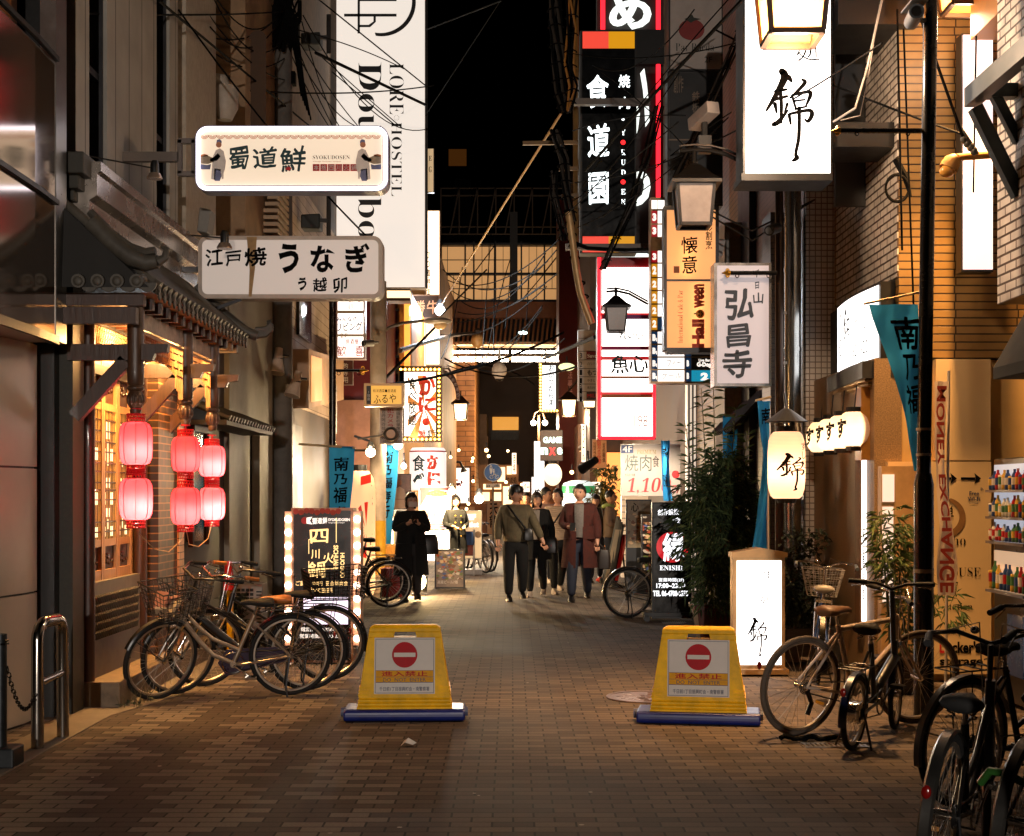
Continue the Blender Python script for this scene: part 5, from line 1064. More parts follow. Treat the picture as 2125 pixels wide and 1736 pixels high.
c = at(1201, 1100, d); mb = MB(); mb.lathe([(.42, 0), (.42, gz(1010, d)-c.z), (.38, gz(1003, d)-c.z), (.2, gz(998, d)-c.z), (0, gz(997, d)-c.z)], c, 28); mb.build('cylinder', emis('column_white', '#f4fff8', .8), cg, True)
mb = MB(); mb.lathe([(.423, gz(1024, d)-c.z), (.423, gz(1009, d)-c.z)], c, 28); mb.build('green_band', emis('column_green', '#2f9a5a', .6), cg)
mb = MB(); wpx(mb, '新感覚', 1188, 1012, 1214, 1020, c.y-.43, 0, bold=.04); mb.build('lettering', WHITEP, cg)
sign('camera_notice', 'tall orange-tinted camera warning banner right of the far cylinder advert', 1229, 912, 1259, 972, 30, mat('notice_orange', '#c89070', .6), [(V_('방범카메라작동'), 1231, 918, 1237, 962, 0), (V_('防犯カメラ作動中'), 1239, 914, 1247, 964, 1, dict(bold=.05)), (V_('监控摄像'), 1250, 920, 1256, 960, 0)], STEEL, .03, .5, tm=(INK, REDP), cat='notice')
ys = sign('price_banner', 'white cloth banner with large red price digits and green characters', 1288, 922, 1412, 1030, 21, paper('banner_white', '#d6cdc4', 0, None, .45), [('焼肉', 1297, 944, 1352, 978, 3, dict(bold=.01)), ('食', 1354, 946, 1368, 970, 0), (serif('PREMIUM'), 1322, 934, 1362, 943, 2), ('4F', 1292, 926, 1312, 939, 4), ('大人お一人様', 1297, 983, 1318, 989, 0), (serif('1,100'), 1302, 992, 1392, 1026, 1, dict(shear=.2, bold=-.01)), ('円', 1396, 1008, 1406, 1024, 1)], STEEL, .02, .5, cat='banner', tm=(INK, REDP, mat('gold_print', '#a08a58', .6), mat('deep_green_print', '#1d3a34', .6), WHITEP, NAVY), extra=lambda mb, e: (rpx(mb, 1289, 924, 1314, 941, e+.003, 5), dpx(mb, 1402, 985, 8, e, 1)))
BZ = mat('menu_board_black', '#0e0d0c', .4)
m1 = sign('meat_menu_board', 'tall black framed board with photos of sliced meat behind the silver bicycle', 1299, 1037, 1352, 1190, 22, mat('menu_tan', '#8a7a60', .5, var=.3), [('心', 1310, 1044, 1325, 1062, 6, B1)], BLACK, .06, 3, cat='stand sign', tm=FC, extra=lambda mb, e: food(mb, e, 1303, 1066, 1346, 1130, 50, 8, 2))
mb = MB(); mb.box(gx(1299, 22), gx(1352, 22), 21.95, 22.0, 0.1, gz(1137, 22)); mb.build('lower_panel', BZ, m1); mb = MB()
for x in (1302, 1348): mb.lathe([(.03, 0), (.03, .1)], (gx(x, 22), 22.03, 0), 10)
mb.build('caster', BLACK, m1)
sign('drinks_menu_board', 'shorter black board with bottles and a blue tag leaning on the meat board', 1331, 1068, 1352, 1200, 20.5, mat('menu_dark', '#241a15', .4), [('WiFi', 1334, 1072, 1342, 1076, 5)], BLACK, .06, 2, cat='stand sign', tm=FC, extra=lambda mb, e: food(mb, e, 1334, 1084, 1350, 1190, 50, 11, 6))
def en(mb, e):
    ppx(mb, [(1395+33*math.cos(R_(a)), 1136+32*math.sin(R_(a))) for a in range(60, 300, 12)] + [(1398+24*math.cos(R_(a)), 1134+26*math.sin(R_(a))) for a in range(295, 55, -12)], e, 1)
    ppx(mb, [(1395+34*math.cos(R_(a)), 1136+32*math.sin(R_(a))) for a in range(-55, 50, 10)] + [(1393+27*math.cos(R_(a)), 1136+28*math.sin(R_(a))) for a in range(45, -58, -10)], e, 1)
es = sign('teppan_stand_sign', 'black wheeled stand sign with white glowing character in a red brush ring beside the bamboo', 1353, 1043, 1435, 1284, 18.4, mat('gloss_black', '#06080a'), [
    ('創作鉄板焼', 1365, 1056, 1420, 1070, 0, B1), ('一会', 1386, 1074, 1412, 1086, 0, B1), ('縁', 1376, 1106, 1422, 1165, 0, dict(bold=.07, brush=.14)), (serif('ENISHI'), 1369, 1174, 1417, 1184, 0), ('営業時間(2F)', 1367, 1200, 1419, 1209, 0, dict(bold=.03)), ('17:00~23:30', 1362, 1211, 1422, 1221, 0, dict(bold=.03)), ('TEL 06-4708-0550', 1355, 1226, 1428, 1238, 0, dict(bold=.04))], BLACK, .12, 3, cat='stand sign', tm=(emis('cool_letter2', '#fbfcff', 1.7), emis('ring_red', '#d8202a', .9)), extra=en)
mb = MB(); d = 18.4; mb.box(gx(1336, d), gx(1446, d), d-.1, d+.3, .07, .12); mb.build('base', BLACK, es); mb = MB()
for x in (1341, 1441): mb.tube([(gx(x, d), d-.1, .04), (gx(x, d), d-.05, .04)], .04, 12)
mb.build('caster', BLACK, es)
nk = sign('sushi_stand_sign', 'white glowing stand sign in a brass frame with a pointed top beside the yellow barrier', 1521, 1156, 1629, 1388, 12.9, emis('nishiki_lit', '#fff8f4', 3.2), [('す', 1584, 1184, 1602, 1206, 0, dict(brush=.15)), ('し', 1592, 1214, 1600, 1230, 0), ('処', 1578, 1238, 1602, 1256, 0, dict(brush=.15))], mat('brass_frame', '#b08d62', .35, .6), .16, 8, cat='stand sign', extra=lambda mb, e: brush_char(mb, NISHIKI, gx(1551, 12.9), gz(1362, 12.9), gx(1590, 12.9), gz(1284, 12.9), 0, e))
d = 12.9; mb = MB(); mb.prism([(gx(1518, d), gz(1157, d)), (gx(1633, d), gz(1157, d)), (gx(1633, d), gz(1147, d)), (gx(1576, d), gz(1137, d)), (gx(1518, d), gz(1147, d))], d-.03, d+.2, 'xz'); mb.build('pointed_top', mat('brass_frame', '#b08d62'), nk)
mb = MB(); mb.box(gx(1514, d), gx(1634, d), d-.08, d+.28, gz(1396, d)-.01, gz(1388, d)); mb.build('base', mat('brass_frame', '#b08d62'), nk); mb = MB()
for x in (1520, 1628): mb.tube([(gx(x, d), d-.06, .035), (gx(x, d), d-.03, .035)], .035, 12); mb.box(gx(x, d)-.015, gx(x, d)+.015, d-.07, d-.02, .03, gz(1396, d))
mb.build('caster', BLACK, nk)
# round brush-painted paper lantern on the duct
d = 12.6; nl = thing('sushi_paper_lantern', 'pink-white paper lantern with one black brush character under a small tin roof', 'lantern', at(1632, 1035, d))
c = at(1632, 1035, d); R0 = 38.5/F*d; H0 = 138/F*d; mb = MB()
prof = [(R0*.70, 0), (R0*.84, .025), (R0*.95, .08), (R0, .18), (R0, H0-.18), (R0*.95, H0-.08), (R0*.84, H0-.025), (R0*.70, H0)]
mb.lathe(prof, c, 32); mb.build('shade', paper('lantern_pink', '#f4d4bf', .30, '#ffc9a4', .75, 26), nl, True, 60)
l = lamp('POINT', c + Vector((0, 0, H0*.42)), 8, '#ffd0a8', .06); l.parent = nl; l.location -= OFF[nl.name]
mb = MB(); mb.lathe([(R0*.5, -.04), (R0*.6, 0)], c, 16); mb.lathe([(R0*.6, H0), (R0*.55, H0+.05), (0, H0+.05)], c, 16); mb.build('cap', BLACK, nl)
mb = MB(); mb.lathe([(45/F*d, H0+.09), (R0*.25, H0+.20), (0, H0+.22)], c, 24); mb.tube([c+Vector((.06, 0, H0+.02)), c+Vector((.06, 0, H0+.1))], .02, 8); mb.tube([c+Vector((0, 0, H0+.2)), c+Vector((0, .1, H0+.35))], .012, 6); mb.build('tin_roof', mat('tin_grey', '#4a4a4c', .4, .7), nl)
mb = MB(); onn = lambda x, z: (x, c.y - math.sqrt(max(1e-4, R0*R0 - min(.97*R0, abs(x-c.x))**2)) - .006, z)
brush_char(mb, NISHIKI, gx(1607, d), gz(1018, d), gx(1663, d), gz(944, d), 0, fn=onn); write(mb, V_('すし処'), gx(1656, d), gz(972, d), gx(1668, d), gz(920, d), 0, 0, bold=.02, fn=onn); mb.build('lettering', INK, nl)
# row of bar lanterns
for k in range(4):
    y = 12.75 + k*.62; x = 3.07 + .035*k; z = 2.07; r = .145
    t = thing('bar_lantern', ['round cream paper lantern nearest the blue flag in the row under the bar awning', 'second paper lantern from the blue flag in the row under the bar awning', 'third paper lantern from the blue flag in the row under the bar awning', 'farthest paper lantern of the row under the bar awning beside the white tiles', ''][k], 'lantern', (x, y, z), group='paper lanterns under the bar awning')
    mb = MB(); mb.lathe([(r*.5, 0), (r*.70, .018), (r*.88, .055), (r*.98, .105), (r*1.02, .157), (r*.98, .21), (r*.88, .26), (r*.70, .297), (r*.5, .315)], (x, y, z), 28); mb.build('shade', paper('bar_lantern_lit', '#f4dcbc', .14, '#ffd2a0', .75, 24), t, True, 60)
    l = lamp('POINT', (x, y, z+.13), 5.5, '#ffdcb8', .04); l.parent = t; l.location -= OFF[t.name]
    mb = MB(); mb.lathe([(r*.50, -.035), (r*.56, .008)], (x, y, z), 14); mb.lathe([(r*.56, .306), (r*.52, .355), (0, .355)], (x, y, z), 14); mb.tube([(x, y, z+.34), (x+.02, y, z+.55)], .006, 5); mb.build('cap', BLACK, t)
    mb = MB(); fo = lambda u, zz: (x - math.sqrt(max(1e-4, (r+.004)**2 - min(r*.98, abs(u))**2)) , y - u, z + .01 + zz)
    write(mb, 'す', -1.62, .07, -.72, .25, 0, 0, bold=.07, brush=.1, fn=lambda u, zz: (x + r*1.045*math.sin(u), y - r*1.045*math.cos(u), z + zz)); mb.build('lettering', INK, t)

# ============================================================= LAMPS
def lantern_lamp(label, px, y0, y1, w0, w1, d, lit, arm=None, power=0, group='hat-topped street lanterns'):
    """street lantern: pyramid hat, four glass sides narrowing downwards, curved arm"""
    c = at(px, y1, d); u = d / F; h = (y1 - y0) * u; a, b = w0*u/2, w1*u/2; hat = .45*a*2
    t = thing('street_lantern', label, 'street lamp', c, group=group); x, y, z = c; fm = mat('lantern_iron', '#171310', .45, .4) if not lit else mat('lantern_iron_lamplit', '#3a2410', .45, .3)  # same iron, browner on lit lanterns: lamp glow put into the colour
    gl = MB(); fr = MB()
    for k in range(4):
        an = math.pi/2*k; R = Matrix.Rotation(an, 3, 'Z'); q = [R @ Vector(v) for v in ((-b*.93, -b*.93, .02), (b*.93, -b*.93, .02), (a*.93, -a*.93, h), (-a*.93, -a*.93, h))]
        gl.add([c + v for v in q], [(0, 1, 2, 3)])
        fr.beam(c + q[0]*1.02, c + q[3]*1.02, .09*b*2, .09*b*2); fr.beam(c + q[0] - Vector((0, 0, .01)), c + q[1] - Vector((0, 0, .01)), .10*b*2, .10*b*2); fr.beam(c + q[3], c + q[2], .06*b*2, .06*b*2)
    gl.build('glass', paper('lit_lantern_glass', '#ffb765', 0, None, .75) if lit == 1 else emis('far_lantern_glass', '#ffd9a0', 4.5) if lit else mat('frosted_glass', '#a59388', .3), t)
    fr.build('frame', fm, t)
    hb = MB(); H = [(a*1.28, h-.01), (a*1.28, h+.02), (a*.9, h+.10*a*4), (a*.30, h+.26*a*4), (0, h+.30*a*4)]
    vs = []; fs = []
    for r, zz in H:
        for k in range(4): vs.append((x + r*(1, 1, -1, -1)[k], y + r*(-1, 1, 1, -1)[k], z + zz))
    for i in range(len(H)-1):
        for k in range(4): fs.append((i*4+k, i*4+(k+1) % 4, (i+1)*4+(k+1) % 4, (i+1)*4+k))
    fs.append((3, 2, 1, 0)); hb.add(vs, fs); top = z + H[-1][1]; hb.build('hat', fm, t)
    if arm:
        mb = MB(); mb.tube([(x, y, top-.02), (x, y, top+.16*a*4)], .02, 8); p = [at(*q) if len(q) == 3 else at(q[0], q[1], d) for q in arm]; mb.tube(p, .022*a*5, 8); mb.tube([v + Vector((0, 0, .05*a*5)) for v in p], .012, 6); mb.build('arm', fm, t, True)
    if lit == 1:
        l = lamp('POINT', c + Vector((0, 0, h*.55)), 60 if px < 1800 else 34, '#ffcf98', .05); l.parent = t; l.location -= OFF[t.name]
    if power:
        l = lamp('POINT', c + Vector((0, 0, -.12)), power*(.42 if px < 1800 else .12 if lit == 1 else 2.2), '#ffd8b0', .10); l.parent = t; l.location -= OFF[t.name]
        if lit == 1: l = lamp('SPOT', c + Vector((0, 0, -.10)), power*(2.0 if px < 1800 else 5.0), '#ffbe74', .10, None, 66); l.parent = t; l.location -= OFF[t.name]
    return t
LAMP_D = 11.0; FRONT_FILL = 10000
lantern_lamp('lit amber street lantern glowing in front of the big white sushi sign at the top', 1644, -40, 84, 134, 112, LAMP_D, 1, [(1644, -95), (1760, -130), (1925, -120)], 520)
lantern_lamp('lit lantern cut by the top of the picture right of the lamp post', 2008, -75, 22, 106, 88, 11.7, 1, [(2008, -110), (1970, -125), (1925, -110)], 280)
lantern_lamp('large unlit lantern with a frosted pane and curved arm over the orange bar sign', 1440, 386, 472, 80, 66, 13.0, 0, [(1410, 314), (1440, 311), (1475, 313), (1505, 320), (1530, 332)])
lantern_lamp('smaller unlit lantern in front of the red framed white panels', 1278, 640, 690, 46, 36, 18.2, 0, [(1258, 606), (1278, 604), (1305, 610), (1345, 632)])
lantern_lamp('lit lantern left of the dark tower under the arcade end', 956, 839, 872, 30, 24, 46, 2, [(905, 768), (930, 765), (945, 790), (950, 815), (956, 826)], 1000)
lantern_lamp('lit lantern right of the white neon strip in front of the red pillar', 1180, 831, 864, 32, 25, 45, 2, [(1180, 812), (1200, 790), (1215, 790)], 1000)
lantern_lamp('partly hidden lit lantern under the grey directory plate', 1222, 832, 848, 27, 24, 40, 2, None, 0)
for px_, lab in ((.4, ''),):           # unseen lantern added behind the viewer as a front light
    P_ = Vector((px_, -18.0, 3.3)); t = thing('street_lantern', 'unseen street lantern added behind the viewpoint as a front light', 'street lamp', P_, group='hat-topped street lanterns')
    mb = MB(); mb.lathe([(.11, 0), (.2, .45)], P_, 4); mb.F = mb.F[:4]; mb.I = [0]*4; mb.build('glass', emis('far_lantern_glass', '#ffd9a0', 4.5), t)
    mb = MB(); mb.lathe([(.28, .45), (.2, .52), (.06, .66), (0, .68)], P_, 4); mb.tube([P_ + Vector((0, 0, .66)), P_ + Vector((0, -.2, .8)), P_ + Vector((0, -.5, .6)), Vector((P_.x, -18.5, 0))], .05, 10); mb.build('post', mat('lantern_iron', '#171310', .45, .4), t)
    l = lamp('POINT', P_ + Vector((0, 0, -.12)), FRONT_FILL, '#fff0e2', .12); l.parent = t; l.location -= OFF[t.name]
# flat lit box lamp under the rounded eel sign
t = thing('box_lamp', 'flat amber lit box lamp tucked right below the hostel sign corner', 'lamp', at(826, 623, 26)); d = 26
mb = MB(); mb.box(gx(803, d), gx(850, d), d, d+.4, gz(619, d), gz(604, d)); mb.build('glass', emis('box_lamp_lit', '#ffd9a4', 2.2), t)
mb = MB(); mb.box(gx(799, d), gx(852, d), d-.03, d+.43, gz(603, d), gz(600, d)); mb.box(gx(803, d), gx(851, d), d-.02, d+.42, gz(625, d), gz(619, d)); mb.build('frame', mat('lantern_iron_lamplit', '#3a2410'), t)
# old cobra-head lamp and globe lamp over the lane
t = thing('roadway_lamp', 'unlit grey roadway lamp head with clear dome on a thin curved arm', 'street lamp', at(800, 760, 26)); d = 26
mb = MB(); mb.tube([at(790, 690, d), at(810, 679, d), at(835, 671, d), at(880, 666, d)], .03, 8); mb.build('arm', mat('arm_brown', '#3a2818', .5), t)
c = at(908, 667, d); mb = MB(); mb.ell(c, .26, .16, .07, 20, 8); mb.build('head', mat('lamp_grey', '#857a70', .4, .3), t, True); mb = MB(); mb.ell(c + Vector((.05, 0, -.05)), .13, .11, .11, 16, 8); mb.build('dome', mat('clear_dome', '#c9a67a', .15), t, True)
t = thing('globe_lamp', 'amber tinted round globe lamp on a long brown arm before the arcade tubes', 'street lamp', at(990, 730, 40)); d = 40
mb = MB(); mb.tube([at(830, 728, 26), at(880, 712, 30), at(940, 696, 36), at(985, 692, d)], .05, 8); mb.build('arm', mat('arm_brown', '#3a2818', .5), t, True)
c = at(991, 708, d); mb = MB(); mb.ell(c, .19, .19, .21, 18, 12); mb.build('globe', mat('amber_globe', '#d09a5a', .3), t, True); mb = MB(); mb.lathe([(.09, .16), (.10, .3), (.05, .36), (0, .36)], c, 12); mb.build('cap', mat('arm_brown', '#5c3a20'), t)
t = thing('twin_globe_lamp', 'two small bright globes on one post left of the game sign', 'street lamp', at(1118, 1000, 62)); d = 62
mb = MB(); mb.tube([at(1118, 1000, d), at(1118, 862, d)], .06, 8); mb.tube([at(1106, 872, d), at(1110, 858, d), at(1118, 853, d), at(1127, 858, d), at(1131, 872, d)], .035, 8); mb.build('post', mat('arm_brown', '#5c3a20'), t)
for x in (1107, 1131): mb = MB(); mb.ell(at(x, 878, d), .12, .12, .12, 14, 10); mb.build('globe', emis('globe_lit', '#fff0d0', 14), t, True)
l = lamp('POINT', at(1119, 878, 61.5), 1800, '#ffe0b0', .2); l.parent = t; l.location -= OFF[t.name]
t = thing('dome_camera', 'white dome camera hanging from the arcade tubes', 'camera', at(1036, 770, 50)); c = at(1036, 776, 50)
mb = MB(); mb.lathe([(.0, -.22), (.14, -.18), (.26, .0), (.26, .18), (.18, .34), (.05, .42), (.05, .9), (0, .9)], c, 20); mb.build('housing', WHITEP, t, True); mb = MB(); mb.ell(c + Vector((0, 0, -.18)), .14, .14, .1); mb.build('dome', BLACK, t, True)
t = thing('far_ceiling_lamp', 'dim greenish bowl lamp beside the white neon strip', 'lamp', at(1174, 765, 48)); mb = MB(); mb.ell(at(1176, 762, 48), .28, .28, .13, 18, 8); mb.build('bowl', emis('bowl_green', '#e8f0b0', 1.5), t, True); mb = MB(); mb.tube([at(1176, 758, 48), at(1176, 740, 48)], .03, 6); mb.build('stem', BLACK, t)
# cool flood lamp by the brown plate and warm bulbs on stalks
def bulb_spot(label, px, py, d, r, col, st, power, arm):
    t = thing('bulb_lamp', label, 'lamp', at(px, py, d), group='bare bulbs on the left shop fronts')
    mb = MB(); mb.ell(at(px, py, d), r, r, r, 14, 10); mb.build('bulb', emis('bulb_' + col, '#' + col, st), t, True)
    mb = MB(); mb.tube([at(*p) for p in arm], .02, 6); mb.lathe([(r*.6, r*.5), (r*.8, r*1.2), (r*.4, r*2.2), (0, r*2.2)], at(px, py, d), 10); mb.build('socket', DSTEEL, t)
    if power:
        l = lamp('POINT', at(px, py, d - r*2.5), power*1.7, '#' + col, r); l.parent = t; l.location -= OFF[t.name]
bulb_spot('cold white flood bulb at the right end of the brown name plate', 913, 645, 34, .12, 'eaf6ff', 20, 500, [(905, 630, 34), (913, 637, 34)])
bulb_spot('warm white bulb beside the left blue flag', 769, 939, 23, .08, 'ffe0b0', 16, 80, [(735, 935, 24), (762, 935, 23)])
bulb_spot('warm white bulb at the end of a stalk over the second blue flag', 826, 924, 24, .08, 'ffe0b0', 16, 80, [(735, 905, 24), (780, 920, 24), (820, 923, 24)])
bulb_spot('small cold bulb under the crab lantern left edge', 838, 968, 30, .06, 'ffe8d0', 14, 160, [(838, 940, 30), (838, 960, 30)])
bulb_spot('warm bulb beside the bowl sign top right corner', 938, 1020, 27, .07, 'ffdca0', 16, 300, [(930, 1015, 27.2), (936, 1018, 27)])
bulb_spot('warm bulb near the round blue sign post', 994, 1036, 36, .12, 'ffe8c0', 16, 500, [(994, 1020, 36), (994, 1030, 36)])
t = thing('ring_lamp', 'unlit round work lamp in front of the camera notice', 'lamp', at(811, 901, 21.5)); d = 21.5
mb = MB(); c = at(811, 901, d); mb.tube([(c.x + .09*math.cos(a*.262), d, c.z + .09*math.sin(a*.262)) for a in range(24)], .022, 8, True); mb.build('rim', STEEL, t, True); mb = MB(); mb.disc(c, .08, 20); mb.build('lens', mat('amber_lens', '#c98a50', .3), t); mb = MB(); mb.tube([at(742, 912, d), at(800, 902, d)], .014, 6); mb.build('arm', GREY, t)
t = thing('floor_flood_lamp', 'bright flood lamp on the paving at the masked woman feet', 'lamp', at(868, 1240, 23)); d = 23.0; c = at(870, 1207, d)
mb = MB(); mb.ell(c, .11, .06, .14, 16, 10); mb.build('lens', emis('flood_lens', '#ffe0ac', 22), t, True); mb = MB(); mb.lathe([(.12, -.14), (.13, .1), (.06, .14), (0, .14)], c + Vector((.0, .1, -.03)), 12); mb.tube([c, (c.x-.02, d, .02)], .02, 6); mb.box(c.x-.12, c.x+.12, d-.05, d+.1, .0, .03); mb.build('stand', DSTEEL, t)
l = lamp('POINT', c + Vector((.02, -.2, .02)), 130, '#ffce8c', .08); l.parent = t; l.location -= OFF[t.name]
# arm spot lamps over the two rounded signs
def arm_spot(label, hx_, hy, d, p0, lit=0, group='small black spot lamps on arms'):
    t = thing('arm_spot', label, 'lamp', at(*p0), group=group); c = at(hx_, hy, d); u = d/F
    mb = MB(); mb.tube([at(*p0), c + Vector((0, 0, 22*u))], 1.6*u, 8); mb.box(at(*p0).x-.03, at(*p0).x+.01, p0[2]-.03, p0[2]+.03, at(*p0).z-8*u, at(*p0).z+8*u); mb.build('arm', BLACK, t)
    mb = MB(); mb.lathe([(9*u, 12*u), (9*u, 30*u), (6*u, 38*u), (0, 39*u)], c, 14); mb.build('body', BLACK, t, True)
    mb = MB(); mb.lathe([(16*u, 0), (16*u, 3*u), (11*u, 12*u), (0, 13*u)], c + Vector((0, 0, 0)), 18); mb.build('reflector', mat('spot_glass', '#a08a78', .25, .6), t, True)
arm_spot('black arm spot lamp in front of the grey panelled wall', 321, 372, 11.6, (172, 322, 11.1)); arm_spot('black arm spot lamp over the unlit eel sign', 466, 517, 13.0, (390, 488, 14.0))
for k, (px, py, lab) in enumerate(((576, 752, 'upper white cone flood lamp clamped on the utility pole'), (612, 800, 'lower white cone flood lamp tilted on the utility pole'))):
    t = thing('cone_flood_lamp', lab, 'lamp', at(px, py, 19.6), group='white cone lamps on the utility pole'); c = at(px, py, 19.6); s = -1 if k == 0 else -1
    mb = MB(); ax = Vector((-.25 if k else -.08, -.25, -1)).normalized()
    pts = [c - ax*.20, c - ax*.1, c, c + ax*.16]; mb.tube(pts, [.05, .055, .075, .115], 18); mb.build('cone', mat('lamp_white', '#b9a696', .45), t, True)
    mb = MB(); mb.tube([c - ax*.1, c - ax*.1 + Vector((.12, .1, 0))], .018, 6); mb.tube([c - ax*.05 + .06*Vector((math.cos(a), math.sin(a), 0)) for a in [q*.5 for q in range(13)]], .012, 5); mb.build('clamp', BLACK, t)
t = thing('gooseneck_lamp', 'black swan neck lamp bent over the red flower poster', 'lamp', at(960, 985, 60)); mb = MB(); mb.tube([at(918, 962, 60), at(940, 958, 60), at(955, 960, 60), at(961, 972, 60)], .06, 8); mb.tube([at(961, 972, 60), at(963, 980, 60)], [.08, .16], 10); mb.build('neck', BLACK, t, True)
mb = MB(); rr = random.Random(8)
for k in range(14): x = 930+rr.random()*9; mb.box(gx(x, 61.8)-.02, gx(x, 61.8)+.03, 61.8, 61.84, gz(1030, 61.8), gz(rr.uniform(992, 1005), 61.8), 0)
for k in range(12): dpx(mb, 953+rr.uniform(-6, 6), 1002+rr.uniform(-6, 6), 2, 61.8, 1, 8)
t = thing('flower_poster', 'red and brown painted flower strokes on the white lit wall poster', 'poster', at(950, 1040, 61.8)); mb.build('painting', [mat('food_brown', '#6d4326'), REDP], t)

# ============================================================= RED LANTERNS
def red_lantern(label, px, yt, yb, d, wpx_, parent_hook, bright):
    u = d/F; z0 = gz(yb, d); h = (yb-yt)*u; r = wpx_*u/2; c = Vector((gx(px, d), d, z0))
    t = thing('red_lantern', label, 'lantern', c, group='red silk lanterns under the eave')
    pr = [(r*.55, 0), (r*.82, h*.05), (r*.96, h*.16), (r, h*.34), (r, h*.66), (r*.96, h*.84), (r*.82, h*.95), (r*.55, h)]
    mb = MB(); mb.lathe(pr, c, 32); mb.F = [f for f in mb.F if len(f) == 4]; mb.I = [0]*len(mb.F); mb.build('silk', paper('red_silk', '#f0505a', .10, '#ff2c44', .85), t, True, 70)
    mb = MB()
    for k in range(8):
        a = 2*math.pi*k/8 + .25; mb.tube([c + Vector((q*1.01*math.cos(a), q*1.01*math.sin(a), z)) for q, z in pr], .0028, 5)
    mb.build('rib', mat('dark_red', '#7d0a10', .5), t)
    mb = MB()
    for zb, zt in ((-.055, 0), (h, h+.055)):
        for z in (zb, (zb+zt)/2, zt): mb.tube([c + Vector((r*.55*math.cos(q*.35), r*.55*math.sin(q*.35), z)) for q in range(18)], .006, 5, True)
        for k in range(18):
            a, b_ = 2*math.pi*k/18, 2*math.pi*(k+1)/18; mb.tube([c + Vector((r*.55*math.cos(a), r*.55*math.sin(a), zb)), c + Vector((r*.55*math.cos(b_), r*.55*math.sin(b_), zt))], .004, 4)
    mb.tube([c + Vector((0, 0, h+.05)), c + Vector((0, 0, h+parent_hook))], .008, 6); mb.lathe([(r*.35, h+.05+parent_hook-.06), (r*.35, h+parent_hook)], c, 10)
    mb.build('collar', emis('collar_red', '#c01018', .25), t)
    l = lamp('POINT', c + Vector((.02, -.02, h*.33)), bright*1.25, '#ffd0b8', .03); l.parent = t; l.location -= OFF[t.name]
    l = lamp('POINT', c + Vector((0, 0, -.10)), bright*.05, '#ff3a30', .04); l.parent = t; l.location -= OFF[t.name]
for a in (('upper red lantern under the nearest carved post', 282, 876, 966, 10.58, 67, .10, 5), ('lower red lantern hanging below the nearest carved post', 282, 993, 1080, 10.58, 68, .10, 7),
          ('upper red lantern of the middle string, dimmer than its neighbours', 385, 906, 980, 12.2, 58, .10, 2.4), ('lower red lantern of the middle string with pale lower half', 385, 1012, 1090, 12.2, 60, .13, 4),
          ('upper red lantern of the farthest string', 440, 925, 990, 13.3, 54, .10, 7), ('lower red lantern of the farthest string with the brightest glow', 440, 1012, 1080, 13.3, 53, .09, 9)): red_lantern(*a)
for lab, p in (('thin cord sagging between the first two lantern strings', [(285, 1085, 10.6), (290, 1110, 10.9), (320, 1140, 11.5), (350, 1146, 11.9), (378, 1120, 12.2), (385, 1094, 12.2)]), ('thin cord sagging between the last two lantern strings', [(386, 1096, 12.2), (392, 1130, 12.4), (412, 1135, 12.8), (432, 1118, 13.2), (440, 1084, 13.3)])):
    mb = MB(); mb.tube([at(*q) for q in p], .004, 5); tag(mb.build('lantern_cord', mat('cord', '#b08a60', .6), None, True), lab, 'cord')

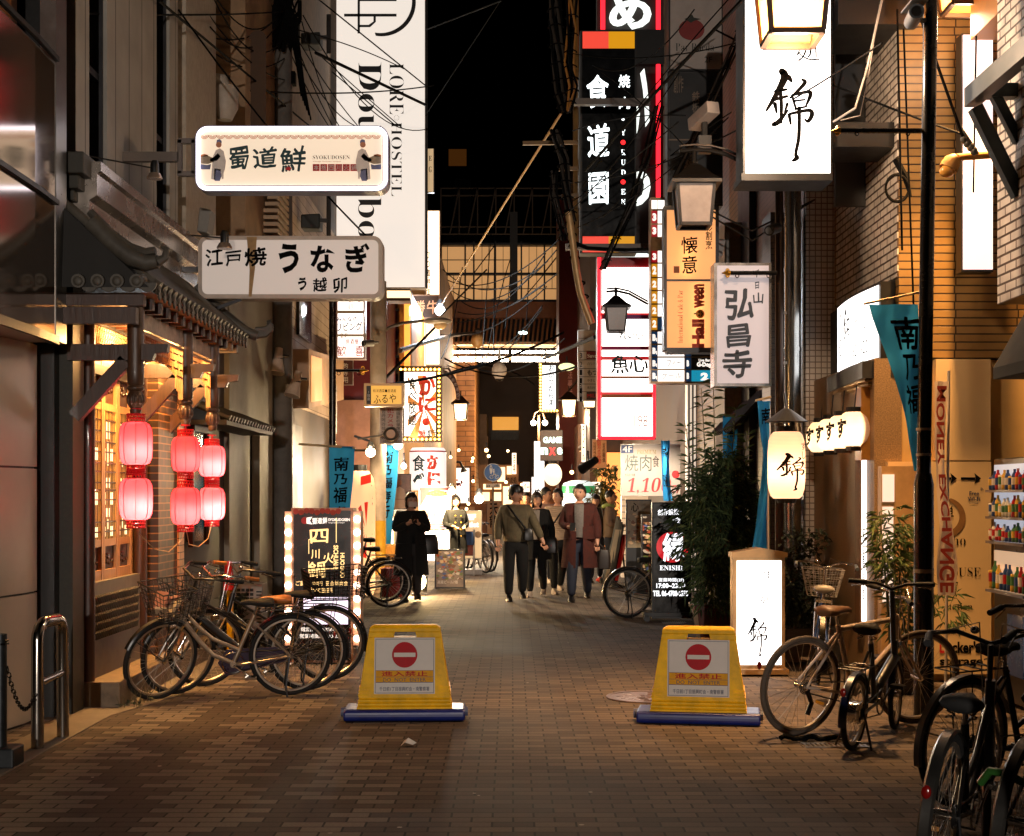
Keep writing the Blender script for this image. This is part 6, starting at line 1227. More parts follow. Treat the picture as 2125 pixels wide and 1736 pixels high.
# ============================================================= BARRIERS, RACK, BOLLARD
def tbox(mb, x0, x1, y0, X0, X1, Y0, z0, z1, mi=None):       # tapered box (half depths y0 below, Y0 above)
    mb.add([(x0,-y0,z0),(x1,-y0,z0),(x1,y0,z0),(x0,y0,z0),(X0,-Y0,z1),(X1,-Y0,z1),(X1,Y0,z1),(X0,Y0,z1)], [(0,3,2,1),(4,5,6,7),(0,1,5,4),(1,2,6,5),(2,3,7,6),(3,0,4,7)], mi)
def barrier(label, loc, rz):
    t = thing('no_entry_barrier', label, 'barrier', loc, (0, 0, rz), 'yellow no-entry barriers', local=True)
    YP = mat('yellow_plastic', '#f0b800', .5, var=.28, scale=7, bump=.03, spec=.25)
    W = lambda z: .345 - (z-.09)*.151; D = lambda z: .165 - (z-.09)*.19; mb = MB()
    def seg(z0, z1, a=None, b=None): tbox(mb, -W(z0) if a is None else a, W(z0) if b is None else b, D(z0), -W(z1) if a is None else a, W(z1) if b is None else b, D(z1), z0, z1)
    z = .09
    for k in range(3): seg(z, z+.018); tbox(mb, -W(z)+.01, W(z)-.01, D(z)-.01, -W(z)+.01, W(z)-.01, D(z)-.01, z+.018, z+.026); z += .026
    seg(z, .60); tbox(mb, -W(.60), -.085, D(.6), -W(.64), -.075, D(.64), .60, .64); tbox(mb, .085, W(.60), D(.6), .075, W(.64), D(.64), .60, .64); seg(.64, .67)
    tbox(mb, -W(.67), W(.67), D(.67), -W(.67)+.03, W(.67)-.03, D(.67)-.02, .67, .69)
    mb.build('body', YP, t, bevel=.012)
    mb = MB()
    for s in (-1, 1):
        for k in range(3): z = .185 + k*.026; tbox(mb, s*(W(z)-.035)-.04, s*(W(z)-.035)+.04, D(z)+.004, s*(W(z)-.035)-.04, s*(W(z)-.035)+.04, D(z), z, z+.014)
    mb.build('side_rib', YP, t)
    mb = MB(); pr = [(-.19, .025), (-.17, .005), (.17, .005), (.19, .025), (.19, .07), (.165, .09), (-.165, .09), (-.19, .07)]
    mb.prism(pr, -.44, .44, 'yz'); mb.build('weight_base', mat('navy_plastic', '#18256e', .35, var=.2, scale=5), t, bevel=.015)
    mb = MB(); mb.tube([(-.47, 0, .05), (-.43, 0, .05)], .035, 12); mb.tube([(.43, 0, .05), (.46, 0, .05)], .035, 12); mb.build('end_cap', mat('grey_plastic', '#5a5f78', .4), t)
    f = lambda x, z: (x, -(.165 - (z-.09)*.19) - .010, z)
    mb = MB(); a, b = .225, .615
    mb.add([f(-.22, a-.025), f(.22, a-.025), f(.22, b-.015), f(-.22, b-.015)], [(0, 1, 2, 3)]); pl = mb.build('sign_plate', mat('plate_gloss', '#d4ccc4', .42, var=.06, spec=.25), t)
    g = lambda o: (lambda x, z: (lambda q: (q[0], q[1]-o, q[2]))(f(x, z)))
    mb = MB(); R1 = lambda x0, z0, x1, z1, o, mi: mb.add([g(o)(*q) for q in ((x0, z0), (x1, z0), (x1, z1), (x0, z1))], [(0, 1, 2, 3)], mi)
    for q in ((-.212, .206, .212, .209), (-.212, .588, .212, .591), (-.212, .206, -.209, .591), (.209, .206, .212, .591)): R1(*q, .003, 3)
    R1(-.208, .284, .208, .368, .003, 1); R1(-.208, .280, .208, .284, .003, 3); R1(-.208, .320, .208, .322, .0045, 3); R1(-.208, .366, .208, .368, .0045, 3)
    mb.add([g(.004)(.092*math.cos(k*.19635), .478+.092*math.sin(k*.19635)) for k in range(32)], [tuple(range(32))], 2); R1(-.078, .463, .078, .493, .0055, 4)
    write(mb, '進入禁止', -.165, .326, .165, .362, 0, 2, bold=.06, fn=g(.006)); write(mb, 'DO  NOT  ENTER', -.155, .288, .155, .314, 0, 3, fn=g(.006)); write(mb, '千日前1丁目振興町会・南警察署', -.18, .222, .18, .252, 0, 3, bold=.03, fn=g(.006))
    mb.build('printing', [INK, mat('plate_yellow', '#dc9c10', .5, spec=.15), mat('no_entry_red', '#b3101c', .5, spec=.15), mat('print_slate', '#2c3350', .5), mat('plate_gloss', '#cbc3bb')], pl)
    return t
barrier('yellow no-entry barrier on the left with shiny reflections across its plate', (gx(841, 10.45), 10.45, 0), R_(2))
barrier('yellow no-entry barrier on the right beside the manhole cover', (gx(1450, 10.3), 10.3, 0), R_(-9))
t = thing('steel_hoop', 'polished steel hoop barrier with a crossbar by the beige cladding', 'bike rack', (-3.07, 9.4, 0))
mb = MB(); hp_ = [(-3.07, 9.2, 0), (-3.07, 9.2, .70)] + [(-3.07+.03*(1-math.cos(R_(a)))*.5, 9.31 - .11*math.cos(R_(a)), .70+.11*math.sin(R_(a))) for a in (20, 45, 70, 90)] + [(-3.045, 9.52+.11*math.sin(R_(a)), .70+.11*math.cos(R_(a))) for a in (0, 30, 60, 90)] + [(-3.04, 9.63, 0)]
SS = mat('stainless', '#a09a92', .18, 1.0, .1, 2); mb.tube(hp_, .04, 18); mb.build('hoop', SS, t, True, 60); mb = MB(); mb.tube([(-3.07, 9.2, .42), (-3.04, 9.63, .44)], .025, 12); mb.build('crossbar', SS, t, True)
t = thing('chain_bollard', 'dark steel bollard with chain collar at the left edge', 'bollard', (-3.10, 8.62, 0))
mb = MB(); mb.tube([(-3.10, 8.62, .1), (-3.10, 8.62, .80)], .038, 16); mb.build('post', mat('worn_steel', '#35383a', .4, .8, .4), t, True); mb = MB(); mb.box(-3.18, -2.99, 8.52, 8.72, 0, .12); mb.build('base', mat('worn_steel', '#35383a'), t, bevel=.01)
mb = MB(); P0, P1 = Vector((-3.06, 8.62, .60)), Vector((-3.07, 9.16, .36)); N = 26
for k in range(N):
    u = k/N; p = P0.lerp(P1, u) - Vector((0, 0, .28*4*u*(1-u)*.6)); q = P0.lerp(P1, (k+1.2)/N) - Vector((0, 0, .28*4*((k+1.2)/N)*(1-(k+1.2)/N)*.6)); s = (Vector((.012, 0, 0)) if k % 2 else Vector((0, .006, .012)))
    mb.tube([p, p.lerp(q, .2)+s, p.lerp(q, .8)+s, q, p.lerp(q, .8)-s, p.lerp(q, .2)-s], .0035, 5, True)
for k in range(10): a = k*.628; mb.tube([(-3.10+.045*math.cos(a+b), 8.62+.045*math.sin(a+b), .74+.02*(k % 2)) for b in (0, .3, .6)], .006, 5)
tag(mb.build('chain', mat('chain_iron', '#1c1814', .45, .8)), 'rusty chain slung between the bollard and the steel hoop', 'chain')
# litter, manhole, grate, cable on the paving
t = MB(); c = Vector((gx(847, gd(1550)), gd(1550), 0))
t.add([c + Vector(v) for v in ((-.05, 0, .004), (-.02, -.02, .03), (.0, .02, .055), (.03, 0, .012), (.055, .02, .022), (.02, .05, .01), (-.03, .05, .03))], [(0, 1, 2), (0, 2, 6), (1, 3, 2), (2, 3, 4), (2, 4, 5), (2, 5, 6)])
tag(t.build('crumpled_tissue', mat('tissue', '#d8cfc4', .8)), 'crumpled white tissue lying on the paving in front of the left barrier', 'litter')
t = thing('manhole_cover', 'round patterned manhole cover half behind the right barrier', 'manhole', (gx(1345, gd(1448)), gd(1448), 0)); c = Vector((gx(1345, gd(1448)), gd(1448), 0))
mb = MB(); mb.lathe([(.34, 0), (.34, .010), (.31, .010), (.31, .006), (.27, .006), (0, .006)], c, 40); mb.build('cover', mat('manhole_iron', '#a08c80', .3, .8), t); mb = MB(); rr = random.Random(2)
for k in range(70):
    a, q = rr.uniform(0, 6.28), .24*math.sqrt(rr.random()); p = c + Vector((q*math.cos(a), q*math.sin(a), 0)); mb.box(p.x-.018, p.x+.018, p.y-.01, p.y+.01, .006, .011)
mb.build('raised_pattern', mat('manhole_iron', '#a08c80'), t)
mb = MB(); c = at(1733, 1549, gd(1549)); 
for k in range(14): mb.box(c.x-.2+k*.03, c.x-.185+k*.03, c.y-.07, c.y+.07, .003, .008)
for y in (-.075, .07): mb.box(c.x-.21, c.x+.22, c.y+y, c.y+y+.012, .003, .010)
tag(mb.build('drain_grate', STEEL), 'small steel drain grate under the folding bicycle wheel', 'drain')
mb = MB(); c = at(1395, 1287, gd(1290))
for k in range(12): mb.box(c.x-.15+k*.026, c.x-.138+k*.026, c.y-.3, c.y-.1, .003, .008)
tag(mb.build('drain_grate', STEEL), 'drain grate in the paving in front of the wheeled black stand sign', 'drain')
mb = MB(); rr = random.Random(6)
for k in range(60):
    x, y = rr.uniform(-2.6, 2.4), rr.uniform(5.8, 20); q = rr.uniform(.006, .014); a = rr.uniform(0, 3)
    mb.add([(x + q*math.cos(a+i*1.05)*1.2, y + q*math.sin(a+i*1.05), .0035) for i in range(6)], [tuple(range(6))])
tag(mb.build('gum_spots', mat('gum', '#b5a89a', .8)), 'pale gum spots flattened on the paving', 'gum spots', kind='stuff')

# ============================================================= POLES
def spear(mb, mg, px0, px1, py, d, dirx):                   # bracket bar with a gilded spear tip at px0
    mb.tube([at(px0 + dirx*14, py, d), at(px1, py, d)], .02, 8)
    mg.tube([at(px0, py, d), at(px0 + dirx*12, py, d)], [.004, .028], 8); mg.tube([at(px0 + dirx*12, py, d), at(px0 + dirx*18, py, d)], .022, 8)
    for s in (-1, 1): mg.tube([at(px0 + dirx*(12 + 3*math.cos(a)), py + s*(5 + 3.5*math.sin(a)), d) for a in (0, .9, 1.8, 2.7, 3.6)], .008, 6)
    for x in (.28, .85): x = px0 + (px1-px0)*x; mb.tube([at(x + 3.5*math.cos(a*.6), py+6+3.5*math.sin(a*.6), d) for a in range(11)], .005, 5, True)
GILT = mat('gilt', '#c8922e', .3, .8)
t = thing('lamp_post', 'thick black lamp post with a gilded spear bracket by the amber wall', 'lamp post', (gx(1917, 10.6), 10.6, 0)); x = gx(1917, 10.6); xt = gx(1936, 10.6)
PB = mat('gloss_black_paint', '#0a0806', .25, .2); mb = MB(); mb.tube([(x, 10.6, 0), (x, 10.6, 1.72), (x, 10.6, 1.80)], [.073, .073, .056], 24); mb.tube([(x, 10.6, 1.80), (xt, 10.6, 6.5)], .052, 24); mb.build('post', PB, t, True)
mb = MB()
for z in (2.12, 1.93): mb.lathe([(.057, z), (.057, z+.02)], (x, 10.6, 0), 20)
mb.lathe([(.075, 1.06), (.075, 1.09)], (x, 10.6, 0), 20); mb.build('band', mat('clear_tape', '#8a8078', .3), t)
mb, mg = MB(), MB(); spear(mb, mg, 1726, 1912, 272, 10.6, 1); a = mb.build('bracket', PB, t, True); mg.build('spear_tip', GILT, a, True)
mb = MB(); c = at(1895, 36, 10.5); mb.tube([c + Vector((-.02, -.16, -.01)), c + Vector((.02, .12, 0))], .055, 16); mb.box(c.x-.07, c.x+.05, c.y-.22, c.y+.08, c.z+.05, c.z+.065); mb.tube([c + Vector((.03, .05, 0)), (gx(1930, 10.6), 10.6, c.z)], .02, 8)
cm = thing('security_camera', 'black bullet camera on the lamp post top at the upper right', 'camera', c); mb.build('body', BLACK, cm, True); mb = MB(); mb.disc(c + Vector((-.02, -.165, -.01)), .04, 20); mb.build('lens', glass('lens', '#050608', .05), cm)
t = thing('thin_black_pole', 'thin black pole with a gilded spear bracket beside the stacked white signs', 'lamp post', (gx(690, 20.5), 20.5, 0)); mb = MB(); mb.tube([(gx(690, 20.5), 20.5, 0), (gx(690, 20.5), 20.5, 4.5)], .05, 16); mb.build('post', PB, t, True); mb, mg = MB(), MB(); spear(mb, mg, 765, 692, 769.5, 20.5, -1); a = mb.build('bracket', PB, t, True); mg.build('spear_tip', GILT, a, True)
t = thing('dark_pole', 'dark bronze pole with a spear bracket left of the silver duct', 'lamp post', (gx(1617, 13.9), 13.9, 0)); mb = MB(); mb.tube([(gx(1617, 13.9), 13.9, 0), (gx(1617, 13.9), 13.9, 5.2)], .04, 16); mb.build('post', mat('bronze_pole', '#2a1c14', .3, .5), t, True); mb, mg = MB(), MB(); spear(mb, mg, 1498, 1612, 567, 13.3, 1); a = mb.build('bracket', PB, t, True); mg.build('spear_tip', GILT, a, True)
t = thing('utility_pole', 'grey concrete utility pole carrying tangled cables on the left', 'utility pole', (gx(587, 20), 20, 0)); mb = MB(); mb.tube([(gx(585, 20), 20, 0), (gx(588, 20), 20, 10)], [.15, .125], 24); mb.build('post', mat('pole_concrete', '#5f5a55', .7, var=.3, scale=5), t, True)
mb = MB(); mb.box(gx(597, 20), gx(609, 20), 19.8, 19.85, gz(820, 20), gz(800, 20)); mb.build('number_plate', mat('plate_pale', '#8d8478', .6), t)
mb = MB(); rr = random.Random(12)
for k in range(26):
    p = [at(rr.uniform(560, 625), rr.uniform(-20, 110), 19.7) for _ in range(4)]; mb.tube(p, rr.uniform(.008, .03), 5)
for k in range(6): mb.tube([at(600+k*4, 60+k*5, 19.7), at(615+k*3, 130+k*8, 19.8), at(625+k*4, 200+k*10, 19.9)], .012, 5)
for x, y, w_, h in ((565, 75, 18, 22), (610, 40, 10, 40), (605, 150, 8, 26)): c = at(x, y, 19.75); mb.box(c.x, c.x+w_*.0067, 19.7, 19.85, c.z-h*.0067, c.z)
mb.build('cable_tangle', CABLE, t)
t = thing('concrete_pole', 'pale grey concrete pole between the white signs and the amber pub sign', 'utility pole', (gx(786, 23.8), 23.8, 0)); mb = MB(); mb.tube([(gx(784, 23.8), 23.8, 0), (gx(785, 23.8), 23.8, 5.2)], .135, 24); mb.build('post', mat('pole_pale', '#94877a', .7, var=.2, scale=6), t, True); mb = MB(); mb.lathe([(.137, .3), (.137, 1.2)], (gx(784, 23.8), 23.8, 0), 24); mb.build('warning_band', mat('warning_yellow', '#a8841c', .5, var=.2), t)
mb = MB(); c = at(752, 790, 23.6); cm = thing('security_camera', 'grey camera on the pale concrete pole', 'camera', at(772, 712, 23.5)); c = at(766, 712, 23.5); mb.tube([c + Vector((-.1, -.05, -.02)), c + Vector((.06, .05, 0))], .055, 14); mb.tube([c, (gx(784, 23.5), 23.6, c.z+.02)], .02, 6); mb.build('body', GREY, cm, True); mb = MB(); mb.disc(c + Vector((-.08, -.09, -.02)), .04); mb.build('lens', BLACK, cm)
t = thing('steel_duct', 'shiny galvanised vent duct running down beside the square tile wall', 'duct', (gx(1645, 14.3), 14.3, 0)); mb = MB(); x = gx(1645, 14.3); r = .082
GAL = mat('galvanised', '#9aa0a4', .22, 1.0, .15, 3); mb.tube([(x, 14.3, 1.0), (x, 14.3, 3.9), (x+.0, 14.3, 4.0), (x+.0, 14.3, 4.35), (x+.0, 14.3, 4.8)], r, 24)
for z in (1.5, 2.3, 3.1, 3.9, 4.35, 4.55): mb.lathe([(r+.006, z-.02), (r+.006, z+.02)], (x, 14.3, 0), 24)
mb.build('pipe', GAL, t, True); mb = MB()
for z in (2.95, 3.45, 2.4): mb.box(gx(1618, 14.2), x, 14.25, 14.27, z, z+.025)
mb.build('clip', STEEL, t)
t = thing('red_post', 'white-striped angled plastic pipe with black rings hanging from overhead cables', 'cable guard', at(1200, 560, 19)); YW = mat('guard_yellow', '#c9a878', .4, .3)
mb = MB(); gp = [at(1180, 440, 19), at(1188, 500, 19), at(1196, 560, 19), at(1205, 610, 19), at(1220, 650, 19), at(1228, 672, 19)]; mb.tube(gp, .05, 12); mb.build('guard', YW, t, True); mb = MB()
for k in range(8): p = gp[0].lerp(gp[2], k/5) if k < 5 else gp[2].lerp(gp[5], (k-4)/4); mb.tube([p + Vector((.06*math.cos(a*.6), -.02*math.sin(a*.6), .06*math.sin(a*.6)*.4)) for a in range(11)], .012, 5, True)
mb.build('ring', CABLE, t); t.name = 'cable_guard'
t = thing('banner_spot', 'short black spot lamp tilted down over the white price banner', 'lamp', at(1222, 965, 19.5)); c = at(1222, 966, 19.5)
mb = MB(); mb.tube([c + Vector((.10, -.05, .08)), c + Vector((-.10, .12, -.06))], [.05, .07], 14); mb.tube([c, c + Vector((0, .3, .2))], .015, 6); mb.build('body', BLACK, t, True)
l = lamp('SPOT', at(1330, 900, 19.8), 330, '#ffe8cc', .05, (R_(35), 0, 0), 110); l.parent = t; l.location -= OFF[t.name]
mb = MB(); q = at(1330, 896, 19.7); mb.tube([q, q + Vector((0, -.02, .16))], [.07, .04], 12); mb.tube([q + Vector((0, 0, .12)), q + Vector((0, 1.0, .25))], .012, 6); mb.build('second_head', BLACK, t, True)
for x0, y0, x1, y1, d_, s_, lab in ((917, 985, 925, 1050, 50, 'ラーメン', 'slim white upright shop sign right of the painted flower poster'), (1206, 880, 1216, 960, 44, 'うどん', 'slim white upright sign left of the tinted camera notice'), (1062, 940, 1072, 985, 66, '酒場', 'small white sign on the far eatery right of the blue round sign'), (1084, 1000, 1100, 1022, 58, 'バー', 'square white sign between the walkers heads and the far white panel'), (905, 935, 914, 975, 48, '寿司', 'little white sign right of the crab lantern'), (1228, 1000, 1246, 1040, 38, 'BAR', 'white lit square beside the golden shrub')):
    sign('far_shop_sign', lab, x0, y0, x1, y1, d_, emis('far_sign_lit', '#ffe9cc', 1.7), [(V_(s_) if x1-x0 < 14 else s_, x0+2, y0+4, x1-2, y1-4, 0, dict(bold=.03))], DSTEEL, .15, .7, group='small lit signs at the far end')

t = thing('arched_lane_sign', 'brown arched lane name plate curving over the left far lantern', 'sign', at(935, 800, 45)); d = 45.0
mb = MB(); mb.prism([(gx(915+40*math.sin(R_(a)), d), gz(830-62*math.cos(R_(a)), d)) for a in range(0, 91, 9)] + [(gx(915+32*math.sin(R_(a)), d), gz(830-52*math.cos(R_(a)), d)) for a in range(90, -1, -9)], d, d+.06, 'xz'); mb.build('plate', mat('plate_brown', '#5a3a26'), t)
mb = MB()
for k, ch in enumerate('法善寺前本通り'): a = R_(8+k*12); x, y = 915+36*math.sin(a), 830-57*math.cos(a); wpx(mb, ch, x-3, y-3.4, x+3, y+3.4, d-.02)
mb.build('lettering', mat('plate_letters', '#c8b8a8', .6), t)

# ============================================================= FLAGS
def flag(label, edge, d, texts, mats, thick=.0, wave=.03, group=None, name='banner_flag', rod=None, pole=None, rows=24):
    """cloth banner: edge = list of (y, x_left, x_right) in picture rows, hung at distance d"""
    t = thing(name, label, 'flag', at((edge[0][1]+edge[0][2])/2, edge[-1][0], d), group=group)
    def lim(y):
        for (a, l0, r0), (b, l1, r1) in zip(edge, edge[1:]):
            if a <= y <= b: u = (y-a)/(b-a); return l0+(l1-l0)*u, r0+(r1-r0)*u
        return edge[-1][1:]
    def pt(u, y, o=0):
        l, r = lim(y); p = at(l+(r-l)*u, y, d); p.y += wave*math.sin(u*7 + y*.02) + wave*.5*math.sin(y*.05 + u*3) - o; return p
    y0, y1 = edge[0][0], edge[-1][0]; mb = MB(); mb.grid([[pt(k/10, y0+(y1-y0)*j/rows) for k in range(11)] for j in range(rows+1)]); mb.build('cloth', mats[0], t, True)
    mb = MB(); n0 = 0
    for s, a, b, c, e, mi, k in texts:                     # u0, ya, u1, yb in cloth coordinates
        for halo in ((.06, 1), (0, mi)):
            write(mb, s, a, -e, c, -b, 0, halo[1], bold=k.get('bold', .03)+halo[0], brush=k.get('brush', .1), rot=k.get('rot', 0), fn=lambda u, z, h=halo: pt(u, -z, .006 if h[0] else .010))
            if k.get('nohalo'): break
    if mb.V:
        lt = mb.build('lettering', mats[1:], t)
    if rod: mb = MB(); mb.tube([at(*q) if len(q) == 3 else at(q[0], q[1], d) for q in rod], .010*d/12, 6); mb.build('rod', mat('bamboo_rod', '#b09468', .5), t, True)
    if pole: mb = MB(); mb.tube([at(pole[0], pole[1], d+.05), at(pole[2], pole[3], d+.05)], .012, 8); mb.build('pole', mat('white_pole', '#b8aca0', .4), t, True)
    return t
HALO = mat('halo_white', '#cfc6b8', .7); FM = [BLUEC, HALO, INK]
H = {}
G = 'blue festival banners with black characters'
flag('large blue banner drooping to a point beside the black lamp post', [(632, 1803, 1906), (700, 1826, 1908), (780, 1856, 1909), (880, 1880, 1909), (978, 1897, 1908)], 10.75, [('南', .36, 660, 1.0, 726, 2, {}), ('乃', .45, 736, 1.0, 790, 2, {}), ('福', .35, 800, 1.0, 858, 2, {})], FM, wave=.02, group=G, rod=[(1793, 631), (1862, 617), (1910, 606)])
flag('blue banner hanging straight beside the thin black pole on the left', [(927, 683, 736), (1000, 683, 732), (1060, 683, 726), (1140, 683, 718)], 19.8, [('南', .2, 950, .78, 978, 2, {}), ('乃', .2, 984, .75, 1006, 2, {}), ('福', .2, 1012, .78, 1044, 2, {}), ('寿', .25, 1052, .8, 1082, 2, {})], FM, wave=.03, group=G, rod=[(620, 922), (738, 930)])
flag('blue banner behind the concrete pole near the warm bulbs', [(921, 782, 828), (1000, 782, 824), (1080, 782, 815), (1130, 784, 812)], 24.2, [('南', .25, 938, .75, 962, 2, {}), ('乃', .25, 966, .7, 986, 2, {}), ('福', .25, 992, .75, 1014, 2, {}), ('寿', .25, 1020, .75, 1044, 2, {}), ('行', .25, 1050, .75, 1076, 2, {})], FM, wave=.03, group=G)
flag('long twisted blue banner hanging left of the pink paper lantern', [(833, 1570, 1598), (880, 1574, 1596), (940, 1584, 1596), (1010, 1580, 1594), (1080, 1570, 1590), (1140, 1560, 1590)], 13.2, [('南', .35, 848, 1.0, 880, 2, {})], FM, wave=.03, group=G, rod=[(1568, 832), (1600, 824)], pole=(1592, 835, 1594, 1140))
flag('short blue banner in front of the dim tiled annex', [(864, 1499, 1532), (900, 1500, 1530), (952, 1500, 1528)], 18.0, [('南', .3, 880, .8, 908, 2, {})], FM, wave=.03, group=G, rod=[(1492, 866), (1536, 860)])
flag('narrow furled blue banner in front of the price banner', [(915, 1372, 1390), (960, 1373, 1389), (1010, 1375, 1392), (1040, 1378, 1396)], 20.2, [('南', .2, 930, .8, 950, 2, {}), ('乃福', .1, 985, .6, 1010, 2, dict(rot=0))], FM, wave=.04, group=G)
mir = flag('translucent white money exchange flag seen from behind with mirrored red letters', [(792, 1940, 1968), (850, 1938, 1962), (930, 1940, 1960), (1010, 1945, 1964), (1090, 1950, 1976), (1180, 1942, 1986), (1236, 1945, 1982)], 11.4, [], [paper('flag_white', '#d8c4ac', .02, None, .5)], wave=.02, name='exchange_flag', pole=(1969, 770, 1962, 1480))
mb = MB(); d = 11.4
def fl(x, z):                                        # letters read from the far side
    y = -z; l, r = 1941, 1965
    for (a, l0, r0), (b, l1, r1) in zip([(792, 1940, 1968), (850, 1938, 1962), (930, 1940, 1960), (1010, 1945, 1964), (1090, 1950, 1976), (1180, 1942, 1986)], [(850, 1938, 1962), (930, 1940, 1960), (1010, 1945, 1964), (1090, 1950, 1976), (1180, 1942, 1986), (1236, 1945, 1982)]):
        if a <= y <= b: u = (y-a)/(b-a); l, r = l0+(l1-l0)*u, r0+(r1-r0)*u
    p = at(l+(r-l)*x, y, d); p.y -= .03; return p
write(mb, 'MONEY', .15, -965, .9, -802, 0, 0, bold=.03, rot=90, fn=lambda x, z: fl(1-x, z)); write(mb, 'EXCHANGE', .15, -1230, .9, -985, 0, 0, bold=.03, rot=90, fn=lambda x, z: fl(1-x, z))
mb.build('lettering', mat('flag_red', '#a8341c', .7), mir)

# ============================================================= PLANTS
def leaf(mb, p, dirv, L, w, mi):
    dirv = dirv.normalized(); s = dirv.cross(Vector((0, 0, 1)))
    if s.length < .1: s = Vector((1, 0, 0))
    s = s.normalized()*w; n = s.cross(dirv).normalized()
    m = p + dirv*L*.45 + n*L*.05; e = p + dirv*L - Vector((0, 0, L*.18))
    mb.add([p, m + s, e, m - s], [(0, 1, 2), (0, 2, 3)], mi)
LEAFS = [paper('bamboo_dark', '#43523a', 0, None, .35), paper('bamboo_mid', '#5a6d48', 0, None, .35), paper('bamboo_pale', '#7d8a5c', 0, None, .35), mat('bamboo_dry', (.16, .12, .06), .6)]
def bamboo(label, cat, base, blobs, n, L, seed, stems, spikes=0, lm=LEAFS):
    r = random.Random(seed); t = thing('bamboo_plant', label, cat, base)
    mb = MB()
    for b in blobs:
        c = Vector(b[0]); R = Vector(b[1])
        for _ in range(int(n*b[2])):
            while True:
                v = Vector((r.uniform(-1, 1), r.uniform(-1, 1), r.uniform(-1, 1)))
                if .15 < v.length < 1: break
            if noise.noise(v*2.2 + Vector((seed, 0, 0))) < -.16: continue
            p = c + Vector((v.x*R.x, v.y*R.y, v.z*R.z)); o = Vector((v.x, v.y - .2, v.z*.3 - .35)) + Vector((r.gauss(0, .5), r.gauss(0, .5), r.gauss(0, .4)))
            for j in range(3): leaf(mb, p, o + Vector((r.gauss(0, .5), r.gauss(0, .5), r.gauss(0, .3))), L*r.uniform(.6, 1.3), L*.075*r.uniform(.7, 1.3), min(3, int(abs(r.gauss(.6, .85)))))
    for s in range(spikes):
        x, y, z0, z1, lean = stems[s % len(stems)]
        for k in range(14):
            u = .45+.55*k/14; p = Vector((x+lean*u, y, z0+(z1-z0)*u)); a = r.uniform(0, 6.28)
            for j in range(4): leaf(mb, p, Vector((math.cos(a+j), .5*math.sin(a+j), r.uniform(-.1, .7))), L*r.uniform(.8, 1.4), L*.08, r.choice((1, 2, 2, 1)))
    mb.build('foliage', lm, t)
    mb = MB()
    for x, y, z0, z1, lean in stems: mb.tube([(x, y, z0), (x+lean*.4, y, z0+(z1-z0)*.5), (x+lean, y, z1)], [.012, .010, .003], 6)
    mb.build('stem', mat('bamboo_stem', '#5a5a2c', .5), t, True); return t
def P3(px, py, d): return tuple(at(px, py, d))
u = 16.2/F
bamboo('large bushy potted bamboo between the black stand sign and the white glowing stand sign', 'potted plant', (gx(1485, 16.2), 16.2, 0), [
    (P3(1490, 1000, 16.2), (62*u, .38, 75*u), 1.1), (P3(1465, 1060, 16.1), (75*u, .40, 80*u), 1.5), (P3(1490, 1130, 16.0), (85*u, .42, 70*u), 1.5), (P3(1480, 1210, 16.0), (62*u, .38, 62*u), 1.0), (P3(1530, 1070, 16.3), (48*u, .3, 90*u), .8)], 520, .135, 3,
    [(gx(1485+o, 16.2), 16.2+o*.002, .3, z, l) for o, z, l in ((-20, 2.5, -.25), (-8, 2.85, -.12), (4, 3.05, -.05), (16, 2.7, .15), (24, 2.4, .25))], 5)
t = thing('planter_pot', 'reddish square planter pot under the large bushy bamboo', 'planter', (gx(1490, 16.2), 16.2, 0)); mb = MB(); tbox(mb, -.22, .22, .2, -.27, .27, .25, 0, .34); tbox(mb, -.30, .30, .28, -.30, .30, .28, .34, .40); mb.xf(Matrix.Translation((gx(1490, 16.2), 16.2, 0))); mb.build('pot', mat('pot_red', '#4a1d14', .5), t, bevel=.01)
u = 11.6/F
PALE = [paper('bamboo_mid', '#5a6d48', 0, None, .35), mat('bamboo_olive', (.10, .12, .05), .5), paper('bamboo_pale', '#7d8a5c', 0, None, .35), mat('bamboo_dry', (.16, .12, .06))]
bamboo('thin leafy bamboo in front of the tan cabinet beside the lamp post', 'potted plant', (gx(1860, 11.8), 11.8, 0), [
    (P3(1850, 1100, 11.8), (45*u, .2, 55*u), .9), (P3(1870, 1180, 11.8), (45*u, .22, 60*u), .7), (P3(1875, 1290, 11.8), (40*u, .2, 70*u), .8), (P3(1965, 1260, 11.9), (40*u, .2, 40*u), .35), (P3(1840, 1160, 11.7), (35*u, .2, 35*u), .4)], 130, .12, 5,
    [(gx(1860+o, 11.8), 11.8, .2, z, l) for o, z, l in ((-10, 1.5, -.1), (0, 1.4, .05), (14, 1.2, .15))], 2, PALE)
t = thing('bamboo_pot', 'low dark pot holding the thin bamboo behind the lamp post', 'planter', (gx(1865, 11.8), 11.8, 0)); mb = MB(); mb.lathe([(.15, 0), (.2, .26), (.22, .30), (.19, .30), (0, .27)], (gx(1865, 11.8), 11.8, 0), 20); mb.build('pot', mat('pot_dark', '#2a201a', .5), t, True)
HEDGE = [mat('hedge_dark', (.03, .045, .024), .6), mat('hedge_mid', (.035, .05, .022), .6)]
t = thing('clipped_hedge', 'dim leafy hedge in a weathered wooden trough behind the blue bicycle', 'hedge', (gx(1665, 14), 14, 0)); r = random.Random(9); mb = MB(); u = 14/F
for k in range(1500):
    p = at(1668 + r.uniform(-52, 50), r.uniform(1105, 1310), 14 + r.uniform(-.25, .25))
    if noise.noise(p*2.5) < -.12 or (p.z > 1.1 and r.random() < .5): continue
    for j in range(2): leaf(mb, p, Vector((r.gauss(0, 1), r.gauss(-.4, 1), r.gauss(.1, .8))), .07, .02, r.randint(0, 1))
mb.build('foliage', HEDGE, t)
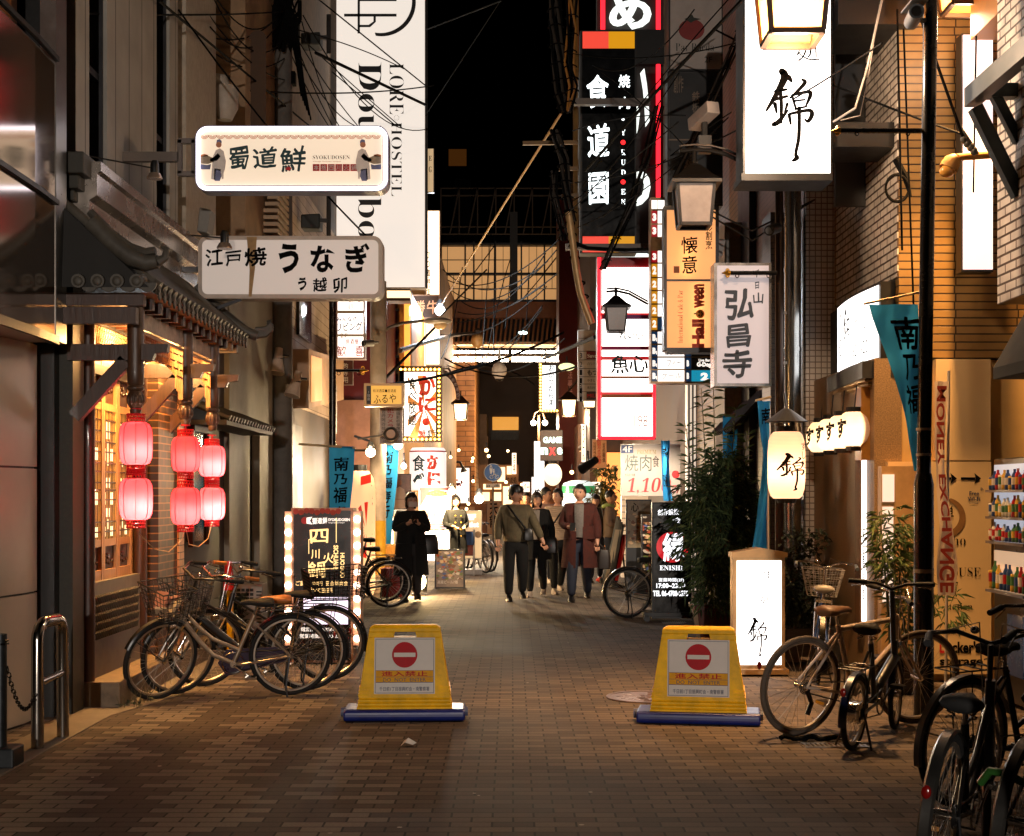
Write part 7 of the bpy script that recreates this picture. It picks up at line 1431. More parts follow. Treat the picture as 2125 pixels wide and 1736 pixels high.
mb = MB(); mb.box(gx(1612, 13.9), gx(1735, 13.9), 13.7, 14.3, .03, gz(1302, 13.9)); mb.build('wooden_trough', mat('grey_planks', '#4a443e', .7, var=.4, scale=6, stretch=(1, 1, 8)), t)
t = thing('golden_shrub', 'yellow-lit leafy shrub under the orange-tinted camera notice', 'shrub', at(1250, 1150, 31)); mb = MB(); r = random.Random(21)
for k in range(900):
    p = at(1250 + r.gauss(0, 13), r.uniform(970, 1090), 31 + r.uniform(-.3, .3))
    if noise.noise(p*1.5) < -.1: continue
    for j in range(2): leaf(mb, p, Vector((r.gauss(0, 1), r.gauss(-.3, 1), r.gauss(-.3, .8))), .16, .035, r.randint(0, 1))
mb.build('foliage', [mat('shrub_olive', (.10, .10, .03), .6), mat('shrub_gold', (.22, .17, .05), .6)], t); mb = MB(); mb.tube([at(1250, 1200, 31), at(1251, 1100, 31), at(1248, 1000, 31)], .03, 6); mb.build('stem', mat('bamboo_stem', '#5a5a2c'), t)
mb = MB(); r = random.Random(5)
for k in range(40):
    p = Vector((-3.0 + r.uniform(-.05, .15), r.uniform(10.9, 11.7), 0)); mb.tube([p, p + Vector((r.gauss(0, .04), r.gauss(0, .04), r.uniform(.03, .16)))], [.003, .001], 4)
    leaf(mb, p + Vector((0, 0, .02)), Vector((r.gauss(0, 1), r.gauss(0, 1), .4)), .05, .012, 1)
tag(mb.build('weeds', [mat('weed_dry', (.12, .10, .05), .8), HEDGE[1]]), 'weeds growing along the restaurant plinth', 'weeds', kind='stuff')
t = thing('low_flower_pots', 'dark leafy pots beside the air conditioner behind the bicycles', 'potted plant', at(490, 1330, 15)); mb = MB(); r = random.Random(7)
for k in range(500):
    p = at(r.uniform(455, 510), r.uniform(1235, 1330), 15 + r.uniform(-.15, .15)); leaf(mb, p, Vector((r.gauss(0, 1), r.gauss(0, 1), r.gauss(.2, .8))), .07, .02, r.randint(0, 1))
mb.build('foliage', HEDGE, t); mb = MB(); mb.lathe([(.13, 0), (.17, .22), (0, .2)], at(490, 1349, 15), 14); mb.build('pot', mat('pot_dark', '#2a201a'), t)

# ============================================================= SMALL STREET OBJECTS
t = thing('air_conditioner', 'white outdoor air conditioner unit with a slotted grille behind the bicycles', 'air conditioner', at(508, 1320, 15.2)); d = 15.2
mb = MB(); mb.box(gx(470, d), gx(545, d), d, d+.3, .05, gz(1212, d)); mb.build('casing', mat('ac_white', '#a59a90', .5), t, bevel=.01); mb = MB()
for j in range(4):
    for k in range(6): x = 474+k*9; y = 1222+j*9; mb.box(gx(x, d), gx(x+7, d), d-.006, d-.001, gz(y+6, d), gz(y, d))
for k in range(14): mb.box(gx(532, d), gx(543, d), d-.006, d-.001, gz(1230+k*7, d), gz(1227+k*7, d))
mb.build('grille', BLACK, t)
t = thing('traffic_marker', 'red-topped yellow marker post behind the bicycle handlebars', 'marker', at(478, 1330, 14.4)); d = 14.4
mb = MB(); mb.box(gx(470, d), gx(482, d), d, d+.08, .0, gz(1225, d)); mb.build('yellow_post', mat('yellow_plastic', '#f0b800'), t, bevel=.01); mb = MB(); mb.tube([at(475, 1225, d), at(474, 1165, d)], [.06, .035], 12); mb.build('red_top', mat('marker_red', '#c01c12', .4), t, True)
t = thing('bamboo_crate', 'straw-wrapped sake barrel with black characters behind the black bicycle', 'barrel', at(806, 1230, 24)); c = at(803, 1226, 24); u = 24/F
mb = MB(); mb.lathe([(28*u, 0), (32*u, 30*u), (31*u, 70*u), (27*u, 92*u), (20*u, 96*u), (0, 96*u)], c, 24); mb.build('straw_wrap', mat('straw', '#a9772a', .7, var=.35, scale=30, stretch=(1, 1, .1), bump=.3), t, True); mb = MB()
fb = lambda x, z: (x, c.y - math.sqrt(max(1e-3, (32.5*u)**2 - (x-c.x)**2)), z)
write(mb, '松', gx(782, 24), gz(1170, 24), gx(798, 24), gz(1150, 24), fn=fb, bold=.03); write(mb, '酒造', gx(804, 24), gz(1178, 24), gx(824, 24), gz(1152, 24), fn=fb); mb.tube([c + Vector((32.6*u*math.cos(a*.3), 32.6*u*math.sin(a*.3), 60*u)) for a in range(21)], .012, 5, True); mb.tube([c + Vector((30*u*math.cos(a*.3), 30*u*math.sin(a*.3), 8*u)) for a in range(21)], .012, 5, True); mb.build('lettering', INK, t)
t.name = 'sake_barrel'
mb = MB(); d = 22.4; mb.box(gx(790, d), gx(838, d), d, d+.3, .02, gz(1180, d)); tag(mb.build('red_crate', mat('crate_red', '#8a1210', .5), bevel=.01), 'red plastic crate behind the rear wheel of the lone black bicycle', 'crate')
t = thing('leaning_frames', 'folded black easel frames leaning with a red stripe board right of the coated man', 'easel', at(1270, 1220, 23)); mb = MB()
for k in range(4): mb.beam(at(1252+k*6, 1222-k*3, 23-k*.05), at(1283+k*3, 1072+k*6, 23.3-k*.05), .05, .04)
mb.beam(at(1300, 1222, 23.4), at(1285, 1075, 23.3), .03, .03); mb.build('frame', BLACK, t); mb = MB(); mb.beam(at(1275, 1205, 22.9), at(1296, 1110, 23.1), .13, .02); mb.build('red_board', mat('board_red', '#c01c10', .5), t); mb = MB(); mb.beam(at(1262, 1205, 22.95), at(1284, 1100, 23.15), .13, .02); mb.build('grey_board', mat('board_grey', '#7a6a58', .5), t)
mb = MB(); d = 26
for k in range(5): mb.ell(at(1248+k*5, 1204+2*math.sin(k*2), d), .1, .1, .05)
tag(mb.build('red_cloth', mat('cloth_red', '#b8280c', .8)), 'crumpled red-orange cloth on the paving by the leaning frames', 'cloth')
# vending machine at the right edge
t = thing('vending_machine', 'lit drinks vending machine with two display shelves at the right edge', 'vending machine', (3.87, 10.96, 0), (0, 0, R_(-90)), local=True)
mb = MB(); mb.box(-.46, .46, 0, .7, .03, 1.93); mb.build('body', mat('vending_dark', '#15161a', .3), t, bevel=.01)
mb = MB(); mb.box(-.42, .40, -.012, 0, 1.26, 1.88); mb.build('upper_window', emis('vending_back', '#cfdcf0', .5), t); mb = MB(); mb.box(-.42, .40, -.012, 0, .86, 1.20); mb.build('lower_window', emis('vending_warm', '#f0c8a0', .6), t)
r = random.Random(3); mats_ = [mat('can_red', '#a01c20', .3), mat('can_yellow', '#c9a040', .3), mat('can_green', '#3a6a40', .3), mat('can_white', '#c8c4bc', .3), mat('can_blue', '#24427a', .3)]
for zb, h, n in ((1.68, .17, 11), (1.47, .17, 11), (1.28, .15, 11), (.90, .22, 10)):
    for k in range(n): mb = MB(); hh = h*r.uniform(.8, 1); q = (-.38+.74*k/(n-1), -.045, zb); mb.lathe([(.020, 0), (.024, .01), (.024, hh*.25)], q, 10, 0); mb.lathe([(.0245, hh*.25), (.0245, hh*.6)], q, 10, 1); mb.lathe([(.024, hh*.6), (.022, hh*.72), (.010, hh*.86), (.010, hh), (0, hh)] if k % 3 else [(.024, hh*.6), (.024, hh*.66), (.02, hh*.7), (0, hh*.7)], q, 10, 0); mb.build('bottle', r.sample(mats_, 2), t, True)
for z in (1.66, 1.45, 1.255, .87): mb = MB(); mb.box(-.43, .41, -.08, -.012, z, z+.02); mb.build('shelf', STEEL, t)
mb = MB(); mb.box(-.1, .25, -.02, 0, .25, .72); mb.build('coin_panel', mat('vending_blue', '#24477e', .25), t); mb = MB(); mb.box(.30, .34, -.02, 0, .3, .78); mb.build('light_strip', E_C, t)
# wall flood, loudspeakers, boxes
t = thing('wall_flood', 'round amber flood lamp head on a bracket against the lilac light box', 'lamp', at(1905+60, 330, 11.3)); d = 11.3
mb = MB(); mb.tube([at(1967, 352, d), at(1976, 336, d), at(1985, 328, d)], [.075, .07, .045], 16); mb.tube([at(1985, 328, d), at(2000, 326, d+.1), at(2058, 322, d+.3)], .03, 10); mb.build('head', mat('flood_tan', '#a87a3c', .5), t, True); mb = MB(); mb.ell(at(1965, 356, d-.02), .06, .05, .05); mb.build('lens', mat('lens_amber', '#c08a40', .2), t, True); mb = MB()
for k in range(4): c = at(2000+k*7, 290+k*8, 11.2); mb.ell(c, .03, .03, .035, 10, 6)
mb.tube([at(1996, 268, 11.2), at(2030, 320, 11.2)], .012, 6); mb.build('insulator', mat('insulator', '#3b3a34', .4), t)
t = thing('white_camera_box', 'white surveillance camera box on a mast in front of the unlit teppan column', 'camera', at(1460, 250, 13.5)); d = 13.5; c = at(1462, 240, d)
mb = MB(); mb.beam(c + Vector((.06, -.18, .03)), c + Vector((-.08, .18, -.05)), .13, .12); mb.build('housing', mat('cam_white', '#a59a94', .4), t, bevel=.01); mb = MB(); mb.tube([c + Vector((0, 0, -.05)), c + Vector((0, 0, -.32))], .03, 8); mb.box(c.x-.06, c.x+.06, d-.05, d+.05, c.z-.36, c.z-.2); mb.build('mount', DGREY, t)
t = thing('transmitter_box', 'pale wedge-shaped junction box on a thin mast beside the temple sign top', 'box', at(1400, 520, 16)); d = 16; c = at(1495, 520, d)
mb = MB(); mb.prism([(c.x-.18, c.z), (c.x+.02, c.z-.06), (c.x+.06, c.z+.12), (c.x-.18, c.z+.14)], d, d+.2, 'xz'); mb.build('casing', mat('cam_white', '#a59a94'), t); mb = MB(); mb.tube([(c.x+.08, d, c.z-.3), (c.x+.08, d, c.z+.2)], .02, 6); mb.build('mast', GREY, t); t.location = c; 
for ch in t.children: ch.location = OFF[t.name] - c
OFF[t.name] = c
cm = thing('bullet_camera', 'dark bullet camera clamped to the bronze pole above the silver duct', 'camera', at(1608, 475, 13.7)); c = at(1604, 478, 13.6); mb = MB(); mb.tube([c + Vector((-.06, -.14, -.03)), c + Vector((.06, .1, .04))], .05, 14); mb.build('body', DGREY, cm, True); mb = MB(); mb.disc(c + Vector((-.064, -.15, -.032)), .036, 18); mb.build('lens', STEEL, cm)
t = thing('grey_meter_box', 'tilted grey metal box fixed below the neon-edged hotpot signboard', 'box', at(425, 480, 13.9)); mb = MB(); d = 13.9; mb.prism([(gx(408, d), gz(480, d)), (gx(430, d), gz(484, d)), (gx(438, d), gz(436, d)), (gx(414, d), gz(430, d))], d, d+.25, 'xz'); mb.build('casing', GREY, t, bevel=.01)
for lab, y0, y1 in (('upper dark square speaker box beside the hostel sign', 66, 92), ('lower dark square speaker box below the hotpot signboard', 443, 474)):
    t = thing('speaker_box', lab, 'speaker', at(660, y1, 22), group='dark boxes left of the hostel sign'); d = 22; mb = MB(); mb.prism([(gx(624, d), gz(y1, d)), (gx(664, d), gz(y1+1, d)), (gx(664, d), gz(y0, d)), (gx(624, d), gz(y0+2, d))], d, d+.35, 'xz'); mb.build('casing', mat('box_green_black', '#141a18', .5), t, bevel=.02); mb = MB(); mb.tube([at(682, y1+20, d), at(682, y0-35, d)], .035, 8); mb.beam(at(664, (y0+y1)/2, d), at(682, (y0+y1)/2, d), .06, .06); mb.build('mount', DGREY, t)
t = thing('angled_lit_box', 'slanted orange-lit awning box on the white boarded house', 'sign', at(640, 840, 22)); mb = MB(); X = -3.28
mb.prism([(21.2, gz(848, 21.2)), (25.6, gz(830, 25.6)), (25.6, gz(748, 25.6)), (21.2, gz(725, 21.2))], X, X+.25, 'yz'); mb.build('casing', mat('awning_tan', '#b08a66', .5), t); mb = MB(); mb.add([(X+.26, 21.4, gz(835, 21.4)), (X+.26, 22.6, gz(832, 22.6)), (X+.26, 22.6, gz(745, 22.6)), (X+.26, 21.4, gz(738, 21.4))], [(0, 1, 2, 3)]); mb.build('lit_panel', emis('awning_glow', '#ffb469', .8), t)

# ============================================================= CABLES
CG = 'overhead cables across the lane'
def cable(label, pts, r=.012, sag=0, m=None, seg=16):
    P = [Vector(p) if isinstance(p, Vector) else at(*p) for p in pts]
    if len(P) == 2:
        a, b = P; P = [a.lerp(b, k/seg) - Vector((0, 0, sag*4*(k/seg)*(1-k/seg))) for k in range(seg+1)]
    mb = MB(); mb.tube(P, r, 5); tag(mb.build('overhead_cable', m or CABLE, None, True), label, 'cable', CG)
cable('thick cable bundle rising from the mast to the upper right across the black sign', [(1215, 355, 17), (1560, -20, 11.5)], .018, -.02)
cable('dark cable from the utility pole down to the right edge of the hostel sign', [(655, 110, 20.2), (883, 218, 24)], .025)
cable('thin cable crossing the emblem of the hostel sign', [(625, -30, 20), (883, 178, 25)], .012)
cable('level cable crossing the hostel sign just under its emblem', [(360, 176, 16), (900, 178, 26)], .012, .12)
cable('thin cable across the upper left panels to the utility pole', [(157, 28, 11), (600, 24, 20)], .010, .03)
cable('long steel stay running down right in front of the stucco house', [(330, 2, 13), (640, 260, 22)], .014, 0)
cable('second stay from the panelled wall down to the eel sign', [(370, 20, 14), (760, 490, 15)], .010, .1)
cable('yellow-sleeved guy wire slanting down from the mast over the arcade', [(1165, 235, 20), (905, 650, 34)], .018, 0, mat('guy_yellow', '#b8892c', .5))
cable('thin wire from the hostel sign corner up to the top centre', [(883, 240, 27), (1040, 0, 22)], .008)
cable('wire across the black sky from the hostel sign to the mast', [(885, 62, 26), (1040, 2, 20)], .012)
cable('thin wire from the neon-edged signboard hook up left', [(822, 262, 12.2), (690, 150, 14)], .006)
cable('wire crossing the white sushi tower sign from left to right', [(1180, 380, 20), (1830, 90, 10.8)], .008, .25)
cable('wire descending over the sushi tower sign to the insulators', [(1480, 60, 14), (2000, 280, 11.2)], .010, .05)
cable('thin wire from the lamp post top to the insulators', [(1890, -20, 10.7), (2000, 290, 11.2)], .012)
cable('thin plumb wire hanging beside the lilac light box', [(2026, 60, 11.5), (2020, 400, 11.5)], .008)
cable('service wire hanging in front of the amber tiles', [(1862, 20, 11.8), (1872, 520, 11.8)], .010, 0)
cable('second service wire hanging in front of the amber tiles', [(1875, 60, 11.9), (1896, 640, 11.9)], .009, 0)
cable('low wire from the crab sign to the concrete pole', [(800, 800, 27), (1170, 690, 38)], .03, .2)
cable('heavy dark cable from the concrete pole rising right to the flood bulb', [(795, 790, 25), (912, 670, 31)], .03)
cable('wire from the flood bulb rising to the yellow guy wire', [(915, 655, 32), (1010, 560, 33)], .02, 0, CABLEG)
cable('bracket tube fixed to the panel list with black joint at mid right', [(1128, 745, 30), (1235, 700, 20)], .03, 0, CABLE)
cable('slack wire from the arcade fascia to the grey directory', [(915, 740, 50), (1200, 760, 40)], .03, .5)
cable('slack wire below the arcade tubes toward the twin globe lamp', [(905, 790, 50), (1110, 800, 50)], .03, -.6)
cable('dark cable running under the black grill sign to the orange sign', [(1180, 500, 19), (1220, 516, 19), (1300, 520, 18.5), (1378, 517, 17)], .03)
rr = random.Random(77)
for k, lab in enumerate(('first', 'second', 'third', 'fourth', 'fifth', 'sixth', 'seventh', 'eighth', 'ninth', 'tenth')):
    y0, y1 = 560 + 22*k, 500 + 18*k + rr.uniform(-30, 60); cable('one of the thin slack wires in front of the frosted arcade panels', [(rr.uniform(900, 960), y0, 40), (rr.uniform(1120, 1190), y1, 30)], .014, rr.uniform(.1, .7))
for k in range(6): cable('one of the crossing black wires in front of the orange slats', [(rr.uniform(940, 1100), rr.uniform(480, 560), 38), (rr.uniform(900, 1180), rr.uniform(660, 760), 32)], .013, rr.uniform(-.2, .4))
for k in range(9): cable('one of the thin black wires strung between the mast and the right-hand upper signs', [(rr.uniform(1160, 1260), rr.uniform(100, 480), 19), (rr.uniform(1390, 1560), rr.uniform(-20, 420), 14)], .007, rr.uniform(-.1, .35))
for k in range(8): cable('one of the thin dark wires looping from the utility pole past the hostel sign', [(rr.uniform(560, 640), rr.uniform(-10, 120), 19.6), (rr.uniform(690, 900), rr.uniform(60, 330), 25)], .009, rr.uniform(-.1, .5))
for k in range(6): cable('one of the black wires crossing the upper left wall towards the utility pole', [(rr.uniform(380, 470), rr.uniform(-20, 60), 15.5), (590, rr.uniform(10, 200), 19.8)], .009, rr.uniform(0, .5))
cable('braided white cable bundle draped from the upper ledge to the tower sign', [(1830, 0, 11.5), (1800, 140, 11.6), (1775, 225, 11.8), (1730, 253, 12.2)], .010, 0, mat('white_cable', '#a59c92', .6)); cable('loose white strands beside the braided bundle', [(1826, 10, 11.5), (1800, 170, 11.7), (1785, 240, 11.9), (1745, 250, 12.1)], .004, 0, mat('white_cable', '#a59c92'))
for k in range(2): cable('slack grey wire hanging between the mast and the tiled pillar', [(1480, 440+k*12, 14.5), (1560, 480+k*20, 14.3), (1690, 415, 14.9)], .010, 0, CABLEG)
t = thing('cable_coil', 'black coil of spare cable hanging on the amber tiled corner', 'cable coil', at(1862, 395, 12.0)); mb = MB()
for k in range(3): c = at(1862, 390+k, 12.0-k*.02); mb.tube([c + Vector((24/F*12*math.cos(a*.2), 0, 28/F*12*math.sin(a*.2))) for a in range(32)], .010, 6, True)
mb.tube([at(1858, 330, 12), at(1880, 370, 12), at(1890, 410, 12)], [.03, .03, .012], 8); mb.build('coil', CABLE, t, True)
# twisted bundles hanging on the mast in the middle
def bundle(label, pts, r, n, m, seed, group='hanging cable bundles on the mast'):
    q = random.Random(seed); P = [at(*p) for p in pts]; mb = MB()
    for k in range(n):
        a = 6.28*k/n; mb.tube([p + Vector((r*math.cos(a + i*.8), r*.5*math.sin(a + i*.8), 0)) + Vector((q.gauss(0, .2*r), 0, 0)) for i, p in enumerate(P)], r*.28, 5, mi=k % 2)
    for p, p2 in zip(P, P[1:]):
        for u in (.2, .7): c = p.lerp(p2, u); mb.tube([c + Vector((1.5*r*math.cos(a*.63), r*math.sin(a*.63), .02*math.sin(a))) for a in range(10)], r*.16, 4, True, mi=0)
    tag(mb.build('cable_bundle', m, None, True), label, 'cable bundle', group)
bundle('left grey cable bundle with black ties falling from the top centre', [(1150, -20, 19), (1152, 40, 19), (1158, 120, 19), (1163, 190, 19.2), (1175, 235, 19.4)], .07, 7, [CABLE, CABLEG], 1)
bundle('amber-lit sleeved cable bundle right of the grey one', [(1185, -20, 19), (1186, 60, 19), (1182, 130, 19), (1190, 180, 19), (1178, 230, 19.2)], .06, 4, [CABLE, mat('sleeve_amber', '#a8712c', .5)], 2)
bundle('lower cable bundle in black rings between mast arms', [(1150, 270, 19), (1170, 330, 19), (1175, 400, 19), (1186, 460, 19)], .06, 6, [CABLE, CABLEG], 3)
bundle('spiral-wrapped cable falling left of the black grill sign', [(1150, 355, 19.2), (1150, 400, 19.2), (1165, 470, 19.2), (1172, 500, 19.2)], .045, 5, [CABLE, CABLEG], 4)
bundle('twisted cable rising from the red framed sign to the orange sign column', [(1250, 560, 18.6), (1290, 470, 18.6), (1320, 400, 18), (1345, 320, 17.5), (1368, 220, 17)], .045, 5, [CABLE, CABLEG], 5)
bundle('twisted cable climbing past the hanging lantern to the sushi tower sign', [(1395, 385, 15), (1430, 310, 14.6), (1470, 220, 14), (1520, 110, 13.4), (1545, 40, 13)], .035, 5, [CABLE, CABLEG], 6)
t = thing('cable_mast', 'slim steel mast with stub crossarms holding the hanging cable bundles', 'mast', at(1178, 520, 19.6)); mb = MB(); mb.box(gx(1180, 19.6), gx(1345, 19.6), 19.3, 19.4, gz(217, 19.3), gz(204, 19.3)); mb.build('crossarm', mat('arm_grey', '#6a625c', .5, .5), t); mb = MB(); mb.box(gx(1172, 19.3), gx(1352, 19.3), 19.0, 19.1, gz(518, 19), gz(506, 19)); mb.build('lower_crossarm', mat('arm_grey', '#6a625c'), t); mb = MB()
for y, x0 in ((298, 1085), (352, 1160), (408, 1165)): mb.beam(at(x0, y, 19.6), at(1200, y-2, 19.6), .05, .05)
mb.tube([at(1195, -30, 19.7), at(1195, 560, 19.7)], .04, 8); mb.build('stub_arm', mat('arm_amber', '#7a5a2c', .5), t)

BULBS = 'warm bulbs strung along the far end of the lane'
rr = random.Random(31)
for k in range(26):
    x = rr.choice((rr.uniform(905, 985), rr.uniform(1165, 1250), rr.uniform(985, 1160))); y = rr.uniform(930, 1075); d = rr.uniform(36, 57)
    mb = MB(); mb.ell(at(x, y, d), .05, .05, .05, 10, 8); mb.tube([at(x, y, d) + Vector((0, 0, .06)), at(x, y, d) + Vector((0, 0, .2))], .02, 5, mi=1)
    tag(mb.build('string_bulb', [emis('string_bulb_lit', '#ffc884', 14), BLACK], None, True), 'one of the small warm bulbs strung over the far shop fronts', 'bulb', BULBS)

# ============================================================= BICYCLES
SPK = mat('spoke_steel', '#b5aca0', .3, .9); TYRE = mat('tyre', '#0b0a0a', .8, var=.3); CHROME = mat('chrome', '#c4beb6', .15, 1.0); BLK = mat('bike_black', '#0d0c0c', .35)
def bicycle(label, rear, front, frame='city', fm=None, R=.335, steer=0, lean=0, grip=RUBBER, saddle=RUBBER, tyre=None, rim=None, bar='swept', basket=None, rack=True, guard=None, fender=BLK, barm=CHROME, basket_m=BLK, saddle_z=.80, stand=True, tail=False, contents=False, name='bicycle', hub_big=False, text=None, group='parked bicycles', front_on=True):
    rear, front = Vector(rear), Vector(front); dv = front - rear; hd = math.atan2(dv.y, dv.x); L = min(1.13, max(.9, dv.length))
    fm = fm or BLK; tyre = tyre or TYRE; rim = rim or SPK
    mid = (rear + front)/2; t = thing(name, label, 'bicycle', (mid.x, mid.y, 0), (lean, 0, hd), group, local=True)
    xr, xf = -L/2, L/2; small = R < .3
    st = Matrix.Translation((xf-.10, 0, R)) @ Matrix.Rotation(R_(-18), 4, 'Y') @ Matrix.Rotation(R_(steer), 4, 'Z') @ Matrix.Rotation(R_(18), 4, 'Y') @ Matrix.Translation((-(xf-.10), 0, -R))
    I = Matrix.Identity(4)
    def wheel(x, M, big=False):
        c = Vector((x, 0, R)); circ = lambda r, y=0, n=40: [c + Vector((r*math.cos(6.2832*k/n), y, r*math.sin(6.2832*k/n))) for k in range(n)]
        mb = MB(); mb.tube(circ(R-.018), .019, 10, True); o = mb.xf(M).build('wheel', tyre, t, True)
        mb = MB(); mb.tube(circ(R-.043), .013, 6, True); mb.xf(M).build('rim', rim, o, True)
        mb = MB(); n = 28
        for k in range(n):
            a = 6.2832*k/n; s = .025 if k % 2 else -.025; a2 = a + (.5 if (k//2) % 2 else -.5)
            mb.tube([c + Vector((.02*math.cos(a2), s, .02*math.sin(a2))), c + Vector(((R-.045)*math.cos(a), 0, (R-.045)*math.sin(a)))], .0013, 3)
        mb.xf(M).build('spokes', SPK, o)
        mb = MB(); mb.tube([c - Vector((0, .05, 0)), c + Vector((0, .05, 0))], .07 if big else .022, 14); mb.xf(M).build('hub', CHROME, o, True)
        if fender and not (frame == 'sport'):
            mb = MB(); a0, a1 = (20, 195) if x < 0 else (25, 175); pr = []
            for k in range(25):
                a = R_(a0 + (a1-a0)*k/24); q = R + .018; pr.append([c + Vector((q2*math.cos(a), y, q2*math.sin(a))) for y, q2 in ((-.028, q-.012), (-.018, q), (.018, q), (.028, q-.012))])
            mb.grid(pr)
            for s in (-1, 1): a = R_(a1-30 if x < 0 else 40); mb.tube([c + Vector((0, s*.05, 0)), c + Vector(((R+.015)*math.cos(a), s*.026, (R+.015)*math.sin(a)))], .003, 4)
            mb.xf(M).build('fender', fender, t, True)
        return o
    wheel(xr, I, hub_big)
    bb = (xr + (.46 if not small else .42), 0, .27); hx0, hx1 = (xf-.19, 0, .62), (xf-.235, 0, .80)
    if small: hx0, hx1 = (xf-.14, 0, .52), (xf-.17, 0, .64)
    seat = (bb[0]-.17, 0, saddle_z-.13); stop = (bb[0]-.20, 0, saddle_z-.03)
    mb = MB(); T = .019 if frame != 'sport' else .022
    mb.tube([hx0, hx1], .023, 10); mb.tube([bb, seat], .018, 10); mb.tube([(bb[0], -.04, bb[2]), (bb[0], .04, bb[2])], .024, 10)
    if frame == 'city':                                      # step-through double swoop
        c0 = lambda z0, dz: [(hx0[0]+.02, 0, z0), (hx0[0]-.13, 0, z0-.20+dz*.3), (bb[0]+.16, 0, bb[2]+.08+dz), (bb[0]-.02-.1*dz*2, 0, bb[2]+dz*.9)]
        mb.tube(c0(.66, 0), T, 10); mb.tube(c0(.73, .13), T*.85, 10)
    elif frame == 'straight': mb.tube([hx0, bb], .034, 12); mb.tube([(hx1[0], 0, hx1[2]-.06), (seat[0]+.06, 0, .44)], .012, 8)
    elif frame == 'fold': mb.tube([hx0, (bb[0]+.1, 0, .38), bb], .035, 12)
    else: mb.tube([hx0, bb], .026, 12); mb.tube([(hx1[0], 0, hx1[2]-.03), (seat[0]+.01, 0, seat[2]-.03)], .021, 12)
    for s in (-1, 1):
        mb.tube([bb, (bb[0]-.06, s*.04, bb[2]), (xr, s*.06, R)], .010, 8); mb.tube([(seat[0]+.01, s*.015, seat[2]-.06), (xr, s*.06, R)], .009, 8)
    mb.build('frame', fm, t, True)
    mb = MB(); mb.tube([seat, stop], .013, 8); mb.build('seat_post', CHROME, t, True)
    mb = MB(); z = saddle_z; x = stop[0]; rows = []
    for u, w_, h in ((-.13, .04, .0), (-.12, .085, .022), (-.07, .095, .03), (-.01, .065, .026), (.06, .030, .02), (.12, .020, .012), (.14, .006, .0)):
        rows.append([Vector((x+u, w_*math.cos(R_(a)), z - .03 + (h+.012)*max(0, math.sin(R_(a))) - (.035 if u < 0 else .02)*max(0, -math.sin(R_(a))))) for a in range(0, 360, 30)])
    mb.grid(rows, closed=True); mb.F.append(list(range(11, -1, -1))); mb.I.append(0)
    sd = mb.build('saddle', saddle, t, True, 60)
    if fender and frame != 'sport':
        mb = MB()
        for s in (-1, 1): mb.tube([(x-.06, s*.045+.02*math.cos(k*1.2), z-.10+k*.006) for k in range(11)], .004, 4)
        mb.build('spring', CHROME, sd)
    # steering group
    sg = MB(); ax = (xf, 0, R)
    crown = (hx0[0]+.02, 0, hx0[2]-.02)
    for s in (-1, 1): sg.tube([(crown[0], s*.03, crown[2]), (crown[0]+(xf-crown[0])*.5, s*.055, crown[2]*.5+R*.5), (xf, s*.05, R)], .011, 8)
    sg.tube([(crown[0], -.035, crown[2]), (crown[0], .035, crown[2])], .014, 8); sg.xf(st).build('fork', fm if frame == 'sport' else (CHROME if not small else BLK), t, True)
    wheel(xf, st)
    hz = {'swept': 1.0, 'flat': .95, 'fold': 1.02}[bar]; top = (hx1[0]-(hz-hx1[2])*.3, 0, hz-.03)
    mb = MB(); mb.tube([hx1, top], .013 if not small else .018, 8)
    if bar == 'flat': hb = [(top[0]-.03, -.29, hz), (top[0]+.03, -.12, hz), (top[0]+.03, 0, hz-.02), (top[0]+.03, .12, hz), (top[0]-.03, .29, hz)]
    elif bar == 'fold': hb = [(top[0]-.06, -.28, hz+.03), (top[0]-.02, -.10, hz+.02), (top[0], 0, hz-.02), (top[0]-.02, .10, hz+.02), (top[0]-.06, .28, hz+.03)]
    else: hb = [(top[0]-.25, -.27, hz-.01), (top[0]-.10, -.265, hz+.02), (top[0]+.03, -.15, hz+.02), (top[0]+.02, 0, hz-.03), (top[0]+.03, .15, hz+.02), (top[0]-.10, .265, hz+.02), (top[0]-.25, .27, hz-.01)]
    mb.tube(hb, .011, 10); hbo = mb.xf(st).build('handlebar', barm, t, True)
    for s, (a, b) in ((-1, (hb[0], hb[1])), (1, (hb[-1], hb[-2]))):
        a, b = Vector(a), Vector(b); e = a.lerp(b, min(1, .12/(b-a).length)); mb = MB(); mb.tube([a - (b-a).normalized()*.005, e], .017, 10); mb.xf(st).build('grip', grip, hbo, True)
        mb = MB(); l0 = e.lerp(b, .15); mb.tube([l0, l0 + Vector((.035, 0, -.015)), a + Vector((.03, -s*.015, -.035))], .005, 5); mb.tube([l0 + Vector((.02, 0, 0)), (top[0]+.08, s*.05, hz+.06), (crown[0]+.05, s*.02, .62)], .0035, 5); mb.xf(st).build('brake_lever', CHROME, hbo)
    mb = MB(); mb.ell((top[0]+.02, .07, hz+.03), .022, .022, .018, 10, 6); mb.xf(st).build('bell', CHROME, hbo, True)
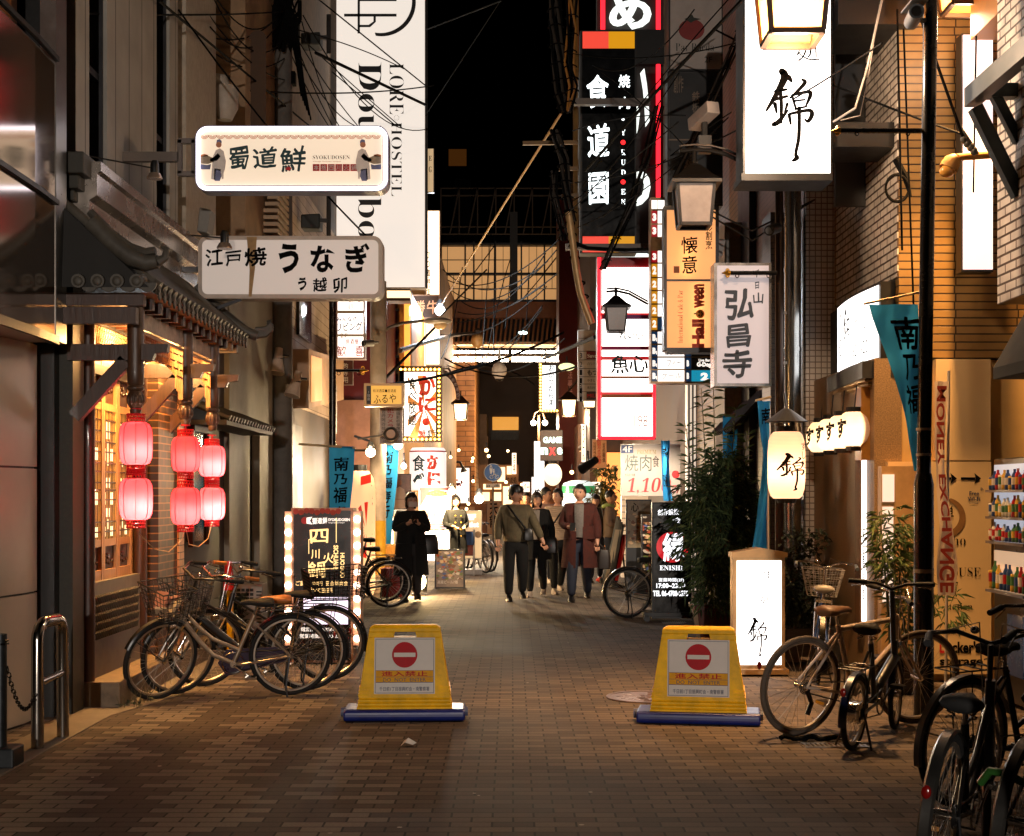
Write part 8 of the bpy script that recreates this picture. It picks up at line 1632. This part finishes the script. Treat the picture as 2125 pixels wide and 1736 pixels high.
    if basket == 'front':
        mb = MB(); x0, x1, z0, z1 = hx1[0]+.07, hx1[0]+.36, .70, .95
        ring = lambda u: [(x0-.02*u, -.13-.06*u, z0+(z1-z0)*u), (x1-.06+.06*u, -.13-.06*u, z0+(z1-z0)*u), (x1-.06+.06*u, .13+.06*u, z0+(z1-z0)*u), (x0-.02*u, .13+.06*u, z0+(z1-z0)*u)]
        for k in range(7): mb.tube(ring(k/6), .0032 if k < 6 else .006, 5, True)
        for e in range(4):
            for k in range(7):
                a = Vector(ring(0)[e]).lerp(Vector(ring(0)[(e+1) % 4]), k/7); b = Vector(ring(1)[e]).lerp(Vector(ring(1)[(e+1) % 4]), k/7); mb.tube([a, b], .003, 4)
        for k in range(7): y = -.13+.26*k/6; mb.tube([(x0, y, z0), (x1-.06, y, z0)], .003, 4)
        mb.tube([(x0+.1, .0, z0), (xf, .05, R)], .005, 5); bo = mb.xf(st).build('basket', basket_m, t)
        if contents:
            mb = MB(); q = random.Random(4)
            for k in range(5): c = Vector((x0+.05+.04*k, q.uniform(-.08, .08), z0+.05)); mb.beam(c, c + Vector((q.uniform(-.08, .08), q.uniform(-.1, .1), q.uniform(.06, .12))), .09, .02, k % 2)
            mb.xf(st).build('leaflets', [mat('leaflet_white', '#b8a890', .7), mat('leaflet_pink', '#a87868', .7)], bo)
    mb = MB(); mb.tube([(crown[0]+.06, 0, .60), (crown[0]+.12, 0, .60)], [.028, .035], 12)
    if frame != 'sport': mb.xf(st).build('headlight', CHROME, t, True)
    mb = MB(); a = Vector(bb)
    for s, an in ((-1, .6), (1, .6+math.pi)):
        e = a + Vector((.165*math.cos(an), s*.07, .165*math.sin(an))); mb.tube([a + Vector((0, s*.06, 0)), e], .008, 6); mb.box(e.x-.045, e.x+.045, e.y+(0 if s > 0 else -.09), e.y+(.09 if s > 0 else 0), e.z-.012, e.z+.012)
    mb.tube([(a.x+.085*math.cos(k*.2618), -.045, a.z+.085*math.sin(k*.2618)) for k in range(24)], .006, 5, True)
    mb.build('crankset', BLK if small else CHROME, t)
    mb = MB(); mb.tube([(bb[0], -.05, bb[2]+.085), (xr, -.05, R+.035)], .005, 4); mb.tube([(bb[0], -.05, bb[2]-.085), (xr, -.05, R-.035)], .005, 4)
    for q in (.028, .038, .048): mb.tube([(xr+q*math.cos(k*.3927), -.045-(.05-q)*.4, R+q*math.sin(k*.3927)) for k in range(16)], .004, 5, True)
    if frame == 'sport': mb.tube([(xr+.01, -.06, R-.03), (xr+.05, -.06, R-.11), (xr+.02, -.06, R-.19)], .018, 6)
    mb.build('chain', BLK, t)
    if guard: mb = MB(); mb.prism([(xr-.03, R-.05), (xr+.02, R+.06), (bb[0]+.05, bb[2]+.11), (bb[0]+.12, bb[2]), (bb[0]+.05, bb[2]-.11), (xr+.02, R-.06)], -.065, -.058, 'xz'); mb.build('chain_guard', guard, t, bevel=.003)
    if rack:
        mb = MB(); z = 2*R+.05
        for y in (-.07, .07): mb.tube([(xr+.24, y, z-.02), (xr+.18, y, z), (xr-.18, y, z)], .005, 6); mb.tube([(xr-.06, y, z), (xr, y*.9, R)], .004, 5)
        for k in range(4): mb.tube([(xr-.18+k*.11, -.07, z), (xr-.18+k*.11, .07, z)], .004, 5)
        mb.build('rear_rack', CHROME if fm != BLK else BLK, t)
    if basket == 'rear':
        mb = MB(); z0, z1 = 2*R+.07, 2*R+.34; x0, x1 = xr-.28, xr+.18
        ring = lambda u: [(x0-.03*u, -.17-.02*u, z0+(z1-z0)*u), (x1+.03*u, -.17-.02*u, z0+(z1-z0)*u*.85), (x1+.03*u, .17+.02*u, z0+(z1-z0)*u*.85), (x0-.03*u, .17+.02*u, z0+(z1-z0)*u)]
        for k in range(9): mb.tube(ring(k/8), .003 if k < 8 else .006, 5, True)
        for e in range(4):
            for k in range(12): a = Vector(ring(0)[e]).lerp(Vector(ring(0)[(e+1) % 4]), k/12); b = Vector(ring(1)[e]).lerp(Vector(ring(1)[(e+1) % 4]), k/12); mb.tube([a, b], .003, 4)
        mb.build('rear_basket', BLK, t)
    if stand:
        mb = MB()
        for s in (-1, 1): mb.tube([(xr+.01, s*.06, R), (xr+.04, s*.09, .10), (xr+.03, s*.12, .01)], .008, 6)
        mb.tube([(xr+.04, -.11, .05), (xr+.04, .11, .05)], .006, 5); mb.build('kickstand', DSTEEL, t)
    if tail: mb = MB(); mb.ell((xr-R-.025, 0, R+.16), .012, .02, .028, 10, 8); mb.build('rear_reflector', mat('reflector_red', '#7a0c08', .2, coat=.8), t, True)
    if text:
        p0, p1 = Vector(hx0), Vector(bb); dd = (p1-p0).normalized(); mb = MB()
        write(mb, text, .0, -.02, .2, .02, 0, 0, bold=.03, fn=lambda x, z: tuple(p0 + dd*(.10+(.2-x)) + Vector((-dd.z, 0, dd.x))*-z + Vector((0, .036, 0)))); mb.build('lettering', mat('decal', '#b8a070', .5), t)
    return t
def gp(px, py): d = gd(py); return (gx(px, d), d, 0)
TAN = mat('tan_leather', '#a0602a', .5, var=.25, scale=10); SILV = mat('silver_frame', '#a39482', .3, .7); PURP = mat('purple_guard', '#241030', .3); WF = mat('white_frame', '#c2ad9c', .35)
bicycle('silver step-through bicycle nearest the lanterns with black basket holding leaflets', (gx(602, 11.65), 11.65, 0), (gx(330, 11.42), 11.42, 0), 'city', SILV, steer=34, lean=R_(-5), guard=PURP, basket='front', contents=True, barm=BLK, tail=True)
bicycle('black bicycle with tan saddle and grips in the middle of the left row', (gx(637, 11.95), 11.95, 0), (gx(368, 11.7), 11.7, 0), 'straight', BLK, steer=28, lean=R_(-4), grip=TAN, saddle=TAN, basket='front', barm=CHROME, tail=True)
bicycle('black bicycle with a large wire cargo basket on its rear rack in the left row', (gx(680, 12.55), 12.55, 0), (gx(425, 12.2), 12.2, 0), 'straight', BLK, steer=12, lean=R_(-3), basket='rear', barm=BLK, text='ange')
bicycle('lone black bicycle with only its rear half showing from behind the hotpot stand sign', (gx(807, 20.6), 20.6, 0), (gx(807, 20.6)-1.05, 20.4, 0), 'straight', BLK, steer=0, lean=R_(-3), saddle_z=.88)
bicycle('second black bicycle parked behind the hotpot stand sign with lower saddle', (gx(800, 21.4)-.05, 21.6, 0), (gx(800, 21.4)-1.1, 21.4, 0), 'straight', BLK, lean=R_(-3), saddle_z=.98)
bicycle('silver bicycle half hidden behind the wheeled black stand sign', (gx(1302, 18.9), 18.9, 0), (gx(1302, 18.9)+1.04, 19.1, 0), 'straight', SILV, lean=R_(4), fender=CHROME, rack=False)
bicycle('white framed bicycle with grey tyres and brown saddle on the right', (gx(1655, 9.72), 9.72, 0), (gx(1655, 9.72)+.92, 10.22, 0), 'sport', WF, R=.345, steer=-12, lean=R_(6), saddle=mat('brown_saddle', '#6b4a30', .5), tyre=mat('grey_tyre', '#55493e', .8), bar='flat', rack=False, fender=None, saddle_z=.88, stand=False, tail=True)
bicycle('small wheeled black folding bicycle standing in front of the white framed one', (gx(1768, 9.15), 9.15, 0), (gx(1768, 9.15)+.5, 9.98, 0), 'fold', BLK, R=.245, steer=8, lean=R_(4), bar='fold', barm=BLK, saddle_z=.80, fender=mat('navy_fender', '#0c1630', .3), hub_big=True, tail=True, rack=True)
bicycle('blue bicycle with a white wire basket seen end-on by the wooden trough', (gx(1697, 12.35), 12.35, 0), (gx(1700, 13.35)-.02, 13.35, 0), 'straight', mat('blue_frame', '#1d3a72', .3, .2), steer=3, lean=R_(4), saddle=mat('silver_saddle', '#8d8a86', .3), grip=mat('grey_grip', '#6f7a86', .5), basket='front', basket_m=mat('white_wire', '#c9c2ba', .4), saddle_z=.84, fender=CHROME)
bicycle('dark bicycle with furry black saddle and silver fender at the lower right', (gx(1990, 7.5), 7.5, 0), (gx(1990, 7.5)+.85, 8.05, 0), 'city', BLK, R=.345, steer=10, lean=R_(5), saddle=mat('furry_cover', '#070606', 1.0, bump=1.0, scale=80, var=.5), fender=mat('worn_chrome', '#6a6864', .3, .9), basket=None, barm=BLK, saddle_z=.86)
bicycle('dark bicycle with a red rear reflector nearest the camera at the lower right', (gx(1942, 5.85), 5.85, 0), (gx(1942, 5.85)+.50, 6.75, 0), 'city', BLK, steer=12, lean=R_(5), fender=mat('worn_chrome', '#6a6864'), tail=True, barm=BLK, rack=False)
bicycle('dark bicycle with a green lock at the very lower right corner', (gx(2105, 5.7), 5.7, 0), (gx(2105, 5.7)+.6, 6.55, 0), 'city', BLK, lean=R_(5), fender=mat('worn_chrome', '#6a6864'), barm=BLK, saddle_z=.84, rack=False)
mb = MB(); mb.tube([at(2035, 1625, 5.6), at(2055, 1600, 5.55), at(2085, 1605, 5.5), at(2118, 1622, 5.5), at(2140, 1625, 5.6)], .016, 10); tag(mb.build('bicycle_lock', mat('green_lock', '#2a5a22', .4), None, True), 'green cable lock on the corner bicycle', 'lock')
mb = MB(); r = random.Random(4); a = at(1625, 1528, 9.6); mb.tube([(gx(1620+8*k, 9.5), 9.5+.02*math.sin(k*1.7), .018+.01*math.sin(k)) for k in range(18)], .018, 6); tag(mb.build('coiled_lock', CABLE, None, True), 'black cable lock lying on the paving at the white bicycle wheel', 'lock')
for k, x in enumerate((1008, 1018)): bicycle('rusty bicycle parked beside the beef easel, ' + ('its near wheel leaning left', 'the farther of the pair')[k], (gx(x, 29.5+k*.5), 29.5+k*.5, 0), (gx(x, 29.5+k*.5)-.5, 30.4+k*.5, 0), 'straight', BLK, lean=R_(-3), rack=False)

# ============================================================= PEOPLE
def skin(nodes, edges, rootn, sub=1):
    """one continuous skinned surface grown over a skeleton; nodes: name -> (point, radius or (rx, ry))"""
    ks = list(nodes); me = bpy.data.meshes.new('sk'); me.from_pydata([Vector(nodes[k][0]) for k in ks], [(ks.index(a), ks.index(b)) for a, b in edges], [])
    o = bpy.data.objects.new('sk', me); COL.objects.link(o); o.modifiers.new('s', 'SKIN'); o.modifiers.new('u', 'SUBSURF').levels = sub
    for k, v in zip(ks, me.skin_vertices[0].data):
        r = nodes[k][1]; v.radius = r if isinstance(r, tuple) else (r, r); v.use_root = (k == rootn)
    bpy.context.view_layer.update(); ev = bpy.data.meshes.new_from_object(o.evaluated_get(bpy.context.evaluated_depsgraph_get()))
    mb = MB(); mb.add([v.co.copy() for v in ev.vertices], [tuple(p.vertices) for p in ev.polygons], 0)
    bpy.data.objects.remove(o); bpy.data.meshes.remove(me); bpy.data.meshes.remove(ev); return mb
SKIN = mat('skin', '#c08e72', .5, var=.08); EYE = mat('eye_dark', '#120c0a', .3); LIP = mat('lip', '#8a4a40', .5)
HAIRM = mat('black_hair', '#0e0a09', .5, var=.4, scale=40)
def person(label, px, foot, d, rz=0, h=1.72, top=DGREY, coat=None, coat_len=0, legs=BLK, shoe=BLK, hair='short', hairm=HAIRM, stride=.12, arms='down', head_turn=0, extra=None, inner=None, phone=False, hood=False, glasses=False, width=1.0):
    """faces -Y; parts in local metres, scaled to the height"""
    t = thing('person', label, 'person', (gx(px, d), d, 0), (0, 0, R_(rz)), local=True); t.scale = (h/1.72*width, h/1.72*width, h/1.72)
    s = stride; V = lambda x, y, z: Vector((x, y, z))
    LK, LA = V(-.095, -s*.9, .50), V(-.10, -s*1.3, .09); RK, RA = V(.09, s*.1-.03, .49), V(.095, s*1.6, .12)
    J = {'pel': (V(0, 0, .95), (.14, .10)), 'wai': (V(0, -.01, 1.08), (.125, .09)), 'che': (V(0, -.01, 1.27), (.15, .10)), 'nk0': (V(0, .01, 1.42), (.07, .06)), 'nk1': (V(0, 0, 1.52), (.05, .052)),
         'lh': (V(-.09, 0, .88), .085), 'lk': (LK, .055), 'la': (LA, .04), 'rh': (V(.09, 0, .88), .085), 'rk': (RK, .055), 'ra': (RA, .04), 'ls': (V(-.18, .01, 1.39), .055), 'rs': (V(.18, .01, 1.39), .055)}
    P = {'down': ((-.235, .03, 1.12), (-.24, -.05, .88)), 'fwd': ((-.24, .02, 1.13), (-.12, -.22, 1.10)), 'hold': ((-.23, -.02, 1.13), (-.06, -.24, 1.25)), 'swing': ((-.235, .08, 1.12), (-.25, .10, .89)), 'out': ((-.27, .0, 1.13), (-.36, -.06, .90))}
    al, ar = arms if isinstance(arms, tuple) else (arms, arms); mx = lambda q: V(-q[0], q[1], q[2])
    LE, LW = V(*P[al][0]), V(*P[al][1]); RE, RW = mx(P[ar][0]), mx(P[ar][1])
    J.update({'le': (LE, .042), 'lw': (LW, .030), 're': (RE, .042), 'rw': (RW, .030)})
    for k, E_, W in (('l', LE, LW), ('r', RE, RW)): J[k+'p'] = (W + (W-E_).normalized()*.07, (.034, .018))
    ED = [('pel', 'wai'), ('wai', 'che'), ('che', 'nk0'), ('nk0', 'nk1'), ('pel', 'lh'), ('lh', 'lk'), ('lk', 'la'), ('pel', 'rh'), ('rh', 'rk'), ('rk', 'ra'), ('che', 'ls'), ('ls', 'le'), ('le', 'lw'), ('lw', 'lp'), ('che', 'rs'), ('rs', 're'), ('re', 'rw'), ('rw', 'rp')]
    body = skin(J, ED, 'pel')
    for k, E_, W in (('l', LE, LW), ('r', RE, RW)):           # fingers and thumb
        a = (W-E_).normalized(); p0 = W + a*.085; side = a.cross(V(0, 1, 0)).normalized() if abs(a.y) < .8 else V(1, 0, 0); cur = V(0, -1, 0) if abs(a.y) < .6 else V(0, 0, -1)
        for i, ln in enumerate((.062, .072, .068, .052)): b = p0 + side*(i-1.5)*.017; body.tube([b, b + a*ln*.5 + cur*.012, b + a*ln*.8 + cur*.035], [.0095, .0085, .007], 6)
        b = W + a*.03 + side*.03*(1 if k == 'l' else -1); body.tube([b, b + a*.035 + side*.018*(1 if k == 'l' else -1) + cur*.01, b + a*.06 + cur*.02], [.011, .009, .007], 6)
    H = Matrix.Translation((0, -.012, 1.60)) @ Matrix.Rotation(R_(head_turn), 4, 'Z'); hd = MB(); rows = []; nv = 16; nu = 20
    for i in range(nv+1):
        th = math.pi*i/nv; z = -.125*math.cos(th); q = max(.001, math.sin(th)); row = []
        for k in range(nu):
            a = 2*math.pi*k/nu; x, y = .076*q*math.cos(a), .096*q*math.sin(a); f = max(0, -math.sin(a))
            if z < -.02: w_ = 1 - .42*((-z-.02)/.105)**1.5; x *= w_; y *= (1 - .18*((-z-.02)/.105)) if f else (1-.35*((-z-.02)/.105))
            c = abs(math.cos(a))
            if f > .9 and -.05 < z < .02: y -= .022*max(0, 1-abs(c)/.25)*(1 - abs(z+.025)/.045 if abs(z+.025) < .045 else 0)
            if f > .5 and .0 < z < .03 and .25 < c < .6: y += .008
            row.append((x, y, z))
        rows.append(row)
    hd.grid(rows, 0, True)
    for sx in (-1, 1):
        hd.ell((sx*.076, .006, -.012), .012, .02, .032, 8, 6, 0); hd.ell((sx*.031, -.083, .008), .013, .008, .007, 8, 6, 1); hd.box(sx*.031-.018, sx*.031+.018, -.092, -.082, .026, .031, 1)
    hd.ell((0, -.088, -.058), .024, .008, .007, 10, 6, 2)
    if glasses: 
        for sx in (-1, 1): hd.tube([(sx*.032+.022*math.cos(q*.5), -.097, .008+.018*math.sin(q*.5)) for q in range(13)], .002, 4, mi=1)
    if hair == 'mask': hd.grid([[(x, -.085-.022*(1-(x/.075)**2)+.0, z) for x in (-.07, -.045, -.02, 0, .02, .045, .07)] for z in (-.015, -.045, -.075, -.10)], 3)
    body.join(hd, H); body.build('body', [SKIN, EYE, LIP, mat('mask_white', '#c9b6a8', .7)], t, True, 70)
    hb = MB(); rr = []
    lo = {'short': -.02, 'bob': -.13, 'mask': -.12, 'buzz': .0, 'cap': -.03, 'bald': .0}[hair]; gr = {'buzz': .003, 'bald': .003}.get(hair, .010 if hair != 'bob' else .016)
    for i in range(13):
        row = []
        for k in range(24):
            a = 2*math.pi*k/24; f = -math.sin(a); jj = .022*noise.noise((k*1.7, px, 3.1)); zlo = (.066 if hair in ('short', 'buzz', 'cap') else .045) + jj if f > .55 else (lo + jj - (.05 if f < -.4 and hair in ('short', 'cap') else 0) if f < .2 else lo + (.06-lo)*(f-.2)/.35 + jj)
            z = zlo + (.135 - zlo)*math.sin(math.pi/2*i/12); q = math.sqrt(max(0, 1-(max(-.06, z)/.137)**2)); n_ = 1 + .10*noise.noise((math.cos(a)*4+i*.3, math.sin(a)*4, i*.5 + px)) + (.09*noise.noise((math.cos(a)*11, math.sin(a)*11, i*.9 + px)) if hair not in ('buzz', 'cap') else 0) - (.05 if i == 0 else 0)
            row.append(((.080+gr)*q*math.cos(a)*n_, (.099+gr)*q*math.sin(a)*n_ + .004, z + gr*(i/12)**2 - (.006 if i == 12 else 0)))
        rr.append(row)
    hb.grid(rr, 0, True); hb.xf(H).build('hair', hairm, t, True, 80)
    if hair == 'cap':
        cb = MB(); cb.lathe([(.098, .035), (.100, .07), (.088, .12), (.05, .148), (0, .155)], (0, 0, 0), 22, sy=1.15); cb.grid([[(x, -.09 - y*(1-.55*(x/.08)**2), .045-.01*y*5) for x in (-.08, -.05, -.02, .02, .05, .08)] for y in (0, .04, .085)]); cb.xf(H).build('cap', BLK, t, True)
    # trousers
    N = {'pel': (V(0, 0, .97), (.150, .115)), 'cr': (V(0, 0, .88), (.145, .11)), 'lh': (V(-.088, 0, .80), .108), 'lk': (LK, .085), 'la': (LA + V(0, 0, -.02), .060), 'rh': (V(.088, 0, .80), .108), 'rk': (RK, .085), 'ra': (RA + V(0, 0, -.02), .060)}
    skin(N, [('pel', 'cr'), ('cr', 'lh'), ('lh', 'lk'), ('lk', 'la'), ('cr', 'rh'), ('rh', 'rk'), ('rk', 'ra')], 'pel').build('trousers', legs, t, True, 70)
    for A, up in ((LA, 0), (RA, 1)):
        mb = MB(); rows = []
        for y, w_, z0, z1 in ((.07, .032, .0, .08), (.04, .042, -.0, .10), (-.02, .044, 0, .10), (-.09, .048, 0, .065), (-.15, .040, 0, .05), (-.185, .012, .012, .03)):
            rows.append([V(A.x + w_*c_, A.y + y, A.z - .09 + z0 + (z1-z0)*zz + (.03 + y*.25 if up and y > 0 else 0)) for c_, zz in ((-1, 0), (-1, .5), (-.55, 1), (.55, 1), (1, .5), (1, 0))])
        mb.grid(rows, closed=True); mb.F += [[0, 1, 2, 3, 4, 5]]; mb.I += [0]; mb.build('shoe', shoe, t, True, 50)
    # upper garment: torso and sleeves in one surface
    def upper(nm, m, g, hem, sleeves=True):
        N = {'hem': (V(0, .0, hem), (.178+g, .138+g)), 'wai': (V(0, -.005, 1.10), (.168+g, .125+g)), 'che': (V(0, -.005, 1.29), (.168+g, .118+g)), 'nk': (V(0, .01, 1.43), (.085+g*.5, .075+g*.5)), 'ls': (V(-.17, .01, 1.385), .068+g*.6), 'rs': (V(.17, .01, 1.385), .068+g*.6)}
        E = [('hem', 'wai'), ('wai', 'che'), ('che', 'nk'), ('che', 'ls'), ('che', 'rs')]
        for k, e_, w_ in (('l', LE, LW), ('r', RE, RW)): N[k+'e'] = (e_, .058+g*.5); N[k+'w'] = (e_.lerp(w_, .92), .042+g*.5); E += [(k+'s', k+'e'), (k+'e', k+'w')]
        return skin(N, E, 'wai').build(nm, m, t, True, 75)
    g = .03 if coat else .018
    u_ = upper('jacket' if not coat else 'coat', coat or top, g, .93 if coat else .86)
    if coat_len:
        mb = MB(); rows = []
        for z, fx, fy in ((1.12, .165, .125), (.95, .185, .145), (.8, .20, .16), (coat_len, .225, .18)):
            rows.append([V((fx+g)*math.cos(R_(a)), -(fy+g)*math.sin(R_(a)) + .02*noise.noise((a*.05, z*4, px)), z) for a in range(100 if inner else 93, 448 if not inner else 440, 12)])
        mb.grid(rows); mb.build('coat_skirt', coat, t, True, 80)
    if inner:
        mb = MB(); mb.grid([[V(x*(.055 + .02*(z-.95)), -(.142+g) - (.012 if z > 1.15 else .0) + .25*x*x*.1 + max(0, z-1.28)*.32, z) for x in (-1, -.4, .4, 1)] for z in (.95, 1.08, 1.2, 1.3, 1.38, 1.44)]); mb.build('shirt', inner, t, True)
    if hood: mb = MB(); mb.tube([V(.10*math.cos(a*.4), .03-.085*math.sin(a*.4)*1.0, 1.45+.015*math.sin(a)) for a in range(16)], .038, 8, True); mb.build('hood', hood, t, True)
    if phone:
        p = (LW+RW)/2 + V(0, -.08, .06) if al == ar else LW + (LW-LE).normalized()*.1 + V(0, 0, .02)
        ph = MB(); ph.box(-.036, .036, -.005, .005, -.07, .07); ph.xf(Matrix.Translation(p) @ Matrix.Rotation(R_(-35), 4, 'X')); o = ph.build('phone_tmp', BLACK, t, bevel=.004); o.name = 'phone'
    if extra: extra(t, V)
    return t
def bag(t, pts, m, strap=None, nm='bag'):
    c, a, b, h = pts; mb = MB(); rows = []
    for u, k in ((-1, .80), (-.96, .95), (-.6, 1.0), (.2, .96), (.8, .82), (1, .66)):
        rows.append([Vector((c[0] + a*k*math.copysign(abs(math.cos(q))**.45, math.cos(q)), c[1] + b*k*math.copysign(abs(math.sin(q))**.45, math.sin(q)), c[2] + h*u)) for q in [6.2832*i/20 for i in range(20)]])
    mb.grid(rows, closed=True); mb.F += [list(range(19, -1, -1)), list(range(100, 120))]; mb.I += [0, 0]; mb.build(nm, m, t, True, 50)
    if strap: mb = MB(); mb.tube(strap, .016, 6); mb.build('strap', m, t, True)
OLIVE = mat('olive_jacket', '#544a35', .85, var=.3, scale=14, bump=.6); MAROON = mat('maroon_wool', '#3f150b', .9, var=.35, scale=18, bump=.5); BEIGE = ribbed('beige_quilt', '#b89c80', 10, 'Z', .7); PALE_S = mat('pale_shoe', '#a8988a', .6); JEAN = mat('dark_denim', '#1a2030', .8); NEARB = mat('black_wool', '#060606', .95, var=.35, bump=.5, scale=16)
person('person in black cap and olive jacket with crossbody strap, hand by the thigh', 1070, 1245, 22.0, 4, 1.76, OLIVE, None, 0, NEARB, BLK, 'cap', head_turn=45, stride=.05, arms=('down', 'out'), glasses=True, width=1.12,
       extra=lambda t, V: (bag(t, ((.16, -.12, 1.0), .07, .05, .09), BLK, [V(-.12, -.10, 1.44), V(-.04, -.16, 1.32), V(.08, -.165, 1.15), V(.16, -.13, 1.02), V(.19, .0, 1.0)]), ))
person('person in black open coat over a white top walking with a shoulder bag', 1114, 1240, 22.8, -8, 1.66, NEARB, NEARB, .62, NEARB, PALE_S, 'bob', mat('brown_hair', '#24150e', .5, var=.4, scale=40), .10, ('down', 'swing'), 25, inner=mat('white_top', '#857b70', .8), extra=lambda t, V: bag(t, ((.24, -.05, .86), .12, .07, .13), BLK))
person('person in beige quilted jacket and black trousers with a dark bag strap', 1157, 1236, 23.6, 10, 1.72, BEIGE, None, 0, NEARB, PALE_S, 'short', stride=.16, arms='down', head_turn=-50, extra=lambda t, V: bag(t, ((-.2, .05, .95), .06, .1, .12), BLK, [V(.12, -.09, 1.43), V(0, -.15, 1.3), V(-.12, -.14, 1.12), V(-.19, -.02, 1.02)]))
person('person in long maroon coat looking up from the phone in the right hand', 1203, 1246, 21.9, -6, 1.78, MAROON, MAROON, .50, JEAN, BLK, 'short', stride=.15, arms=('fwd', 'down'), head_turn=-12, inner=mat('grey_sweater', '#635d58', .8, var=.2, scale=30), phone=True, width=1.1,
       extra=lambda t, V: bag(t, ((.33, -.02, .62), .09, .06, .14), mat('brown_bag', '#1c120c', .5), [V(.25, -.05, .86), V(.31, -.03, .8), V(.33, -.02, .72)]))
person('person with light collar walking behind the others, face turned right', 1133, 1230, 25.5, 5, 1.75, mat('pinkish_coat', '#8a6a60', .8), None, 0, JEAN, PALE_S, 'short', stride=.14, head_turn=60)
person('person in side view with glasses, green collar, tan puffer and black backpack', 1266, 1222, 25.0, 80, 1.70, mat('tan_puffer', '#7a6654', .7), None, 0, JEAN, BLK, 'buzz', stride=.08, arms='fwd', hood=mat('lime_collar', '#8a9a50', .8), glasses=True, extra=lambda t, V: bag(t, ((0, .24, 1.18), .16, .12, .25), BLK, None, 'backpack'))
person('masked person in long black coat checking a phone beside the lit food signs', 853, 1248, 21.8, 12, 1.66, NEARB, NEARB, .42, mat('dark_trousers', '#2a2422', .8), BLK, 'mask', stride=.03, arms='hold', head_turn=12, phone=True, width=1.12, extra=lambda t, V: bag(t, ((.27, .05, .90), .13, .09, .16), BLK, [V(.2, .0, 1.4), V(.25, .02, 1.1)]))
def buttons(t, V):
    mb = MB()
    for z in (1.32, 1.18, 1.04, .9):
        for x in (-.06, .06): mb.ell(V(x, -.165, z), .018, .01, .018, 8, 6)
    mb.build('buttons', mat('gold_button', '#c89a3a', .3, .6), t); bag(t, ((.26, -.02, .85), .12, .07, .14), NAVY)
person('person in black double-breasted coat with yellow buttons behind the food signs', 946, 1205, 27.3, 20, 1.60, NEARB, NEARB, .55, NEARB, BLK, 'bob', stride=.03, arms='fwd', extra=buttons)
person('person with curly dark hair mostly hidden behind the coated phone user', 1236, 1226, 26.5, 0, 1.62, mat('brown_jacket', '#4a3020', .8), None, 0, JEAN, BLK, 'bob', stride=.1)
person('distant person in blue jeans and white shoes behind the capped walker', 1092, 1212, 27.5, 0, 1.66, mat('grey_parka', '#4a4644', .8), None, 0, mat('blue_denim', '#2a3a5a', .8), PALE_S, 'short', stride=.14)
